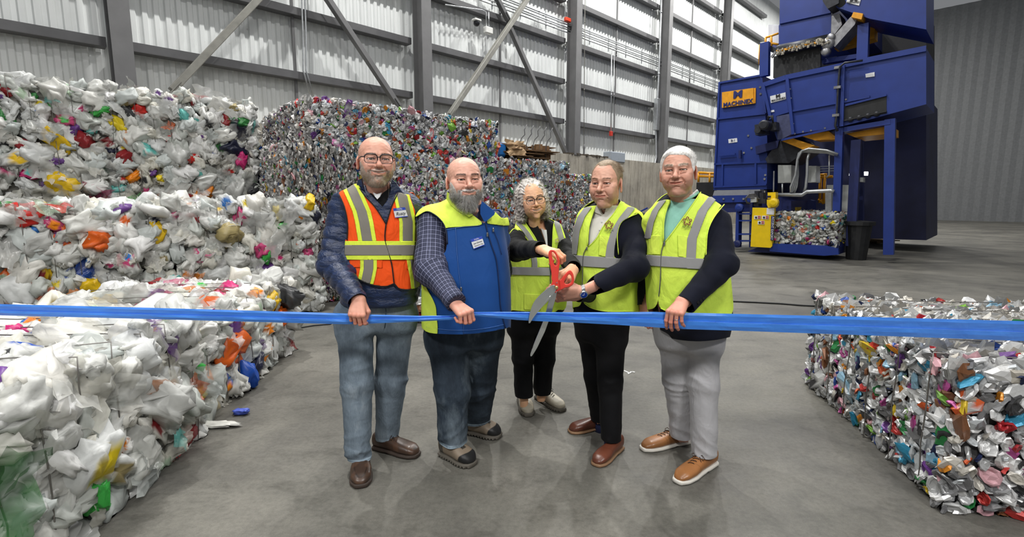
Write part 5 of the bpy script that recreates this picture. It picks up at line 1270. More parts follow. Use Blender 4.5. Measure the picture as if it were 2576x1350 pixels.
# ---- shoes
def shoe(person, heel, toe, style, m_up, m_sole, seed=0, lace_m=None, Wd=.05, label=None):
    heel = np.asarray(heel, float); toe = np.asarray(toe, float); u = nrm((toe-heel)*[1, 1, 0]); L = float(np.linalg.norm((toe-heel)[:2])); v = np.array([-u[1], u[0], 0]); heel = heel*[1, 1, 0]
    hp = {'boot': (.125, .115, .095, .078, .062, .03), 'moc': (.09, .088, .078, .062, .052, .025), 'loafer': (.085, .075, .066, .056, .045, .02), 'derby': (.092, .088, .074, .057, .046, .02), 'hiker': (.10, .098, .082, .062, .052, .025)}[style]
    xs = np.array([-.005, .06, .13, .19, .245, .285])/.285*L; ws = np.array([.028, .034, .037, .046, .043, .02])*Wd/.046*(1.1 if style in ('boot', 'moc', 'hiker') else 1)
    st = {'boot': .03, 'moc': .026, 'loafer': .02, 'derby': .026, 'hiker': .03}[style]
    up = Loft([(0, st*.6+hp[i]/2, xs[i], ws[i], hp[i]/2) for i in range(6)], 2.5, 50); so = Loft([(0, st/2, xs[i]*1.015, ws[i]+.005, st/2) for i in range(6)], 3.4, 50)
    def loc(P): q = P-heel; return np.stack([q@v, P[:, 2], q@u], 1)
    fu = lambda P: smax(up(loc(P), 0, .02), -(loc(P)[:, 1]-st*.6)-.004, .004)
    def fs(P):
        q = loc(P); d = so(q, 0, .012)
        tr = .0012*np.sin(q[:, 2]*300)*(q[:, 1] < .012)*(style in ('boot', 'hiker')); ar = .008*np.exp(-((q[:, 2]-L*.36)/.03)**2)*(q[:, 1] < .012)
        return np.maximum(d+tr, -q[:, 1]+.001+ar)
    mid = (heel+toe*[1, 1, 0])/2; lo = mid-np.array([L*.5+.07, L*.5+.07, 0])-[0, 0, .02]; hi = mid+np.array([L*.5+.07, L*.5+.07, .2])
    V, Q = surf(fu, lo, hi, .0035); q = loc(V); nz = snoise(V, 60, seed, 3)
    base = np.tile(np.asarray(srgb(m_up)), (len(V), 1))
    def dim(mask, c):
        nonlocal base
        mk = np.clip(mask, 0, 1)[:, None]; base = base*(1-mk)+np.asarray(c)*mk
    if style == 'boot' or style == 'hiker':
        capm = (q[:, 2]-(L*.80-(q[:, 0]/.045)**2*.012+.02*(q[:, 1]-.05)/.05))/.003
        if style == 'boot': dim(capm, srgb('#1d1d1e')); dim(np.clip((.02-np.abs(q[:, 2]-.03))/.003, 0, 1)*(q[:, 1] < .1), srgb('#4a4640')); dim(((np.abs(q[:, 0]) < .016) & (q[:, 1] > .055) & (q[:, 2] < L*.72)).astype(float), srgb('#3c3832'))
        else: dim(((q[:, 1] < .05) & (q[:, 2] > L*.3)).astype(float)*.5, srgb('#8d8574')); dim((np.abs(np.sin(q[:, 2]*95+q[:, 1]*60)) < .14)*(np.abs(q[:, 0]) > .025)*(q[:, 2] < L*.75), srgb('#d8d2c4'))
    if style == 'moc':
        e = np.abs(np.hypot(q[:, 0]/.032, (q[:, 2]-L*.7)/(L*.24))-1); dim(np.clip(1-e/.09, 0, 1)*(q[:, 1] > .035), srgb('#1c130e')); dim(np.clip(.5*nz, 0, .4), srgb('#6b4e3c'))
    if style in ('derby', 'loafer'):
        dim(np.clip((q[:, 2]-L*.86)/.04, 0, 1)*.5, srgb(m_up)*np.array([.45, .4, .35]) if False else tuple(x*.5 for x in srgb(m_up)))
        e = np.abs(q[:, 2]-L*(.62)+.35*np.abs(q[:, 0])); dim(np.clip(1-e/.0022, 0, 1)*(q[:, 1] > .03)*.8, tuple(x*.35 for x in srgb(m_up)))
    ops = (q[:, 2] < L*.4) & (q[:, 1] > hp[1]*.93+st*.6)
    sh = mesh('shoe', V, Q, attrmat('shoe_leather_%d' % seed, .5 if style in ('boot', 'hiker') else .33, var=.14, bump=.3, bscale=120, bdist=.001), person, smooth=True, cols=base)
    V, Q = surf(fs, lo, hi, .0035); mesh('sole', V, Q, m_sole, sh, smooth=True)
    # laces
    if style in ('boot', 'moc', 'derby', 'hiker'):
        n = {'boot': 4, 'moc': 1, 'derby': 4, 'hiker': 4}[style]; mb = MB()
        def topz(x): return float(np.interp(x, xs, hp))+st*.6+.001
        for i in range(n):
            x = L*(.42+.065*i); w_ = .017; z = topz(x); a = heel+u*x+v*w_; b = heel+u*(x+.015)-v*w_; a[2] = z-.006; b[2] = z-.006; c = heel+u*(x+.007); c[2] = z+.002; mb.tube([a, (a+c)/2+[0, 0, .004], c, (b+c)/2+[0, 0, .004], b], .0022, 5)
        k = heel+u*(L*.43); k[2] = topz(L*.43)+.004
        for sg in (-1, 1):
            mb.tube([k, k+v*sg*.02+u*.004+[0, 0, .012], k+v*sg*.042+u*.006-[0, 0, .004], k+v*sg*.03+u*.012-[0, 0, .012], k], .0021, 5)
            mb.tube([k, k+v*sg*.02+u*.02-[0, 0, .002], k+v*sg*.036+u*.03-[0, 0, .03], k+v*sg*.042+u*.034-[0, 0, .05]], .0021, 5)
        mb.build('lace', lace_m or blk, sh, smooth=True)
    return sh
S_BLK = plain('black_sole', '#232220', .7, var=.2); S_WHT = plain('white_sole', '#d8d4cb', .5, var=.05); S_TAN = plain('tan_welt_sole', '#8a6a4e', .6); S_BRN = plain('brown_sole', '#3a2f28', .7); S_GRY = plain('grey_sole', '#5b564e', .7)
def tagplate(B, name, corners, off, parent, lines, hdr='#2b49b8', Yc=None, note='Hello'):
    """sticky name tag on the chest: a white plate with blue head band and writing"""
    P = [np.asarray(c, float) for c in corners]
    def at(u, v, o=0.0):
        p = (P[0]*(1-u)+P[1]*u)*(1-v)+(P[3]*(1-u)+P[2]*u)*v; return p
    # surface point under a pixel: nearest base vertex in picture terms on the front
    px = pix(B.V); fr = B.N[:, 1] < 0
    c = (P[0]+P[1]+P[2]+P[3])/4; dd = np.where(fr, np.linalg.norm(px-c, axis=1), 1e9); near = np.argsort(dd)[:60]; i0 = near[np.argmin(B.V[near, 1])]; p0 = B.V[i0]; n0 = nrm(B.N[near].mean(0)*[1, 1, .6])
    p0 = p0+n0*off
    def W3(u, v, lift=0): q = at(u, v); return onplane(q[0], q[1], p0, n0)+n0*lift
    e = empty(name, (0, 0, 0), parent=parent)
    def plate(nm, u0, v0, u1, v1, m_, lift): mb = MB(); mb.prism([W3(u0, v0, lift), W3(u1, v0, lift), W3(u1, v1, lift), W3(u0, v1, lift)], n0*.0008); return mb.build(nm, m_, e)
    plate('card', 0, 0, 1, 1, wht, 0); bl = plain('tag_blue', hdr, .5, var=0); plate('blue_band', 0, 0, 1, .27, bl, .0009); plate('blue_edge', 0, .93, 1, 1, bl, .0009)
    X = nrm(W3(1, .5)-W3(0, .5)); Y = nrm(np.cross(n0, X)); wd_ = np.linalg.norm(W3(1, .5)-W3(0, .5)); 
    for (s_, u, v, hfrac, mt) in lines+[(note, .5, .13, .2, wht)]:
        cu = bpy.data.curves.new('lettering', 'FONT'); cu.body = s_; cu.size = wd_*hfrac; cu.extrude = .0003; cu.align_x = 'CENTER'; cu.align_y = 'CENTER'; cu.shear = .25 if mt is not wht else 0; cu.materials.append(mt)
        o = bpy.data.objects.new('lettering', cu); link(o); p = W3(u, v, .0024); o.matrix_world = Matrix([[X[i], Y[i], n0[i], p[i]] for i in range(3)]+[[0, 0, 0, 1]]); o.parent = e
    return e
# ================================================================ the five people
def person_root(V, T, C, label):
    o = mesh('person', V, T, SKIN, None, smooth=True, cols=C); tag(o, label, 'person'); return o
def body_core(torso, arms, legs, hips, sk, neckseg):
    """skin body under the clothes, joined to head and hands"""
    def f(P):
        d = torso(P, -.05); d = smin(d, hips(P, -.03), .04)
        for a in arms: d = smin(d, chain(P, a.p, [max(.018, r-.03) for r in a.r], .02), .02)
        for l in legs: d = smin(d, chain(P, l.p, [max(.02, r-.03) for r in l.r], .02), .03)
        d = smin(d, cap(P, *neckseg), .03); return d
    pts = np.array([q for a in arms for q in a.p]+[q for l in legs for q in l.p]+[neckseg[0]]); lo = pts.min(0)-.2; hi = pts.max(0)+.2; lo[2] = 0.05
    V, Q = surf(f, lo, hi, .016); return V, tris(Q), np.tile(sk, (len(V), 1))
def beard_fn(color_lo, color_hi, full=1.0, stubble=.6, must=1.0):
    a = np.array(srgb(color_lo)); b = np.array(srgb(color_hi))
    def f(s, q, X, paint):
        w_ = .028+.008*s.p['smile']; m = beard_mask(q, X, w_)
        nz = snoise(q, 700, 5, 4); nn = snoise(q, 60, 6, 3); c = a[None]*(1-np.clip(.5+.5*nn, 0, 1))[:, None]+b[None]*np.clip(.5+.5*nn, 0, 1)[:, None]
        mm = np.clip(m*1.2*stubble+.35*nz*m, 0, 1); paint(mm, c, 1.0)
    return f
def beard_mask(q, X, w_):
    jaw = np.clip((-.052-.62*(.078-X)*(X > .05)-q[:, 2]+np.clip((X-.048)*2.0, 0, .055))/.008, 0, 1)*(q[:, 1] < .012)
    low = np.clip((-.072-q[:, 2])/.006, 0, 1)*(q[:, 1] < .01)
    m = np.clip(jaw*(X > .036)+low*(X <= .036)+0, 0, 1)
    side = np.clip((X-w_-.002)/.004, 0, 1)*np.clip((-.046-q[:, 2])/.006, 0, 1)*(q[:, 1] < 0); m = np.maximum(m, side*(X < .05))
    mus = np.clip((q[:, 2]+.0575)/.002, 0, 1)*np.clip((-.0425-.25*(X-.012)*(X > .012)-q[:, 2])/.003, 0, 1)*(X < w_+.004)*(q[:, 1] < -.07); m = np.maximum(m, mus)
    m = np.maximum(m, np.clip((X-w_+.003)/.003, 0, 1)*(X < w_+.012)*np.clip((-.047-q[:, 2])/.003, 0, 1)*(q[:, 1] < -.04))
    chin = np.clip((-.078-q[:, 2])/.004, 0, 1)*(q[:, 1] < .0); return np.clip(np.maximum(m, chin), 0, 1)*(q[:, 2] > -.145)*(X < .0745)*(q[:, 1] < -.002-.5*np.clip(q[:, 2]+.075, 0, .1))
def grow(H, V, T, C, name, mask_fn, n, length, rad, cols, parent, seed=0, dirfn=None, **kw):
    rng = np.random.default_rng(seed); q = H.l(V); X = np.abs(q[:, 0]); m = mask_fn(q, X); N = vnormals(V, T); ix = np.where(m > rng.random(len(m)))[0]
    if not len(ix): return None
    ix = rng.choice(ix, n); r = V[ix]+rng.normal(0, .0012, (n, 3)); nn = N[ix]; d = nn if dirfn is None else dirfn(q[ix], nn, rng); ln_ = length*rng.uniform(.6, 1.25, n) if np.isscalar(length) else length(q[ix])*rng.uniform(.7, 1.2, n)
    c = cols[rng.integers(0, len(cols), n)]*rng.uniform(.8, 1.1, (n, 1)); return strands(name, r-nn*.001, d, ln_, rad, HAIRM, parent, c, rng, **kw)
def head_on(H, torso_at, neck_r, sk, **kw):
    nb = torso_at; return H.build(lambda P: H.neck(P, nb, neck_r*.95, neck_r*1.08), .1, **kw)
def jacket(name, person, m_, torso, arms, lo, hi, h=.006, k=.03, cuff=None, cuts=None, attr=None, disp=None):
    def f(P):
        d = torso(P) if disp is None else torso(P)-disp(P)
        for a in arms: d = smin(d, a(P), k)
        return d
    V, Q = surf(f, lo, hi, h); T = tris(Q); sc = np.full(len(V), 1.0)
    for fn in (cuts or []): sc = np.minimum(sc, fn(V))
    V2, T2, s2, _ = clip(V, T, sc); va = attr(V2) if attr else None
    o = mesh(name, V2, T2, m_, person, smooth=True, vattr=va); md = o.modifiers.new('thickness', 'SOLIDIFY'); md.thickness = .003; md.offset = -1; return o
def cuffcut(arm, back=.0):
    a, b = arm.p[-2], arm.p[-1]; u = nrm(b-a)
    def f(V):
        t = (V-b)@u+back; near = np.linalg.norm(V-b, axis=1) < .14
        return np.where(near & (t > -.12), -t, 1.0)
    return f
def bbox(pts, m=.2): p = np.array(pts); return p.min(0)-m, p.max(0)+m
def armcut(S, n, d0):
    n = nrm(n)
    return lambda V, px, N: d0-(V-S)@n
def foldarm(seed, amp=.006, f0=70):
    def f(L, A, P):
        n = snoise(P, 14, seed, 3); return amp*(.35+.65*np.exp(-((L-.27)/.12)**2))*np.sin(L*f0+1.6*np.sin(A+seed)+2*n)*(.6+.4*np.sin(A*1+seed))+.002*snoise(P, 40, seed, 3)
    return f
def star_logo(B, cx, cy, r, off, parent, c='#8c2f4a'):
    """ring of letters bent into a five-pointed star, with small writing under it"""
    px = pix(B.V); dd = np.where(B.N[:, 1] < 0, np.linalg.norm(px-np.array([cx, cy]), axis=1), 1e9); near = np.argsort(dd)[:60]; i0 = near[np.argmin(B.V[near, 1])]; n0 = nrm(B.N[near].mean(0)*[1, 1, .6]); p0 = B.V[i0]+n0*off
    m_ = plain('logo_print', c, .7, var=0); e = empty('printed_logo', (0, 0, 0), parent=parent); X = nrm(np.cross([0, 0, 1.], n0)); Y = np.cross(n0, X); Zs = onplane(cx, cy, p0, n0)
    sc_ = p0[1]/1250.0
    for k in range(5):
        a = R(90-72*k); c_ = Zs+(X*math.cos(a)+Y*math.sin(a))*r*sc_; mb = MB(); t = X*(-math.sin(a))+Y*math.cos(a); o_ = X*math.cos(a)+Y*math.sin(a)
        pts = [c_-t*r*.5*sc_-o_*r*.35*sc_, c_-t*r*.38*sc_+o_*r*.25*sc_, c_+o_*r*.5*sc_, c_+t*r*.4*sc_+o_*r*.2*sc_, c_+t*r*.1*sc_-o_*r*.15*sc_, c_+t*r*.5*sc_-o_*r*.4*sc_]
        mb.tube([p+n0*.0005 for p in pts], r*.15*sc_, 4); mb.build('star_letter', m_, e)
    dkp = plain('logo_writing', '#3d4a30', .7, var=0)
    for s_, dy, h_ in (('REPUBLIC', 1.9, .75), ('SERVICES', 2.55, .42)):
        cu = bpy.data.curves.new('lettering', 'FONT'); cu.body = s_; cu.size = r*h_*sc_; cu.extrude = .0003; cu.align_x = 'CENTER'; cu.align_y = 'CENTER'; cu.materials.append(dkp)
        o = bpy.data.objects.new('lettering', cu); link(o); p = Zs-Y*dy*r*sc_+n0*.0008; o.matrix_world = Matrix([[X[i], Y[i], n0[i], p[i]] for i in range(3)]+[[0, 0, 0, 1]]); o.parent = e
    return e
FIST = [(28, 78, 62), (30, 80, 62), (32, 82, 60), (36, 82, 55)]
THUMB = [(.8, .5, -.5), (.8, -.35, -.6), (.6, -.6, -.6)]
def tube_patch(name, pts3, r, m_, parent, n=6): mb = MB(); mb.tube(pts3, r, n); return mb.build(name, m_, parent, smooth=True)
def front_line(B, pl, off):
    """3D polyline lying on the front of the trunk under picture points"""
    px = pix(B.V); fr = B.N[:, 1] < .1; out = []
    for q in pl:
        d = np.where(fr, np.linalg.norm(px-np.asarray(q, float), axis=1), 1e9); i = np.argsort(d)[:6]; i = i[np.argmin(B.V[i, 1])]; p0 = B.V[i]+B.N[i]*off; out.append(onplane(q[0], q[1], p0, B.N[i] if abs(B.N[i][1]) > .5 else np.array([0, -1., 0])))
    return out
def yline(y0, y1, slope=0, x0=0):
    """scalar for a horizontal band in picture rows (wraps round the trunk)"""
    def f(V, px, N): y = px[:, 1]-slope*(px[:, 0]-x0); return np.minimum(y-y0, y1-y)*V[:, 1]/1250
    return f
def vstripe(pts, hw):
    """band around a picture polyline given as (y, x) knots"""
    ys = [p[0] for p in pts]; xs = [p[1] for p in pts]
    def f(V, px, N): c = np.interp(px[:, 1], ys, xs); return np.minimum((hw-np.abs(px[:, 0]-c)), np.minimum(px[:, 1]-ys[0], ys[-1]-px[:, 1]))*V[:, 1]/1250
    return f
def both(*fs): return lambda V, px, N: np.min([f(V, px, N) for f in fs], 0)
def inpoly(poly, sm=True):
    pp = smooth_poly(poly, 4) if sm else poly
    return lambda V, px, N: sdpoly(px, pp)*V[:, 1]/1250

# ---------------------------------------------------------------- man in the orange vest
def man_orange():
    sk = np.array(srgb('#d8a38e')); Y = 2.70
    H = Head(K(946, 406, 2.60), R(22), R(-3), R(1), (1.13, 1.08, 1.07), '#d8a38e', dict(smile=.75, open=.75, jaw=1.06, fat=.35, nose=1.1, eye=.9, fold=1.0))
    torso = Loft(rowsY([(462, 915, 985, .065), (474, 888, 1008, .085), (490, 866, 1028, .105), (520, 856, 1036, .125), (560, 864, 1038, .138), (620, 866, 1040, .145), (680, 864, 1044, .15), (720, 866, 1048, .15), (762, 864, 1046, .14)], Y), 2.5)
    ra = Limb([K(862, 516, 2.70), K(837, 664, 2.60), K(900, 757, 2.36)], [.070, .070, .047], .05, lambda L, A, P: .012*np.sqrt(np.abs(np.sin(np.pi*(L+.014*np.sin(A)+.01*snoise(P, 9, 2, 3))/.066)))+.003*snoise(P, 40, 3, 3)-.006)
    la = Limb([K(1030, 520, 2.76), K(1048, 650, 2.92), K(1036, 742, 2.86)], [.066, .06, .045], .05)
    arms = [ra, la]; lo, hi = bbox([K(915, 450, Y), K(864, 775, Y), *ra.p, *la.p], .14)
    disp = lambda P: .006*np.sqrt(np.abs(np.sin(np.pi*P[:, 2]/.066)))*(1-np.clip((.98-P[:, 2])/.05, 0, 1)*0)
    nb = K(948, 470, Y-.01)
    V, T, C = head_on(H, nb, .062, sk, brows='#5a4638', brow_w=.5, beard=beard_fn('#94836f', '#d9d2c8', stubble=.6))
    hd = Hand(K(902, 752, 2.37), (.04, -.62, -.78), (.03, -.75, .62), False, [(58, 60, 50), (60, 62, 50), (62, 64, 50), (66, 66, 50)], THUMB, 1.03, elbow=ra.p[1])
    hl = Hand(K(1034, 742, 2.86), (0, -.1, -1), (.8, -.5, 0), True, FIST, THUMB, 1.0, elbow=la.p[1])
    legs = [([K(893, 800, 2.72), K(898, 962, 2.66), K(902, 1150, 2.60)], [.102, .087, .066]), ([K(996, 800, 2.76), K(984, 960, 2.80), K(973, 1112, 2.86)], [.102, .090, .068])]
    hips = [(752, 866, 1040, .13), (790, 850, 1046, .14), (826, 858, 1038, .12)]
    cz = [G(902, 1158, 0)[2]+.085, .085]
    legL = [Limb(*l) for l in legs]; hipL = Loft(rowsY(hips, 2.74), 2.2)
    bv = body_core(torso, arms, legL, hipL, sk, (H.w((0, .02, -.06))[0], nb-[0, 0, .12], .05, .06))
    Vp, Tp, Cp = joinm([(V, T, C), hd.build(sk*[1.0, .93, .9]), hl.build(sk), bv])
    o = person_root(Vp, Tp, Cp, 'bald bearded person with black glasses, orange vest and navy quilted jacket, holding the ribbon')
    H.eyes(o, '#3f2f24'); H.teeth(o); H.glasses(o, rx=.0275, rz=.0205, y=-.1065, temple=FRM, sq=3.4, thick=.0021)
    cols = np.array([srgb(c) for c in ('#d6cbbc', '#f2ece2', '#9c8a76', '#ffffff', '#e0d6c8')])
    bf = lambda q, X: beard_mask(q, X, .032)*.9*(q[:, 2] > -.14)
    dn = lambda q, n, r: n+np.array([0, 0, -.9])+r.normal(0, .3, n.shape)
    grow(H, V, T, C, 'beard', bf, 5000, .005, .00032, cols, o, 1, dn, segs=2)
    eb = lambda q, X: ((np.abs(q[:, 2]-.0235-.003*np.sin(np.clip((X-.012)/.036, 0, 1)*2.4)) < .0035) & (X > .012) & (X < .05) & (q[:, 1] < -.04)).astype(float)
    grow(H, V, T, C, 'eyebrow', eb, 160, .005, .0003, np.array([srgb('#6b5644'), srgb('#8d7b6a')]), o, 2, lambda q, n, r: n*.6+np.stack([np.sign(q[:, 0]), 0*q[:, 0], .2+0*q[:, 0]], 1), segs=2)
    jk = jacket('quilted_jacket', o, PUFF, torso, arms, lo, hi, .0058, .04, cuts=[cuffcut(ra), cuffcut(la), lambda V: -sdpoly(pix(V), [(915, 440), (922, 478), (944, 500), (962, 520), (975, 503), (982, 478), (985, 440)])*.002+(V[:, 1] > Y+.02)*1.0], disp=disp)
    B = Base(lambda P: smin(smin(torso(P)-.004, cap(P, ra.p[0], ra.p[0]*.72+ra.p[1]*.28, .075, .074), .045), cap(P, la.p[0], la.p[0]*.72+la.p[1]*.28, .070, .068), .045), *bbox([K(900, 455, Y), K(864, 775, Y), ra.p[0], la.p[0]], .17), h=.0062)
    arm1 = armcut(ra.p[0], (-1, .0, .3), .02); arm2 = armcut(la.p[0], (1, 0, .3), .04)
    panelL = [(898, 462), (916, 490), (944, 521), (971, 563), (972, 577), (969, 606), (985, 662), (991, 710), (985, 715), (971, 719), (944, 717), (916, 708), (892, 696), (869, 684), (866, 656), (868, 606), (874, 600), (874, 562), (866, 520), (852, 487), (872, 474)]
    panelR = [(1002, 484), (995, 493), (986, 517), (974, 560), (971, 578), (970, 606), (986, 664), (993, 713), (1005, 725), (1032, 727), (1056, 718), (1070, 690), (1075, 600), (1046, 560), (1044, 531), (1036, 494), (1020, 488)]
    fm = lambda V, px, N: (Y+.04-V[:, 1])
    vo = .010
    backf = both(lambda V, px, N: V[:, 1]-Y-.02, lambda V, px, N: np.minimum(V[:, 2]-1.06, 1.545-V[:, 2]), arm1, arm2)
    v = B.patch('safety_vest', vo, orangev, o, fn=lambda V, px, N: np.maximum(both(inpoly(panelL), fm, arm1)(V, px, N), backf(V, px, N)), thick=.004)
    B.patch('vest_front_panel', vo, orangev, v, panelR, both(fm, arm2), thick=.004)
    def st(nm, m_, off, fn, pan): return B.patch(nm, off, m_, v, fn=both(fn, inpoly(pan), fm, arm1, arm2), thick=.001)
    for pan, kn in ((panelL, [(455, 872), (473, 884), (493, 893), (531, 909.6), (558, 916), (607, 924)]), (panelR, [(480, 1004), (493, 1012), (531, 1020), (558, 1026), (607, 1026)])):
        st('lime_trim', limev, vo+.0045, vstripe(kn, 23 if pan is panelL else 21), pan); st('reflective_stripe', refl2, vo+.0065, vstripe(kn, 12.5), pan)
    for pan, kn in ((panelL, [(645, 927), (675, 927), (700, 922), (722, 916)]), (panelR, [(650, 1044), (675, 1048), (700, 1053), (730, 1056)])):
        st('lime_trim', limev, vo+.0045, vstripe(kn, 21), pan); st('reflective_stripe', refl2, vo+.0065, vstripe(kn, 12), pan)
    for pan in (panelL, panelR):
        st('lime_trim', limev, vo+.007, yline(606, 653), pan); st('reflective_stripe', refl2, vo+.0085, yline(616, 642), pan)
    pk = [[(880, 652), (962, 652), (962, 674), (880, 672)], [(1020, 652), (1062, 652), (1062, 678), (1024, 678)]]
    for p_, pan in zip(pk, (panelL, panelR)): B.patch('pocket_flap', vo+.0030, orangev, v, p_, both(inpoly(pan), fm), thick=.002, smooth=False)
    for ln_ in ([(852, 487), (866, 520), (874, 562), (873, 604)], [(898, 462), (916, 490), (944, 521), (971, 563)], [(971, 563), (969, 606), (985, 662), (991, 710)], [(869, 686), (892, 697), (916, 709), (944, 718), (971, 720), (988, 714), (993, 714), (1005, 726), (1032, 728), (1054, 719)], [(1002, 484), (986, 517), (972, 562)]):
        ln3 = front_line(B, smooth_poly(ln_, 4, False), vo+.005); tube_patch('binding', ln3, .0032, bind, v, 5)
    # standing jacket collar
    colr = MB()
    for side in (-1, 1):
        pts = [(903, 448), (893, 452), (884, 476), (905, 497), (930, 518), (936, 512), (918, 488), (908, 470)] if side < 0 else [(981, 450), (990, 458), (1006, 484), (1000, 489), (988, 500), (974, 516), (968, 510), (978, 484)]
        P = [K(x, y, 2.565+.00*i) for i, (x, y) in enumerate(pts)]
        P = [p+np.array([0, .05*abs(p[0]-K(944, 470, 2.565)[0])/.1, 0]) for p in P]; colr.prism(P, (0, .018, 0))
    colr.build('collar', PUFF, jk)
    sh = MB(); sh.prism([K(938, 484, 2.585), K(948, 488, 2.575), K(960, 484, 2.585), K(955, 495, 2.57), K(949, 501, 2.565), K(943, 494, 2.57)], (0, .01, 0)); sh.build('undershirt', wht, o)
    ib = MB(); ib.prism([K(915, 480, 2.62), K(935, 486, 2.60), K(949, 500, 2.585), K(964, 484, 2.60), K(978, 474, 2.62), K(976, 520, 2.58), K(970, 556, 2.575), K(960, 545, 2.575), K(935, 515, 2.58)], (0, .02, 0)); ib.build('zip_front', blackc, jk)
    tagplate(B, 'name_tag', [(988.6, 524), (1018.6, 521), (1026, 544.5), (994, 548)], vo+.010, v, [('Rusty', .5, .62, .34, blk)])
    tj, LL, hl_ = trousers(o, 'jeans', JEAN1, legs, hips, 2.74, 3, [.075, .075])
    tube_patch('fly_seam', [K(970, 768, 2.60), K(972, 800, 2.595), K(968, 825, 2.60)], .002, plain('seam_blue', '#33465a', .8), tj)
    shoe(o, G(905, 1160)+[0, .04, 0], G(908, 1229), 'moc', '#45342a', S_BRN, 1, plain('brown_lace', '#2c201a', .8), .052)
    shoe(o, G(944, 1125), G(1053, 1149), 'moc', '#45342a', S_BRN, 2, plain('brown_lace', '#2c201a', .8), .052)
    mb = MB(); mb.box(K(1040, 752, 2.80), (.05, .05, .06), bev=.02); mb.build('leather_glove', plain('brown_leather', '#7a4526', .6, var=.2), o)
    return o
# ---------------------------------------------------------------- bearded man in blue and neon vest
def man_blue():
    sk = np.array(srgb('#dfac98')); Y = 2.74
    H = Head(K(1168, 455, 2.62), R(18), R(-2), R(-2), (1.13, 1.08, 1.04), '#dfac98', dict(smile=.9, open=.7, jaw=1.1, fat=.9, nose=1.12, eye=.72, fold=.8))
    torso = Loft(rowsY([(500, 1140, 1222, .08), (512, 1118, 1240, .11), (528, 1096, 1254, .13), (550, 1080, 1260, .15), (590, 1078, 1264, .165), (640, 1076, 1272, .185), (700, 1072, 1277, .20), (760, 1070, 1278, .20), (800, 1070, 1278, .19), (836, 1072, 1277, .18)], Y), 2.5)
    ra = Limb([K(1088, 560, 2.70), K(1083, 676, 2.56), K(1148, 762, 2.36)], [.083, .080, .043], .05, foldarm(2, .006, 60))
    la = Limb([K(1246, 566, 2.84), K(1255, 680, 2.98), K(1225, 750, 3.02)], [.078, .07, .05], .05)
    nb = K(1178, 512, Y-.02); arms = [ra, la]
    V, T, C = head_on(H, nb, .066, sk, brows='#4a3b33', brow_w=.8, beard=beard_fn('#d5d0ca', '#f6f4f0', stubble=1.0))
    hd = Hand(K(1143, 761, 2.37), (.62, -.5, -.38), (.25, -.45, .80), False, [(64, 84, 60), (66, 86, 60), (68, 88, 58), (70, 86, 55)], THUMB, 1.06, elbow=ra.p[1])
    hl = Hand(K(1225, 752, 3.02), (-.6, .2, -.6), (0, 1, 0), True, FIST, THUMB, 1.0, elbow=la.p[1])
    legs = [([K(1128, 850, 2.80), K(1138, 985, 2.76), K(1137, 1118, 2.74)], [.125, .098, .078]), ([K(1210, 850, 2.86), K(1206, 970, 2.96), K(1197, 1075, 3.06)], [.12, .10, .078])]
    hips = [(800, 1076, 1270, .17), (840, 1076, 1264, .16), (866, 1084, 1254, .14)]
    legL = [Limb(*l) for l in legs]; hipL = Loft(rowsY(hips, 2.82), 2.3)
    bv = body_core(torso, arms, legL, hipL, sk, (H.w((0, .02, -.06))[0], nb-[0, 0, .12], .055, .06))
    Vp, Tp, Cp = joinm([(V, T, C), hd.build(sk*[1.0, .9, .88]), hl.build(sk), bv])
    o = person_root(Vp, Tp, Cp, 'broad bald person with full white beard in blue and neon vest over plaid shirt')
    H.eyes(o, '#2e2018'); H.teeth(o)
    cols = np.array([srgb(c) for c in ('#efece8', '#ffffff', '#c9c4bd', '#ffffff', '#dedad4')])
    bf = lambda q, X: beard_mask(q, X, .033)
    def dn(q, n, r): d = n*.55+np.array([0, 0, -1.0]); d[:, 0] += np.sign(q[:, 0])*.15; return d+r.normal(0, .18, n.shape)
    def ln(q): return np.where(q[:, 2] > -.058, np.where(np.abs(q[:, 0]) < .04, .005, .006), .014+.034*np.clip((-.06-q[:, 2])/.05, 0, 1)*np.clip(1-np.abs(q[:, 0])/.075, .3, 1))
    grow(H, V, T, C, 'beard', bf, 4800, ln, .0006, cols, o, 1, dn, segs=3, wob=.5)
    eb = lambda q, X: ((np.abs(q[:, 2]-.0235-.003*np.sin(np.clip((X-.012)/.036, 0, 1)*2.4)) < .0038) & (X > .012) & (X < .05) & (q[:, 1] < -.04)).astype(float)
    grow(H, V, T, C, 'eyebrow', eb, 260, .006, .0003, np.array([srgb('#4a3b33'), srgb('#6b5a50')]), o, 2, lambda q, n, r: n*.6+np.stack([np.sign(q[:, 0]), 0*q[:, 0], .2+0*q[:, 0]], 1), segs=2)
    def uv(Vv): L, A = ra.param(Vv); L2, A2 = la.param(Vv); d1 = chain(Vv, ra.p, ra.r); d2 = chain(Vv, la.p, la.r); w = d2 < d1; L = np.where(w, L2, L); A = np.where(w, A2, A); return {'uvp': np.stack([A*.075, L, 0*L], 1)}
    lo, hi = bbox([*ra.p, ra.p[0]+[.05, 0, .05]], .12)
    slv = jacket('plaid_shirt', o, PLAID, lambda P: sph(P, ra.p[0]+[.06, .02, -.02], .09), [ra], lo, hi, .0055, .03, cuts=[cuffcut(ra)], attr=uv)
    lo, hi = bbox([*la.p], .12); jacket('shirt_sleeve', o, PLAID, lambda P: sph(P, la.p[0], .07), [la], lo, hi, .01, .03, cuts=[cuffcut(la)], attr=uv)
    a_, b_ = ra.p[1], ra.p[2]; u_ = nrm(b_-a_); mb = MB(); mb.lathe([(.050, 0), (.053, .002), (.053, .06), (.050, .062), (.040, .062)], b_-u_*.062, u_, 24); c_ = mb.build('shirt_cuff', PLAID, slv, smooth=True); 
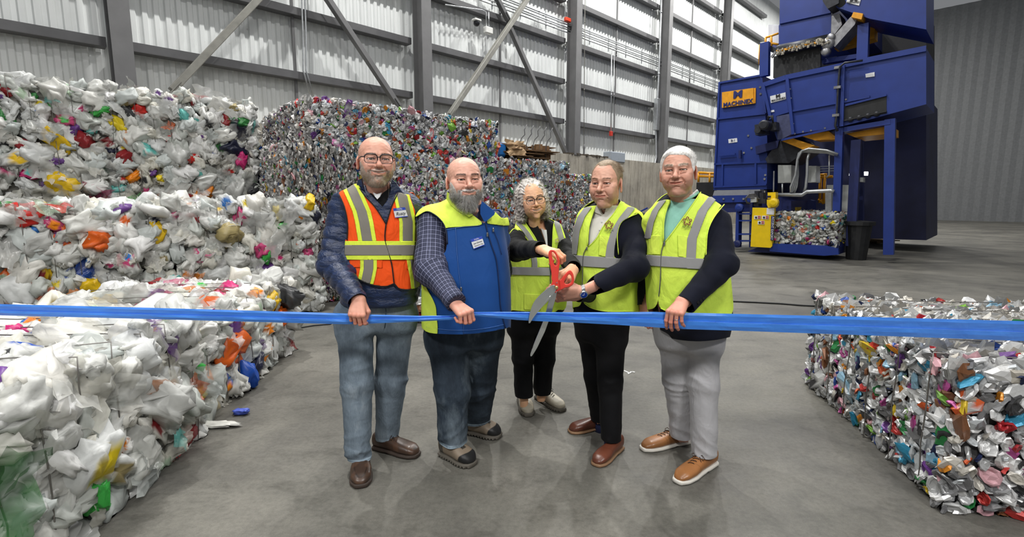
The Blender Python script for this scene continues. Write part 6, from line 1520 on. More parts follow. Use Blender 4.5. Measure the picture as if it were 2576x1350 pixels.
    at = c_.data.attributes.new('uvp', 'FLOAT_VECTOR', 'POINT'); vv = np.array([v.co[:] for v in c_.data.vertices]); L, A = ra.param(vv); at.data.foreach_set('vector', np.stack([A*.055, L, 0*L], 1).astype(np.float32).reshape(-1))
    neckf = lambda P: cap(P, nb-[0, 0, .05], H.w((0, .02, -.06))[0]+[.0, 0, .01], .085, .072)
    B = Base(lambda P: smin(smin(torso(P)-.006-.003*snoise(P*np.array([1, 1, .5]), 12, 4, 3), cap(P, ra.p[0], ra.p[0]*.72+ra.p[1]*.28, .087, .085), .045), cap(P, la.p[0], la.p[0]*.72+la.p[1]*.28, .081, .079), .045), *bbox([K(1140, 490, Y), K(1075, 840, Y), K(1277, 840, Y), ra.p[0], la.p[0]], .21), h=.0062)
    blv = cloth('blue_softshell', '#1b4c92', .6, .2, 400, .0004, .06, .35, .1)
    arm1 = armcut(ra.p[0], (-1, .05, .2), .05); arm2 = armcut(la.p[0], (1, 0, .3), .06)
    front = [(1124, 488), (1150, 512), (1174, 529), (1193, 543), (1211, 557), (1219, 561), (1228, 545), (1243, 532), (1262, 548), (1300, 570), (1300, 812), (1282, 822), (1270, 826), (1230, 834), (1179, 840), (1120, 840), (1071, 833), (1055, 800), (1052, 700), (1052, 640), (1112, 640), (1124, 613), (1122, 578), (1113, 557), (1092, 538), (1071, 531), (1045, 545), (1060, 520), (1100, 500)]
    fm = lambda V, px, N: (Y+.05-V[:, 1]); hem = lambda V, px, N: V[:, 2]-.80
    backf = both(lambda V, px, N: V[:, 1]-Y-.03, lambda V, px, N: np.minimum(V[:, 2]-.80, 1.45-V[:, 2]), arm1, arm2)
    v = B.patch('blue_vest', .004, blv, o, fn=lambda V, px, N: np.maximum(both(inpoly(front), fm)(V, px, N), backf(V, px, N)), thick=.006)
    yoke = [(1000, 480), (1122, 480), (1135, 498), (1174, 527), (1193, 541), (1211, 556), (1207, 566), (1160, 570), (1120, 574), (1090, 590), (1000, 590)]
    B.patch('neon_yoke', .0105, neonp, v, yoke, both(inpoly(front), fm), thick=.001); B.patch('neon_yoke', .0105, neonp, v, [(1225, 562), (1226, 552), (1240, 536), (1247, 533), (1310, 545), (1310, 568), (1266, 567)], both(inpoly(front), fm), thick=.001, smooth=False)
    B.patch('neon_side_panel', .0105, neonp, v, [(1040, 640), (1052, 690), (1070, 720), (1092, 760), (1098, 790), (1096, 850), (1040, 850)], both(inpoly(front), fm), thick=.001)
    for ln_, nm in (([(1221, 560), (1226, 580), (1236, 615), (1249, 655), (1256, 720), (1260, 773), (1272, 826)], 'zip'), ([(1240, 577), (1252, 605), (1262, 640)], 'pocket_zip'), ([(1160, 722), (1163, 760)], 'pocket_zip')):
        tube_patch(nm, front_line(B, smooth_poly(ln_, 4, False), .0115), .003 if nm == 'zip' else .002, plain('navy_zip', '#142a58', .5), v, 5)
    for q in ((1226, 590), (1241, 578), (1160, 727)): P = front_line(B, [q], .016)[0]; mb = MB(); mb.box(P, (.009, .005, .022), bev=.002); mb.build('zip_pull', zipm, v)
    for ln_ in ([(1146, 572), (1150, 640), (1156, 700), (1165, 770), (1166, 838)], [(1072, 822), (1120, 829), (1179, 830), (1230, 824), (1270, 815)], [(1122, 578), (1160, 571), (1207, 567)]):
        tube_patch('seam', front_line(B, smooth_poly(ln_, 4, False), .0095), .0013, plain('blue_seam', '#4a76c0', .6), v, 4)
    tube_patch('armhole_trim', front_line(B, smooth_poly([(1047, 560), (1052, 541), (1071, 531), (1092, 538), (1113, 557), (1122, 578), (1125, 613)], 4, False), .006), .005, plain('navy_trim', '#14203c', .7), v, 6)
    # collars
    def slabc(name, pts, m_, y0, d=.012, par=v, bend=.35):
        xc = K(1180, 520, y0)[0]; P = [K(x, y, y0) for x, y in pts]; P = [p+np.array([0, bend*abs(p[0]-xc), 0]) for p in P]; mb = MB(); mb.prism(P, (0, d, 0)); return mb.build(name, m_, par)
    slabc('collar', [(1122, 482), (1130, 488), (1145, 505), (1160, 520), (1178, 533), (1190, 540), (1180, 545), (1150, 530), (1128, 512), (1120, 500)], neonp, 2.56)
    slabc('collar', [(1212, 506), (1218, 510), (1245, 533), (1243, 540), (1224, 556), (1218, 558), (1208, 538), (1208, 520)], blv, 2.555, bend=.12)
    slabc('shirt_collar', [(1176, 524), (1190, 540), (1210, 556), (1219, 558), (1220, 528), (1211, 512), (1200, 518), (1204, 530), (1196, 545), (1188, 535)], PLAID, 2.575, .01, o)
    tagplate(B, 'name_tag', [(1183.4, 602), (1212, 593.6), (1219, 616), (1192, 626.7)], .013, v, [('Joe Donno', .5, .5, .17, blk), ('Operations Mngr', .52, .76, .115, blk)])
    trousers(o, 'jeans', JEAN2, legs, hips, 2.82, 8, [.098, .09])
    shoe(o, G(1112, 1140), G(1192, 1174), 'boot', '#8c7d6c', S_GRY, 3, None, .054); shoe(o, G(1168, 1085), G(1260, 1101), 'boot', '#8c7d6c', S_GRY, 4, None, .054)
    return o

BLKJ = cloth('black_fleece', '#0f0f11', .75, .25, 300, .0008, .2, .8, .03)
SKINP = plain('plain_skin', '#e0ac8a', .5, var=.03)
def hair_cap(H, V, T, name, fn, thick, m_, parent, col, seed=0, h=None):
    """shell of hair over the scalp: lifts the scalp surface where fn>0"""
    q = H.l(V); sc = fn(q); N = vnormals(V, T); nz = snoise(q, 60, seed, 4)
    off = .0002+thick*np.clip(sc/.014, 0, 1)**.75*(1+.25*nz); V2, T2, s2, ex = clip(V+N*off[:, None], T, sc)
    c = np.asarray(col)[None]*(.9+.12*snoise(H.l(V2)*np.array([1, .35, .5]), 420, seed, 4))[:, None]
    return mesh(name, V2, T2, m_, parent, smooth=True, cols=np.clip(c, 0, 1))
NB = plain('ring_gold', '#c9a24a', .25, .9); WATCH = plain('watch_steel', '#c4c6c8', .2, .9)
def neon_vest(B, o, Y, L, Rp, arm1, arm2, zr, stripes, band, trims, zipln, offs=.006, mt=None, lowmt=None, pockets=()):
    fm = lambda V, px, N: (Y+.04-V[:, 1]); backf = both(lambda V, px, N: V[:, 1]-Y-.02, lambda V, px, N: np.minimum(V[:, 2]-zr[0], zr[1]-V[:, 2]), arm1, arm2)
    v = B.patch('safety_vest', offs, neon, o, fn=lambda V, px, N: np.maximum(both(inpoly(L), fm, arm1, arm2)(V, px, N), backf(V, px, N)), thick=.004)
    if Rp is not None: B.patch('vest_front_panel', offs, neon, v, Rp, both(fm, arm1, arm2), thick=.004)
    pans = [L] if Rp is None else [L, Rp]
    for kn, w in stripes:
        for pan in pans: 
            if B.patch('reflective_stripe', offs+.0065, refl, v, fn=both(vstripe(kn, w), inpoly(pan), fm, arm1, arm2), thick=.001) is None: pass
    for pan in pans: B.patch('reflective_band', offs+.0085, refl, v, fn=both(band, inpoly(pan), fm), thick=.001)
    for ln_ in trims: tube_patch('binding', front_line(B, smooth_poly(ln_, 4, False), offs+.003), .003, neonp, v, 5)
    for p_ in pockets: B.patch('pocket', offs+.0045, neonp, v, p_, fm, thick=.002, smooth=False)
    if zipln: 
        z3 = front_line(B, smooth_poly(zipln, 4, False), offs+.006); tube_patch('zip', z3, .0028, zipm, v, 5)
        mb = MB(); mb.box(z3[0]+[0, -.004, -.006], (.009, .005, .02), bev=.002); mb.build('zip_pull', zipm, v)
    return v
def woman():
    sk = np.array(srgb('#e3b48f')); Y = 3.34
    H = Head(K(1340, 505, 3.24), R(8), R(-3), R(-8), (1.0, 1.02, 1.04), '#e3b48f', dict(smile=1.0, open=.9, jaw=.9, fat=0, nose=.95, eye=.95, fold=.55, chin=.98, ear=.85, brow=.6, lip=.95))
    torso = Loft(rowsY([(545, 1322, 1368, .055), (556, 1306, 1392, .075), (572, 1294, 1410, .09), (596, 1287, 1418, .10), (640, 1286, 1420, .11), (690, 1284, 1422, .115), (740, 1281, 1422, .125), (784, 1279, 1420, .125)], Y), 2.4)
    ra = Limb([K(1300, 588, 3.30), K(1299, 628, 3.00), K(1362, 626, 2.50)], [.058, .058, .040], .05, foldarm(5, .006, 60))
    la = Limb([K(1410, 592, 3.36), K(1433, 655, 3.12), K(1444, 672, 2.52)], [.052, .048, .036], .05, foldarm(6, .005, 60)); arms = [ra, la]
    nb = K(1343, 566, Y-.01)
    lipf = lambda s, q, X, paint: paint(np.zeros(len(q)), s.sk, 0)
    V, T, C = head_on(H, nb, .046, sk, brows='#5a4a42', brow_w=.35)
    hd = Hand(K(1366, 627, 2.46), (.62, -.72, -.12), (-.15, -.25, .95), False, [(30, 70, 50), (34, 72, 50), (38, 72, 50), (42, 70, 50)], [(.85, .45, -.2), (.9, -.05, -.4), (.8, -.35, -.5)], .93, elbow=ra.p[1])
    hl = Hand(K(1441, 677, 2.47), (-.42, -.75, -.42), (.35, -.45, .6), True, [(45, 75, 60), (48, 78, 60), (50, 80, 60), (52, 80, 55)], THUMB, .93, elbow=la.p[1])
    legs = [([K(1312, 800, 3.38), K(1316, 900, 3.36), K(1318, 1020, 3.34)], [.095, .072, .060]), ([K(1372, 800, 3.40), K(1369, 900, 3.42), K(1361, 1005, 3.44)], [.095, .075, .062])]
    hips = [(770, 1283, 1414, .12), (800, 1283, 1404, .12), (830, 1284, 1400, .11)]
    legL = [Limb(*l) for l in legs]; hipL = Loft(rowsY(hips, 3.39), 2.3)
    bv = body_core(torso, arms, legL, hipL, sk, (H.w((0, .02, -.06))[0], nb-[0, 0, .1], .042, .046))
    Vp, Tp, Cp = joinm([(V, T, C), hd.build(sk*[1, .95, .93]), hl.build(sk*[1, .95, .93]), bv])
    o = person_root(Vp, Tp, Cp, 'smiling person with curly grey hair and glasses in neon vest over black jacket')
    H.eyes(o, '#2e2018'); H.teeth(o); H.glasses(o, rx=.0275, rz=.0205, y=-.105, z=-.003, col_m=plain('tortoise_frame', '#2a1518', .25, var=.3, scale=80), temple=plain('pale_temple', '#d8cfb8', .3), sq=2.7, thick=.0019)
    eb = lambda q, X: ((np.abs(q[:, 2]-.024-.003*np.sin(np.clip((X-.012)/.036, 0, 1)*2.4)) < .002) & (X > .013) & (X < .05) & (q[:, 1] < -.04)).astype(float)
    grow(H, V, T, C, 'eyebrow', eb, 250, .006, .0003, np.array([srgb('#6b5a50')]), o, 2, lambda q, n, r: n*.6+np.stack([np.sign(q[:, 0]), 0*q[:, 0], .2+0*q[:, 0]], 1), segs=2)
    # curly hair: a soft mass round the skull plus many curls
    def hm(P):
        q = H.l(P); S = q.copy(); S[:, 0] = np.abs(q[:, 0])
        d = ell(q, (-.004, .03, .036), (.094, .102, .102)); d = smin(d, ell(S, (.076, .03, -.01), (.028, .06, .07)), .03); d = smin(d, ell(S, (.076, .035, -.070), (.028, .05, .045)), .03); d = smin(d, ell(S, (.080, .04, -.100), (.026, .04, .03)), .03)
        face = ell(q, (.004, -.115, -.03), (.067, .112, .117)); d = smax(d, -face, .012); d = smax(d, -ell(q, (0, -.08, -.12), (.07, .1, .1)), .01)
        return d+.006*snoise(q, 110, 7, 4)+.004*np.sin(q[:, 2]*330+3*np.sin(q[:, 0]*110)+2*np.sin(q[:, 1]*90))
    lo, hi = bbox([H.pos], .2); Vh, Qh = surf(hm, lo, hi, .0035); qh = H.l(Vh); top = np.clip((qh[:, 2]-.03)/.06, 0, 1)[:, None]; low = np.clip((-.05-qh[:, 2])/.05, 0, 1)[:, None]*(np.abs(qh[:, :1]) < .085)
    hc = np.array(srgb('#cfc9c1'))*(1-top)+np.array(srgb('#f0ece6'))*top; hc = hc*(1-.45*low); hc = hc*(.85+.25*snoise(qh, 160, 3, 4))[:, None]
    hr = mesh('hair', Vh, Qh, CAPM, o, smooth=True, cols=np.clip(hc, 0, 1))
    rng = np.random.default_rng(3); Nh = vnormals(Vh, Qh); okr = np.where(~((qh[:, 1] < -.03) & (np.abs(qh[:, 0]) < .06) & (qh[:, 2] < .085)))[0]; ix = okr[rng.integers(0, len(okr), 5200)]; cc = hc[ix]*rng.uniform(.75, 1.35, (5200, 1)); cc = np.where(rng.random((5200, 1)) < .3, np.array(srgb('#f0eeea')), cc)
    tang = np.cross(Nh[ix], rng.normal(0, 1, (5200, 3))); dd = tang*.9+Nh[ix]*.35+np.array([0, 0, -.35]); dd[:, 2] += np.clip(qh[ix, 2]*4, -.2, .5)
    strands('curl', Vh[ix]-Nh[ix]*.002, dd, rng.uniform(.014, .034, 5200), .00055, HAIRM, hr, np.clip(cc, 0, 1), rng, segs=5, curl=1.5, wob=.5)
    lo, hi = bbox([K(1325, 535, Y), K(1280, 790, Y), K(1422, 790, Y), *ra.p, *la.p], .14)
    vn = [(1352, 560), (1366, 552), (1374, 570), (1378, 600), (1380, 640), (1376, 610), (1370, 590), (1362, 572)]
    jk = jacket('black_jacket', o, BLKJ, torso, arms, lo, hi, .006, .035, cuts=[cuffcut(ra), cuffcut(la), lambda V: -sdpoly(pix(V), [(1318, 530), (1330, 552), (1352, 566), (1364, 590), (1377, 625), (1380, 640), (1378, 590), (1370, 566), (1366, 530)])*.0025+(V[:, 1] > Y+.02)*1.0])
    mb = MB(); mb.prism([K(1360, 572, Y-.085), K(1368, 578, Y-.1), K(1375, 578, Y-.1), K(1377, 600, Y-.11), K(1378, 632, Y-.12), K(1370, 600, Y-.105)], (0, .012, 0)); mb.build('white_top', wht, o)
    mb = MB(); mb.prism([K(1345, 560, Y-.035), K(1372, 545, Y-.035), K(1376, 580, Y-.088), K(1366, 583, Y-.088)], (0, .03, 0)); ch_ = mb.build('chest', SKINP, o)
    B = Base(lambda P: smin(smin(torso(P)-.005-.004*snoise(P*np.array([1, 1, .4]), 13, 4, 3), cap(P, ra.p[0], ra.p[0]*.8+ra.p[1]*.2, .062, .062), .04), cap(P, la.p[0], la.p[0]*.75+la.p[1]*.25, .056, .055), .04), *bbox([K(1325, 540, Y), K(1280, 790, Y), K(1422, 790, Y), ra.p[0], la.p[0]], .15), h=.0062)
    arm1 = armcut(ra.p[0], (-1, 0, .35), .03); arm2 = armcut(la.p[0], (1, 0, .3), .02)
    panL = [(1316, 552), (1335, 580), (1350, 605), (1362, 640), (1378, 655), (1384, 700), (1386, 784), (1340, 783), (1290, 780), (1274, 772), (1272, 600), (1286, 640), (1305, 655), (1330, 652), (1335, 640), (1330, 610), (1300, 575), (1290, 576), (1276, 592), (1276, 580), (1296, 562)]
    panR = [(1395, 556), (1392, 575), (1390, 610), (1390, 655), (1386, 700), (1388, 784), (1404, 779), (1424, 772), (1428, 700), (1424, 660), (1427, 610), (1421, 575), (1410, 562)]
    armhole = lambda V, px, N: -(sdpoly(px, smooth_poly([(1240, 570), (1279, 580), (1291, 575), (1305, 580), (1322, 592), (1345, 606), (1370, 611), (1375, 640), (1330, 646), (1306, 658), (1290, 650), (1280, 625), (1240, 620)], 3)))*V[:, 1]/1250
    v = neon_vest(B, o, Y, panL, panR, arm1, both(arm2), (.80, 1.40), [([(556, 1298), (570, 1313), (585, 1325), (605, 1337), (660, 1345), (678, 1345)], 7), ([(556, 1400), (580, 1407), (620, 1418), (660, 1421), (700, 1412)], 7)], yline(672, 692, .02, 1340), [[(1316, 552), (1335, 580), (1350, 605), (1362, 640)], [(1395, 556), (1391, 580), (1389, 650)], [(1279, 592), (1291, 576), (1303, 579), (1320, 594), (1335, 612)]], [(1384, 655), (1384, 700), (1387, 782)], pockets=[[(1356, 650), (1382, 650), (1382, 672), (1356, 672)], [(1318, 738), (1360, 740), (1360, 780), (1318, 778)]])
    star_logo(B, 1402, 604, 4.0, .013, v, '#c9a0a8')
    for pts in ([(1313, 545), (1320, 541), (1336, 556), (1352, 566), (1362, 580), (1358, 592), (1345, 588), (1328, 570)], [(1366, 541), (1374, 547), (1386, 556), (1394, 560), (1388, 575), (1379, 580), (1372, 560)]):
        P = [K(x, y, Y-.09) for x, y in pts]; xc = K(1345, 560, Y)[0]; P = [p+np.array([0, .9*abs(p[0]-xc), 0]) for p in P]; mb = MB(); mb.prism(P, (0, .014, 0)); mb.build('collar', BLKJ, jk)
    trousers(o, 'black_trousers', BLKT, legs, hips, 3.39, 13, [.135, .115], amp=.004, fade=False)
    shoe(o, G(1312, 1005), G(1330, 1049), 'hiker', '#bcb4a2', S_GRY, 5, plain('grey_lace', '#5d5a56', .8), .046); shoe(o, G(1352, 1000), G(1417, 1036), 'hiker', '#bcb4a2', S_GRY, 6, plain('grey_lace', '#5d5a56', .8), .046)
    return o
def man_jacket():
    sk = np.array(srgb('#d8a892')); Y = 2.93
    H = Head(K(1525, 463, 2.84), R(-30), R(0), R(0), (1.06, 1.06, 1.12), '#d8a892', dict(smile=.32, open=.0, jaw=.97, fat=.2, nose=1.08, eye=.88, fold=.3, lip=.9, ear=1.05))
    torso = Loft(rowsY([(505, 1500, 1556, .065), (518, 1482, 1584, .085), (534, 1464, 1606, .105), (560, 1455, 1612, .13), (600, 1450, 1608, .145), (650, 1447, 1602, .15), (700, 1446, 1602, .155), (750, 1445, 1604, .155), (784, 1446, 1605, .15)], Y), 2.4)
    la = Limb([K(1600, 560, 2.92), K(1596, 672, 2.64), K(1474, 730, 2.455)], [.070, .066, .045], .05, foldarm(4, .005, 50))
    ra = Limb([K(1484, 565, 3.0), K(1494, 738, 2.94), K(1454, 746, 2.52)], [.055, .048, .029], .05); arms = [ra, la]
    nb = K(1530, 522, Y)
    V, T, C = head_on(H, nb, .060, sk, brows='#7d5c45', brow_w=.5, beard=lambda s, q, X, paint: paint(np.clip(.25*beard_mask(q, X, .03)+.1*snoise(q, 800, 2, 3)*beard_mask(q, X, .03), 0, 1), srgb('#a07a68'), .6))
    hd = Hand(K(1460, 735, 2.43), (-1, -.10, -.04), (.02, -.88, -.36), True, [(30, 62, 45), (34, 66, 45), (38, 68, 45), (42, 66, 45)], [(.75, .5, -.35), (.95, .1, -.3), (.9, -.1, -.3)], 1.02, elbow=la.p[1])
    hr_ = Hand(K(1446, 744, 2.47), (-1, -.15, -.05), (.0, -.7, -.7), False, [(20, 50, 40), (24, 54, 40), (28, 56, 40), (30, 56, 40)], THUMB, 1.0, elbow=ra.p[1])
    legs = [([K(1490, 800, 2.98), K(1502, 950, 3.02), K(1512, 1075, 3.08)], [.098, .074, .062]), ([K(1535, 800, 2.92), K(1535, 960, 2.86), K(1537, 1118, 2.80)], [.098, .072, .060])]
    hips = [(770, 1448, 1580, .13), (810, 1452, 1574, .13), (850, 1456, 1572, .12)]
    legL = [Limb(*l) for l in legs]; hipL = Loft(rowsY(hips, 2.95), 2.3)
    bv = body_core(torso, arms, legL, hipL, sk, (H.w((0, .02, -.06))[0], nb-[0, 0, .1], .052, .056))
    Vp, Tp, Cp = joinm([(V, T, C), hd.build(sk*[1, .93, .92]), hr_.build(sk*[.95, .85, .82]), bv])
    o = person_root(Vp, Tp, Cp, 'person with short sandy hair, silver watch, white shirt and neon vest over navy blazer')
    H.eyes(o, '#3b2a20', gaze=(.0, 0))
    def hf(q):
        X = np.abs(q[:, 0]); line = .072-.15*(q[:, 1]+.07)*0; top = (q[:, 2]-(.086+.012*np.exp(-((X-.034)/.012)**2)-1.1*np.clip(q[:, 1]+.052, 0, .2))); side = np.minimum(q[:, 1]+.034+.30*(q[:, 2]-.03), q[:, 2]+.012)
        back = np.minimum(q[:, 1]-.02, q[:, 2]+.06); d = np.maximum(np.maximum(top, np.where(X > .045, side, -1)), back); d = np.minimum(d, np.hypot((q[:, 1]-.018)/.9, q[:, 2]+.002)-.036+1.0*(X < .055)); d = np.minimum(d, q[:, 2]+.038); return np.where(X > .084, -.01, d)
    cp = hair_cap(H, V, T, 'hair', hf, .0045, CAPM, o, srgb('#a08c74'), 2)
    cols = np.array([srgb(c) for c in ('#b8a184', '#9a8268', '#cbbba4', '#8f7a64', '#c4b8a8')]); hk = lambda q, X: (hf(q) > .001).astype(float)
    grow(H, V, T, C, 'hair_strand', hk, 6000, lambda q: np.where(q[:, 2] > .06, .018, .007), .00038, cols, cp, 3, lambda q, n, r: n*.22+np.stack([.9*(q[:, 2] > .06), .45+0*q[:, 0], -.8*(q[:, 2] < .06)], 1)@H.R.T+r.normal(0, .12, n.shape), segs=3)
    eb = lambda q, X: ((np.abs(q[:, 2]-.0235-.003*np.sin(np.clip((X-.012)/.036, 0, 1)*2.4)) < .003) & (X > .012) & (X < .05) & (q[:, 1] < -.04)).astype(float)
    grow(H, V, T, C, 'eyebrow', eb, 260, .005, .0003, np.array([srgb('#8a6a50'), srgb('#a3866a')]), o, 2, lambda q, n, r: n*.5+np.stack([np.sign(q[:, 0]), 0*q[:, 0], .15+0*q[:, 0]], 1), segs=2)
    lo, hi = bbox([K(1500, 500, Y), K(1445, 790, Y), K(1606, 790, Y), *ra.p, *la.p], .14)
    vnk = [(1500, 480), (1498, 520), (1490, 545), (1482, 580), (1480, 620), (1498, 600), (1530, 560), (1556, 525), (1560, 500), (1555, 480)]
    jk = jacket('navy_blazer', o, navy, torso, arms, lo, hi, .006, .035, cuts=[cuffcut(la), cuffcut(ra), lambda V: -sdpoly(pix(V), vnk)*.0022+(V[:, 1] > Y+.0)*1.0])
    shf = lambda P: smin(torso(P, -.012), cap(P, nb-[0, 0, .02], H.w((0, .02, -.08))[0], .070, .064), .03)
    SB_ = Base(shf, *bbox([K(1500, 490, Y), K(1450, 700, Y), K(1600, 700, Y)], .2), h=.006)
    shm = cloth('white_shirt_cotton', '#e9e6e0', .7, .2, 500, .0004, .04, .4)
    sht = SB_.patch('white_shirt', .0, shm, o, fn=lambda V, px, N: np.minimum(-sdpoly(px, [(1507, 470), (1503, 500), (1508, 520), (1514, 534), (1519, 541), (1524, 524), (1540, 514), (1556, 496), (1562, 470)])*V[:, 1]/1250+(V[:, 1] > Y+.02)*.5, H.w((0, 0, -.118))[0][2]+.012-V[:, 2]), thick=.002)
    for pts, y0 in (([(1505, 511), (1501, 520), (1497, 532), (1500, 535), (1515, 541), (1509, 527)], 2.815), ([(1557, 494), (1562, 500), (1549, 517), (1534, 538), (1524, 526), (1514, 528), (1530, 516), (1546, 505)], 2.815)):
        P = [K(x, y, y0) for x, y in pts]; xc = K(1520, 520, y0)[0]; P = [p+np.array([0, .55*abs(p[0]-xc), 0]) for p in P]; mb = MB(); mb.prism(P, (0, .008, 0)); mb.build('shirt_collar', shm, sht)
    lp = MB(); P = [K(x, y, 2.83) for x, y in ((1561, 498), (1569, 512), (1548, 538), (1530, 563), (1531, 543), (1547, 520))]; P = [p+np.array([0, .5*abs(p[0]-K(1520, 520, 2.83)[0]), 0]) for p in P]; lp.prism(P, (0, .01, 0)); lp.build('lapel', navy, jk)
    for q in ((1514, 558), (1509, 578), (1503, 600)): P = front_line(SB_, [q], .003)[0]; mb = MB(); mb.box(P, (.009, .003, .009), bev=.003); mb.build('button', wht, sht)
    B = Base(lambda P: smin(smin(torso(P)-.005-.004*snoise(P*np.array([1, 1, .4]), 12, 9, 3), cap(P, la.p[0], la.p[0]*.75+la.p[1]*.25, .075, .074), .04), cap(P, ra.p[0], ra.p[0]*.75+ra.p[1]*.25, .062, .06), .04), *bbox([K(1500, 500, Y), K(1445, 790, Y), K(1606, 790, Y), ra.p[0], la.p[0]], .17), h=.0062)
    arm1 = armcut(ra.p[0], (-1, 0, .1), .12); arm2 = armcut(la.p[0], (1, 0, .3), .035)
    panL = [(1500, 517), (1494, 530), (1482, 570), (1478, 620), (1466, 645), (1464, 700), (1462, 760), (1446, 772), (1432, 760), (1430, 640), (1432, 570), (1448, 535), (1470, 522)]
    panR = [(1562, 506), (1545, 535), (1520, 565), (1500, 600), (1478, 622), (1468, 645), (1466, 700), (1464, 745), (1470, 762), (1490, 775), (1530, 783), (1570, 784), (1612, 780), (1614, 690), (1600, 650), (1556, 650), (1545, 640), (1552, 590), (1562, 560), (1585, 545), (1605, 535), (1622, 560), (1630, 600), (1634, 560), (1622, 540), (1600, 525), (1578, 515)]
    armhole = lambda V, px, N: -sdpoly(px, smooth_poly([(1553, 590), (1562, 560), (1580, 545), (1603, 537), (1620, 555), (1640, 600), (1640, 700), (1600, 720), (1560, 650), (1546, 640)], 3))*V[:, 1]/1250
    v = neon_vest(B, o, Y, panL, both and panR, arm1, arm2, (.84, 1.52), [([(520, 1480), (545, 1462), (580, 1449), (640, 1441)], 9), ([(520, 1590), (548, 1568), (580, 1549), (615, 1538), (650, 1533)], 11)], yline(645, 672, .07, 1500), [[(1500, 517), (1494, 530), (1482, 570), (1478, 618)], [(1562, 506), (1545, 535), (1520, 565), (1500, 600), (1480, 620)], [(1556, 640), (1553, 590), (1562, 560), (1582, 546), (1603, 537)], [(1470, 762), (1490, 775), (1530, 783), (1600, 782)]], [(1476, 622), (1467, 645), (1465, 700), (1463, 750)], pockets=[[(1508, 590), (1548, 596), (1536, 648), (1506, 642)]])
    star_logo(B, 1532, 566, 7.2, .013, v)
    a_, b_ = la.p[1], la.p[2]; u_ = nrm(b_-a_); c_ = la.p[2]+u_*.022
    sd = hd.S; nn = hd.N; mb = MB(); pts = [hd.W+hd.E*.012+sd*math.cos(t)*.034+nn*math.sin(t)*.027 for t in np.linspace(0, 2*math.pi, 20, endpoint=False)]
    wt = empty('wristwatch', (0, 0, 0), parent=o); [mb.tube([p+hd.E*k for p in pts], .0042, 6, closed=True) for k in (-.007, 0, .007)]; mb.build('strap', WATCH, wt, smooth=True)
    wc_ = hd.W+hd.E*.012+nrm(nn+sd*.15)*.032; mb = MB(); mb.lathe([(.018, -.005), (.021, 0), (.021, .005), (.018, .008)], wc_, nn, 24); mb.build('watch_case', WATCH, wt, smooth=True)
    mb = MB(); mb.lathe([(.0165, .0078), (.0165, .0088)], wc_, nn, 24); mb.build('dial', plain('blue_dial', '#1f3f9a', .15, .3, var=0), wt)
    mb = MB(); mb.bar(wc_+nn*.0092, wc_+nn*.0092+sd*.012, .0016, .0008, up=nn); mb.bar(wc_+nn*.0092, wc_+nn*.0092+hd.D*.009, .0018, .0008, up=nn); mb.build('hands', wht, wt)
    trousers(o, 'black_trousers', BLKT, legs, hips, 2.95, 17, [.085, .085], amp=.004, fade=False)
    for L_ in legs: a, b = L_[0][1], L_[0][2]; mb = MB(); mb.tube([b+[0, .0, -.03], b+[0, 0, .06]], .042, 12); mb.build('sock', plain('navy_sock', '#1a2348', .9, bump=.3), o, smooth=True)
    shoe(o, G(1520, 1075), G(1431, 1088), 'loafer', '#5e3426', S_TAN, 7, None, .048); shoe(o, G(1560, 1125), G(1497, 1174), 'loafer', '#6b3b2a', S_TAN, 8, None, .048)
    return o
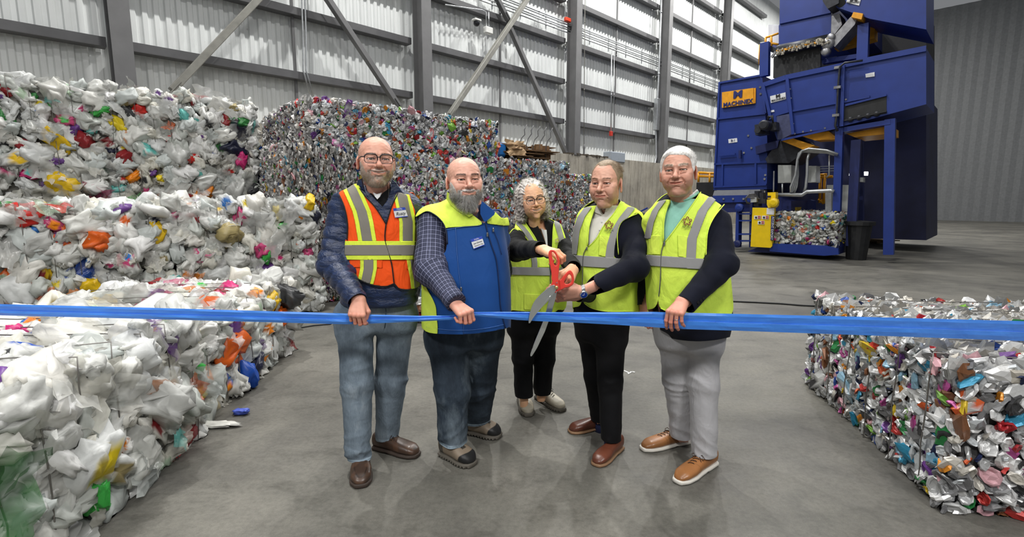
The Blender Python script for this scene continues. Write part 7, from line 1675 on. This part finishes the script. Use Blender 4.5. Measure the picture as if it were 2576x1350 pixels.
def man_white():
    sk = np.array(srgb('#d3a08b')); Y = 2.72
    H = Head(K(1706, 432, 2.62), R(-25), R(-2), R(-3), (1.08, 1.08, 1.06), '#d3a08b', dict(smile=.4, open=.22, jaw=.97, fat=.2, nose=1.15, eye=.85, fold=1.5, lip=.75, ear=1.1, asym=.0003, chin=1.02))
    torso = Loft(rowsY([(484, 1684, 1752, .075), (496, 1668, 1778, .095), (512, 1650, 1798, .115), (540, 1638, 1808, .14), (590, 1630, 1812, .155), (640, 1627, 1815, .16), (700, 1628, 1826, .165), (760, 1632, 1831, .165), (800, 1640, 1830, .16), (830, 1655, 1826, .15)], Y), 2.4)
    la = Limb([K(1802, 558, 2.70), K(1815, 664, 2.52), K(1724, 766, 2.38)], [.074, .070, .052], .05, foldarm(9, .005, 50))
    ra = Limb([K(1648, 560, 2.80), K(1627, 660, 2.88), K(1622, 768, 2.80)], [.062, .055, .042], .05, foldarm(2, .004, 50)); arms = [ra, la]
    nb = K(1712, 500, Y+.01)
    V, T, C = head_on(H, nb, .062, sk, brows='#d8cdbf', brow_w=.9)
    hd = Hand(K(1717, 757, 2.375), (-.55, -.55, -.45), (-.38, -.50, .75), True, [(58, 22, 18), (62, 24, 18), (64, 26, 20), (68, 28, 22)], [(.7, .2, -.8), (.6, -.2, -.8), (.5, -.2, -.9)], 1.06, elbow=la.p[1])
    hr_ = Hand(K(1622, 768, 2.80), (0, -.05, -1), (-.8, -.5, 0), False, FIST, THUMB, 1.0, elbow=ra.p[1])
    legs = [([K(1702, 810, 2.80), K(1708, 950, 2.82), K(1718, 1100, 2.84)], [.110, .088, .068]), ([K(1762, 810, 2.76), K(1768, 965, 2.70), K(1772, 1140, 2.62)], [.108, .086, .064])]
    hips = [(790, 1640, 1824, .14), (830, 1650, 1818, .14), (870, 1658, 1812, .13)]
    legL = [Limb(*l) for l in legs]; hipL = Loft(rowsY(hips, 2.77), 2.3)
    bv = body_core(torso, arms, legL, hipL, sk, (H.w((0, .02, -.06))[0], nb-[0, 0, .1], .052, .056))
    Vp, Tp, Cp = joinm([(V, T, C), hd.build(sk*[1, .88, .86]), hr_.build(sk*[.9, .8, .78]), bv])
    o = person_root(Vp, Tp, Cp, 'white-haired person in neon vest over navy blazer and mint sweater with light grey trousers')
    H.eyes(o, '#4a4438'); H.teeth(o)
    def hf(q):
        X = np.abs(q[:, 0]); top = (q[:, 2]-(.074-.004*np.sin(q[:, 0]*30)-1.2*np.clip(q[:, 1]+.066, 0, .2))); side = np.minimum(q[:, 1]+.046+.22*(q[:, 2]-.03), q[:, 2]+.008)
        back = np.minimum(q[:, 1]-.03, q[:, 2]+.06); d = np.maximum(np.maximum(top, np.where(X > .045, side, -1)), back); d = np.minimum(d, np.hypot((q[:, 1]-.018)/.9, q[:, 2]+.002)-.034+1.0*(X < .055)); d = np.minimum(d, q[:, 2]+.042); return np.where(X > .085, -.01, d)
    cp = hair_cap(H, V, T, 'hair', hf, .009, CAPM, o, srgb('#f4f2ee'), 2)
    cols = np.array([srgb(c) for c in ('#ffffff', '#ffffff', '#f2f0ec', '#fbfaf8')])*1.0; hk = lambda q, X: (hf(q) > .001).astype(float)
    grow(H, V, T, C, 'hair_strand', hk, 5000, lambda q: np.where(q[:, 2] > .06, .018, .007), .0004, cols, cp, 3, lambda q, n, r: n*.22+np.stack([.8*(q[:, 2] > .06), -.3*(q[:, 2] > .06)+.4*(q[:, 2] < .06), -.8*(q[:, 2] < .06)], 1)@H.R.T+r.normal(0, .1, n.shape), segs=3)
    eb = lambda q, X: ((np.abs(q[:, 2]-.0235-.003*np.sin(np.clip((X-.012)/.036, 0, 1)*2.4)) < .004) & (X > .012) & (X < .052) & (q[:, 1] < -.04)).astype(float)
    grow(H, V, T, C, 'eyebrow', eb, 450, .008, .00035, np.array([srgb('#efe6da'), srgb('#d8ccbc')]), o, 2, lambda q, n, r: n*.7+np.stack([np.sign(q[:, 0]), 0*q[:, 0], .15+0*q[:, 0]], 1), segs=2)
    # skirt of the blazer hangs below the vest on the right
    skirt = Loft(rowsY([(770, 1660, 1834, .17), (800, 1662, 1832, .17), (830, 1670, 1829, .165), (862, 1690, 1824, .15)], Y), 2.3)
    tj = lambda P: smin(torso(P), skirt(P), .02)
    lo, hi = bbox([K(1684, 480, Y), K(1626, 870, Y), K(1834, 870, Y), *ra.p, *la.p], .14)
    vnk = [(1686, 470), (1684, 500), (1672, 530), (1668, 560), (1668, 612), (1690, 590), (1724, 540), (1760, 500), (1765, 485), (1755, 470)]
    hemp = [(1600, 700), (1660, 770), (1668, 815), (1690, 845), (1720, 857), (1760, 860), (1800, 845), (1850, 815), (1900, 700), (1900, 400), (1560, 400), (1560, 780), (1650, 800)]
    jk = jacket('navy_blazer', o, navy, tj, arms, lo, hi, .006, .035, cuts=[cuffcut(la), cuffcut(ra), lambda V: -sdpoly(pix(V), vnk)*.0022+(V[:, 1] > Y+.0)*1.0, lambda V: np.where((V[:, 2] < 1.0) & (V[:, 1] < Y+.05), np.minimum((858-8*((pix(V)[:, 0]-1755)/70)**2-pix(V)[:, 1]), 1.2*(pix(V)[:, 0]-1660))*.0022, .02)])
    sw = Base(lambda P: torso(P, -.012), *bbox([K(1684, 485, Y), K(1640, 700, Y), K(1800, 700, Y)], .2), h=.006)
    mint = cloth('mint_sweater_knit', '#9ad4c4', .85, .3, 400, .0008, .05, .5)
    cut = lambda V, px, N: np.minimum(-sdpoly(px, smooth_poly([(1690, 440), (1684, 480), (1688, 492), (1700, 499), (1720, 501), (1745, 490), (1757, 480), (1757, 440)], 3))*V[:, 1]/1250+(V[:, 1] > Y+.03)*.5, np.minimum(1.51-V[:, 2], V[:, 2]-1.12))
    s_ = sw.patch('mint_sweater', 0, mint, o, fn=cut, thick=.003)
    tube_patch('ribbed_collar', front_line(sw, smooth_poly([(1684, 484), (1688, 494), (1700, 501), (1720, 503), (1745, 493), (1757, 482)], 4, False), .003), .007, mint, s_, 8)
    tube_patch('undershirt', front_line(sw, smooth_poly([(1686, 480), (1690, 489), (1702, 496), (1720, 498), (1742, 489), (1755, 478)], 4, False), .001), .006, wht, o, 8)
    B = Base(lambda P: smin(smin(torso(P)-.005-.004*snoise(P*np.array([1, 1, .4]), 12, 5, 3), cap(P, la.p[0], la.p[0]*.75+la.p[1]*.25, .079, .078), .04), cap(P, ra.p[0], ra.p[0]*.75+ra.p[1]*.25, .066, .064), .04), *bbox([K(1684, 485, Y), K(1626, 840, Y), K(1832, 840, Y), ra.p[0], la.p[0]], .18), h=.0062)
    arm1 = armcut(ra.p[0], (-1, 0, .1), .12); arm2 = armcut(la.p[0], (1, 0, .3), .03)
    panL = [(1686, 503), (1676, 530), (1670, 560), (1668, 608), (1662, 640), (1660, 700), (1657, 745), (1650, 768), (1638, 777), (1620, 770), (1612, 700), (1612, 600), (1618, 535), (1652, 508)]
    panR = [(1763, 483), (1745, 510), (1720, 545), (1695, 580), (1672, 610), (1664, 640), (1662, 700), (1660, 735), (1656, 755), (1662, 775), (1690, 785), (1760, 792), (1840, 792), (1840, 690), (1776, 676), (1776, 620), (1780, 580), (1797, 545), (1822, 512), (1845, 530), (1845, 515), (1820, 500), (1790, 488)]
    v = neon_vest(B, o, Y, panL, panR, arm1, arm2, (.86, 1.54), [([(503, 1668), (530, 1648), (560, 1636), (600, 1628)], 8), ([(495, 1794), (530, 1768), (560, 1756), (600, 1741), (652, 1738)], 12)], yline(643, 670, .07, 1660), [[(1686, 503), (1676, 530), (1670, 560), (1669, 606)], [(1763, 483), (1745, 510), (1720, 545), (1695, 580), (1673, 608)], [(1776, 660), (1777, 620), (1781, 580), (1797, 545), (1822, 514)], [(1662, 775), (1690, 785), (1760, 792), (1828, 792)]], [(1671, 610), (1663, 640), (1661, 700), (1657, 745)], pockets=[[(1705, 590), (1742, 596), (1732, 650), (1706, 644)], [(1632, 592), (1660, 592), (1660, 640), (1630, 640)]])
    star_logo(B, 1729, 556, 7.5, .013, v)
    for k, q in enumerate(((1756, 760), (1763, 755), (1770, 750))):
        r_ = ray(*q); best = K(*q, 2.36); mb = MB(); P = best; d = la(np.array([P+nrm(r_)*t for t in np.linspace(-.3, .4, 300)])); i = int(np.argmax(d < .002)); P = P+nrm(r_)*np.linspace(-.3, .4, 300)[i]; mb.lathe([(.007, 0), (.007, .003)], P+[0, -.001, 0], (0, -1, .2), 12); mb.build('cuff_button', plain('black_button', '#08080a', .3), jk)
    p_ = hd.fing[2]; mb = MB(); c_ = p_[0]*.35+p_[1]*.65; ax = nrm(p_[1]-p_[0]); s1 = nrm(np.cross(ax, [0, 0, 1.])); s2 = np.cross(ax, s1); mb.tube([c_+s1*math.cos(t)*.0102+s2*math.sin(t)*.0102 for t in np.linspace(0, 6.283, 18, endpoint=False)], .0016, 6, closed=True); mb.build('ring', WATCH, o, smooth=True)
    tr, LL, _ = trousers(o, 'grey_trousers', GREYT, legs, hips, 2.77, 23, [.09, .09], amp=.0055, fade=False)
    ll = plain('dark_brown_lace', '#3a2418', .8)
    shoe(o, G(1735, 1110), G(1614, 1133), 'derby', '#96653c', S_WHT, 9, ll, .05); shoe(o, G(1795, 1165), G(1702, 1217), 'derby', '#a56e40', S_WHT, 10, ll, .05)
    return o
# ================================================================ scissors and ribbon
redp = plain('red_scissor_plastic', '#e8453a', .35, var=.04); steel = plain('scissor_steel', '#c2c6c6', .28, .85, var=.08); 
def scissors():
    YS = 2.34
    e = empty('giant_scissors', tuple(K(1399, 722, YS)), 0, 'giant ceremonial scissors with red handles, open around the blue ribbon', 'scissors'); O = K(1399, 722, YS)
    def P3(px, py, dy=0.0): return K(px, py, YS+dy)
    def blade(poly, spine, y0, name):
        P = smooth_poly(poly, 4); F = [K(x, y, YS+y0)-O for x, y in P]; mb = MB(); mb.prism(F, (0, .0035, 0)); b = mb.build(name, steel, e)
        md = b.modifiers.new('edge', 'BEVEL'); md.width = .0012; md.segments = 2; md.limit_method = 'ANGLE'
        mb = MB(); mb.tube([K(x, y, YS+y0)-O-[0, .001, 0] for x, y in smooth_poly(spine, 4, False)], .0012, 5); mb.build('bevel_line', plain('bright_edge', '#e8eaea', .2, .9), b, smooth=True)
    blade([(1392, 716), (1368, 733), (1345, 757), (1334, 783), (1330, 806), (1331, 813), (1337, 806), (1347, 792), (1362, 774), (1379, 757), (1390, 742), (1399, 728)], [(1386, 742), (1362, 772), (1342, 797), (1333, 812)], -.012, 'blade')
    blade([(1402, 722), (1399, 745), (1393, 767), (1386, 792), (1379, 811), (1371, 833), (1362, 852), (1352, 873), (1343, 888), (1337, 896), (1334, 892), (1340, 873), (1348, 852), (1356, 833), (1369, 800), (1378, 765), (1386, 738), (1390, 720)], [(1389, 730), (1379, 765), (1370, 800), (1356, 835), (1340, 875)], .052, 'blade')
    # handles: moulded plastic plates with a finger hole
    def handle(outer, hole, yc, half, name):
        o2 = smooth_poly(outer, 4); h2 = smooth_poly(hole, 4); W0 = np.array([K(x, y, YS) for x, y in outer]); sc = YS/1255.0
        def f(P):
            px = pix(P+O-np.array([0, yc, 0])*0); d2 = np.maximum(-sdpoly(px, o2), sdpoly(px, h2))*sc+.004; dy = np.abs(P[:, 1]-yc)-half+.004
            return np.minimum(np.maximum(d2, dy), 0)+np.hypot(np.maximum(d2, 0), np.maximum(dy, 0))-.004
        V, Q = surf(f, W0.min(0)-O-[.02, .04, .02], W0.max(0)-O+[.02, .06, .02], .0016); return mesh(name, V, Q, redp, e, smooth=True)
    handle([(1380, 636), (1382, 631), (1386, 628), (1392, 628.5), (1397, 632), (1403, 642), (1408, 653), (1408.5, 663), (1407, 671), (1406, 681), (1404.5, 698), (1406, 710), (1407, 728), (1404, 732), (1399, 736.5), (1394, 733.5), (1388, 721), (1387, 714), (1389, 707), (1387, 702), (1387, 688), (1384, 669), (1380, 649)],
           [(1388, 636), (1392, 634), (1397, 640), (1401, 650), (1403, 660), (1400, 667), (1395, 666), (1391, 655)], -.002, .0095, 'handle')
    handle([(1405, 707), (1411, 702), (1417, 694), (1431, 680), (1438, 682), (1443, 692), (1444, 706), (1441, 716), (1430, 722), (1421, 724), (1413, 728), (1404, 730)],
           [(1420, 706), (1425, 698), (1431, 690), (1436, 693), (1438, 702), (1436, 710), (1428, 714), (1421, 713)], .018, .0095, 'handle')
    mb = MB(); mb.lathe([(.0085, -.03), (.0085, -.022), (.007, -.034)][::1] if False else [(.009, 0), (.009, .006), (.006, .009), (.0005, .0095)], K(1399, 721, YS)-O+[0, -.017, 0], (0, -1, 0), 16); mb.build('pivot_bolt', plain('brass_bolt', '#c9b27a', .3, .8), e, smooth=True)
    for q in ((1400, 709), (1399, 732)): mb = MB(); mb.lathe([(.003, 0), (.003, .002)], K(*q, YS)-O+[0, -.016, 0], (0, -1, 0), 10); mb.build('rivet', steel, e)
scissors()
# ---- the ribbon: three folded lengths between the hands
def satin():
    t = NT('blue_satin_ribbon'); o = t.obj(); n = t.noise(t.mapping(o, (1, 1, 9)), 9, 3, .5); t.set(Base_Color=t.ramp(n, [(.3, srgb('#2f74d2')), (.7, srgb('#3c86e2'))]), Roughness=.42)
    t.b.inputs['Specular IOR Level'].default_value = .5; t.b.inputs['Sheen Weight'].default_value = .3; w = t.noise(t.mapping(o, (.6, 1, 14)), 10, 3); t.bump(w, .22, .003); return t.m
SAT = satin()
def ribbon():
    # knots: x, top, fold, bottom (picture rows), Y
    k = np.array([(-520, 752, 770, 781, 2.42), (-100, 762, 779, 790, 2.40), (388, 774, 791, 802, 2.36), (700, 783, 800, 810.5, 2.34), (870, 788, 803, 815, 2.36), (905, 790, 803, 814, 2.362), (935, 791, 803, 813, 2.36), (1050, 794, 801, 808, 2.35), (1130, 793.5, 797.5, 804, 2.36), (1165, 789, 794, 799, 2.36), (1192, 785, 788, 793, 2.355), (1240, 784.5, 789, 798, 2.34), (1300, 784, 791, 804, 2.345), (1375, 785, 792, 808, 2.35), (1450, 785, 797, 811, 2.345), (1560, 785, 800, 817, 2.335), (1640, 784, 802, 822, 2.35), (1680, 785, 805, 825, 2.362), (1720, 786, 807, 827, 2.358), (1850, 789, 812, 831, 2.35), (2188, 797, 822, 843, 2.40), (2600, 808, 836, 858, 2.48), (3100, 822, 852, 876, 2.56)], float)
    xs = np.concatenate([np.linspace(k[i, 0], k[i+1, 0], max(3, int((k[i+1, 0]-k[i, 0])/16)), endpoint=False) for i in range(len(k)-1)]+[[k[-1, 0]]])
    kk = np.array([np.interp(xs, k[:, 0], k[:, c]) for c in range(5)]).T; V = []; m = 7
    for x, t, f, b, y in kk:
        w = .0016*math.sin(x*.031)+.001*math.sin(x*.083)
        rows = [(t, .004), (t*.7+f*.3, -.001+w), (f-.4, .003), (f+.4, -.007), (f*.5+b*.5, -.008-w), (b, -.004), (b-1.2, .003)]
        for py, dy in rows: V.append(K(x, py, y+dy))
    F = []
    for i in range(len(kk)-1):
        for j in range(m-1): a = i*m+j; F.append((a, a+1, a+m+1, a+m))
    o = mesh('blue_ribbon', V, F, SAT, smooth=False); md = o.modifiers.new('thickness', 'SOLIDIFY'); md.thickness = .0012; md.offset = 0
    tag(o, 'long blue satin ribbon stretched across the group at waist height', 'ribbon')
ribbon()
PEOPLE = [man_orange, man_blue, woman, man_jacket, man_white]
import time as _t
for fn_ in PEOPLE: _a = _t.time(); fn_(); print(fn_.__name__, round(_t.time()-_a, 1))
# lettering becomes ordinary mesh
dg = bpy.context.evaluated_depsgraph_get()
for o in [o for o in bpy.data.objects if o.type == 'FONT']:
    me = bpy.data.meshes.new_from_object(o.evaluated_get(dg)); n_ = bpy.data.objects.new('lettering', me); link(n_, o.parent); n_.matrix_world = o.matrix_world.copy(); bpy.data.objects.remove(o)
# ================================================================ camera, light
cam = bpy.data.cameras.new('camera'); cam.sensor_width = 36; cam.sensor_fit = 'HORIZONTAL'; cam.lens = FP*36/2576
co = bpy.data.objects.new('camera', cam); link(co); co.location = (0, 0, CH); co.rotation_euler = (math.pi/2-TH, 0, 0)
cam.clip_end = 200
bpy.context.scene.camera = co
sc = bpy.context.scene
sc.view_settings.view_transform = 'Standard'; sc.view_settings.look = 'None'; sc.view_settings.gamma = 1; sc.view_settings.use_curve_mapping = False
sc.view_settings.exposure = 0.0
wd = bpy.data.worlds.new('hall'); sc.world = wd; wd.use_nodes = True
bg = wd.node_tree.nodes['Background']; bg.inputs[0].default_value = (.93, .96, 1, 1); bg.inputs[1].default_value = .2
def lamp(x, y, z, p, size=.6, label=''):
    l = bpy.data.lights.new('high_bay_and_fill_lamp', 'AREA'); l.shape = 'DISK'; l.size = size; l.energy = p; l.color = (1, .985, .955)
    o = bpy.data.objects.new('high_bay_and_fill_lamp', l); link(o); o.location = (x, y, z); o.rotation_euler = (0, 0, 0)
    return o
for i in range(-1, 5):                     # row along the wall
    p = W(S1+bay*(i+.1), 4.3, 14.2); lamp(*p, 850, .3)
for i in range(-1, 4):
    p = W(S1+bay*(i+.2), 9.5, 12); lamp(*p, 200)
for x, y in ((-3.0, .2), (2.2, -1.2), (-.4, 2.2)): lamp(x, y, 8.5, 130, 1.0)
for x in (-2.8, 2.8): lamp(x, -3.2, 6.4, 370, 1.4)  # added front fill lamps behind the camera, brightening the people
sc.cycles.max_bounces = 5; sc.cycles.adaptive_threshold = .02; sc.cycles.diffuse_bounces = 3; sc.cycles.glossy_bounces = 3; sc.cycles.transparent_max_bounces = 8
sc.cycles.use_fast_gi = False
sc.cycles.caustics_reflective = False; sc.cycles.caustics_refractive = False
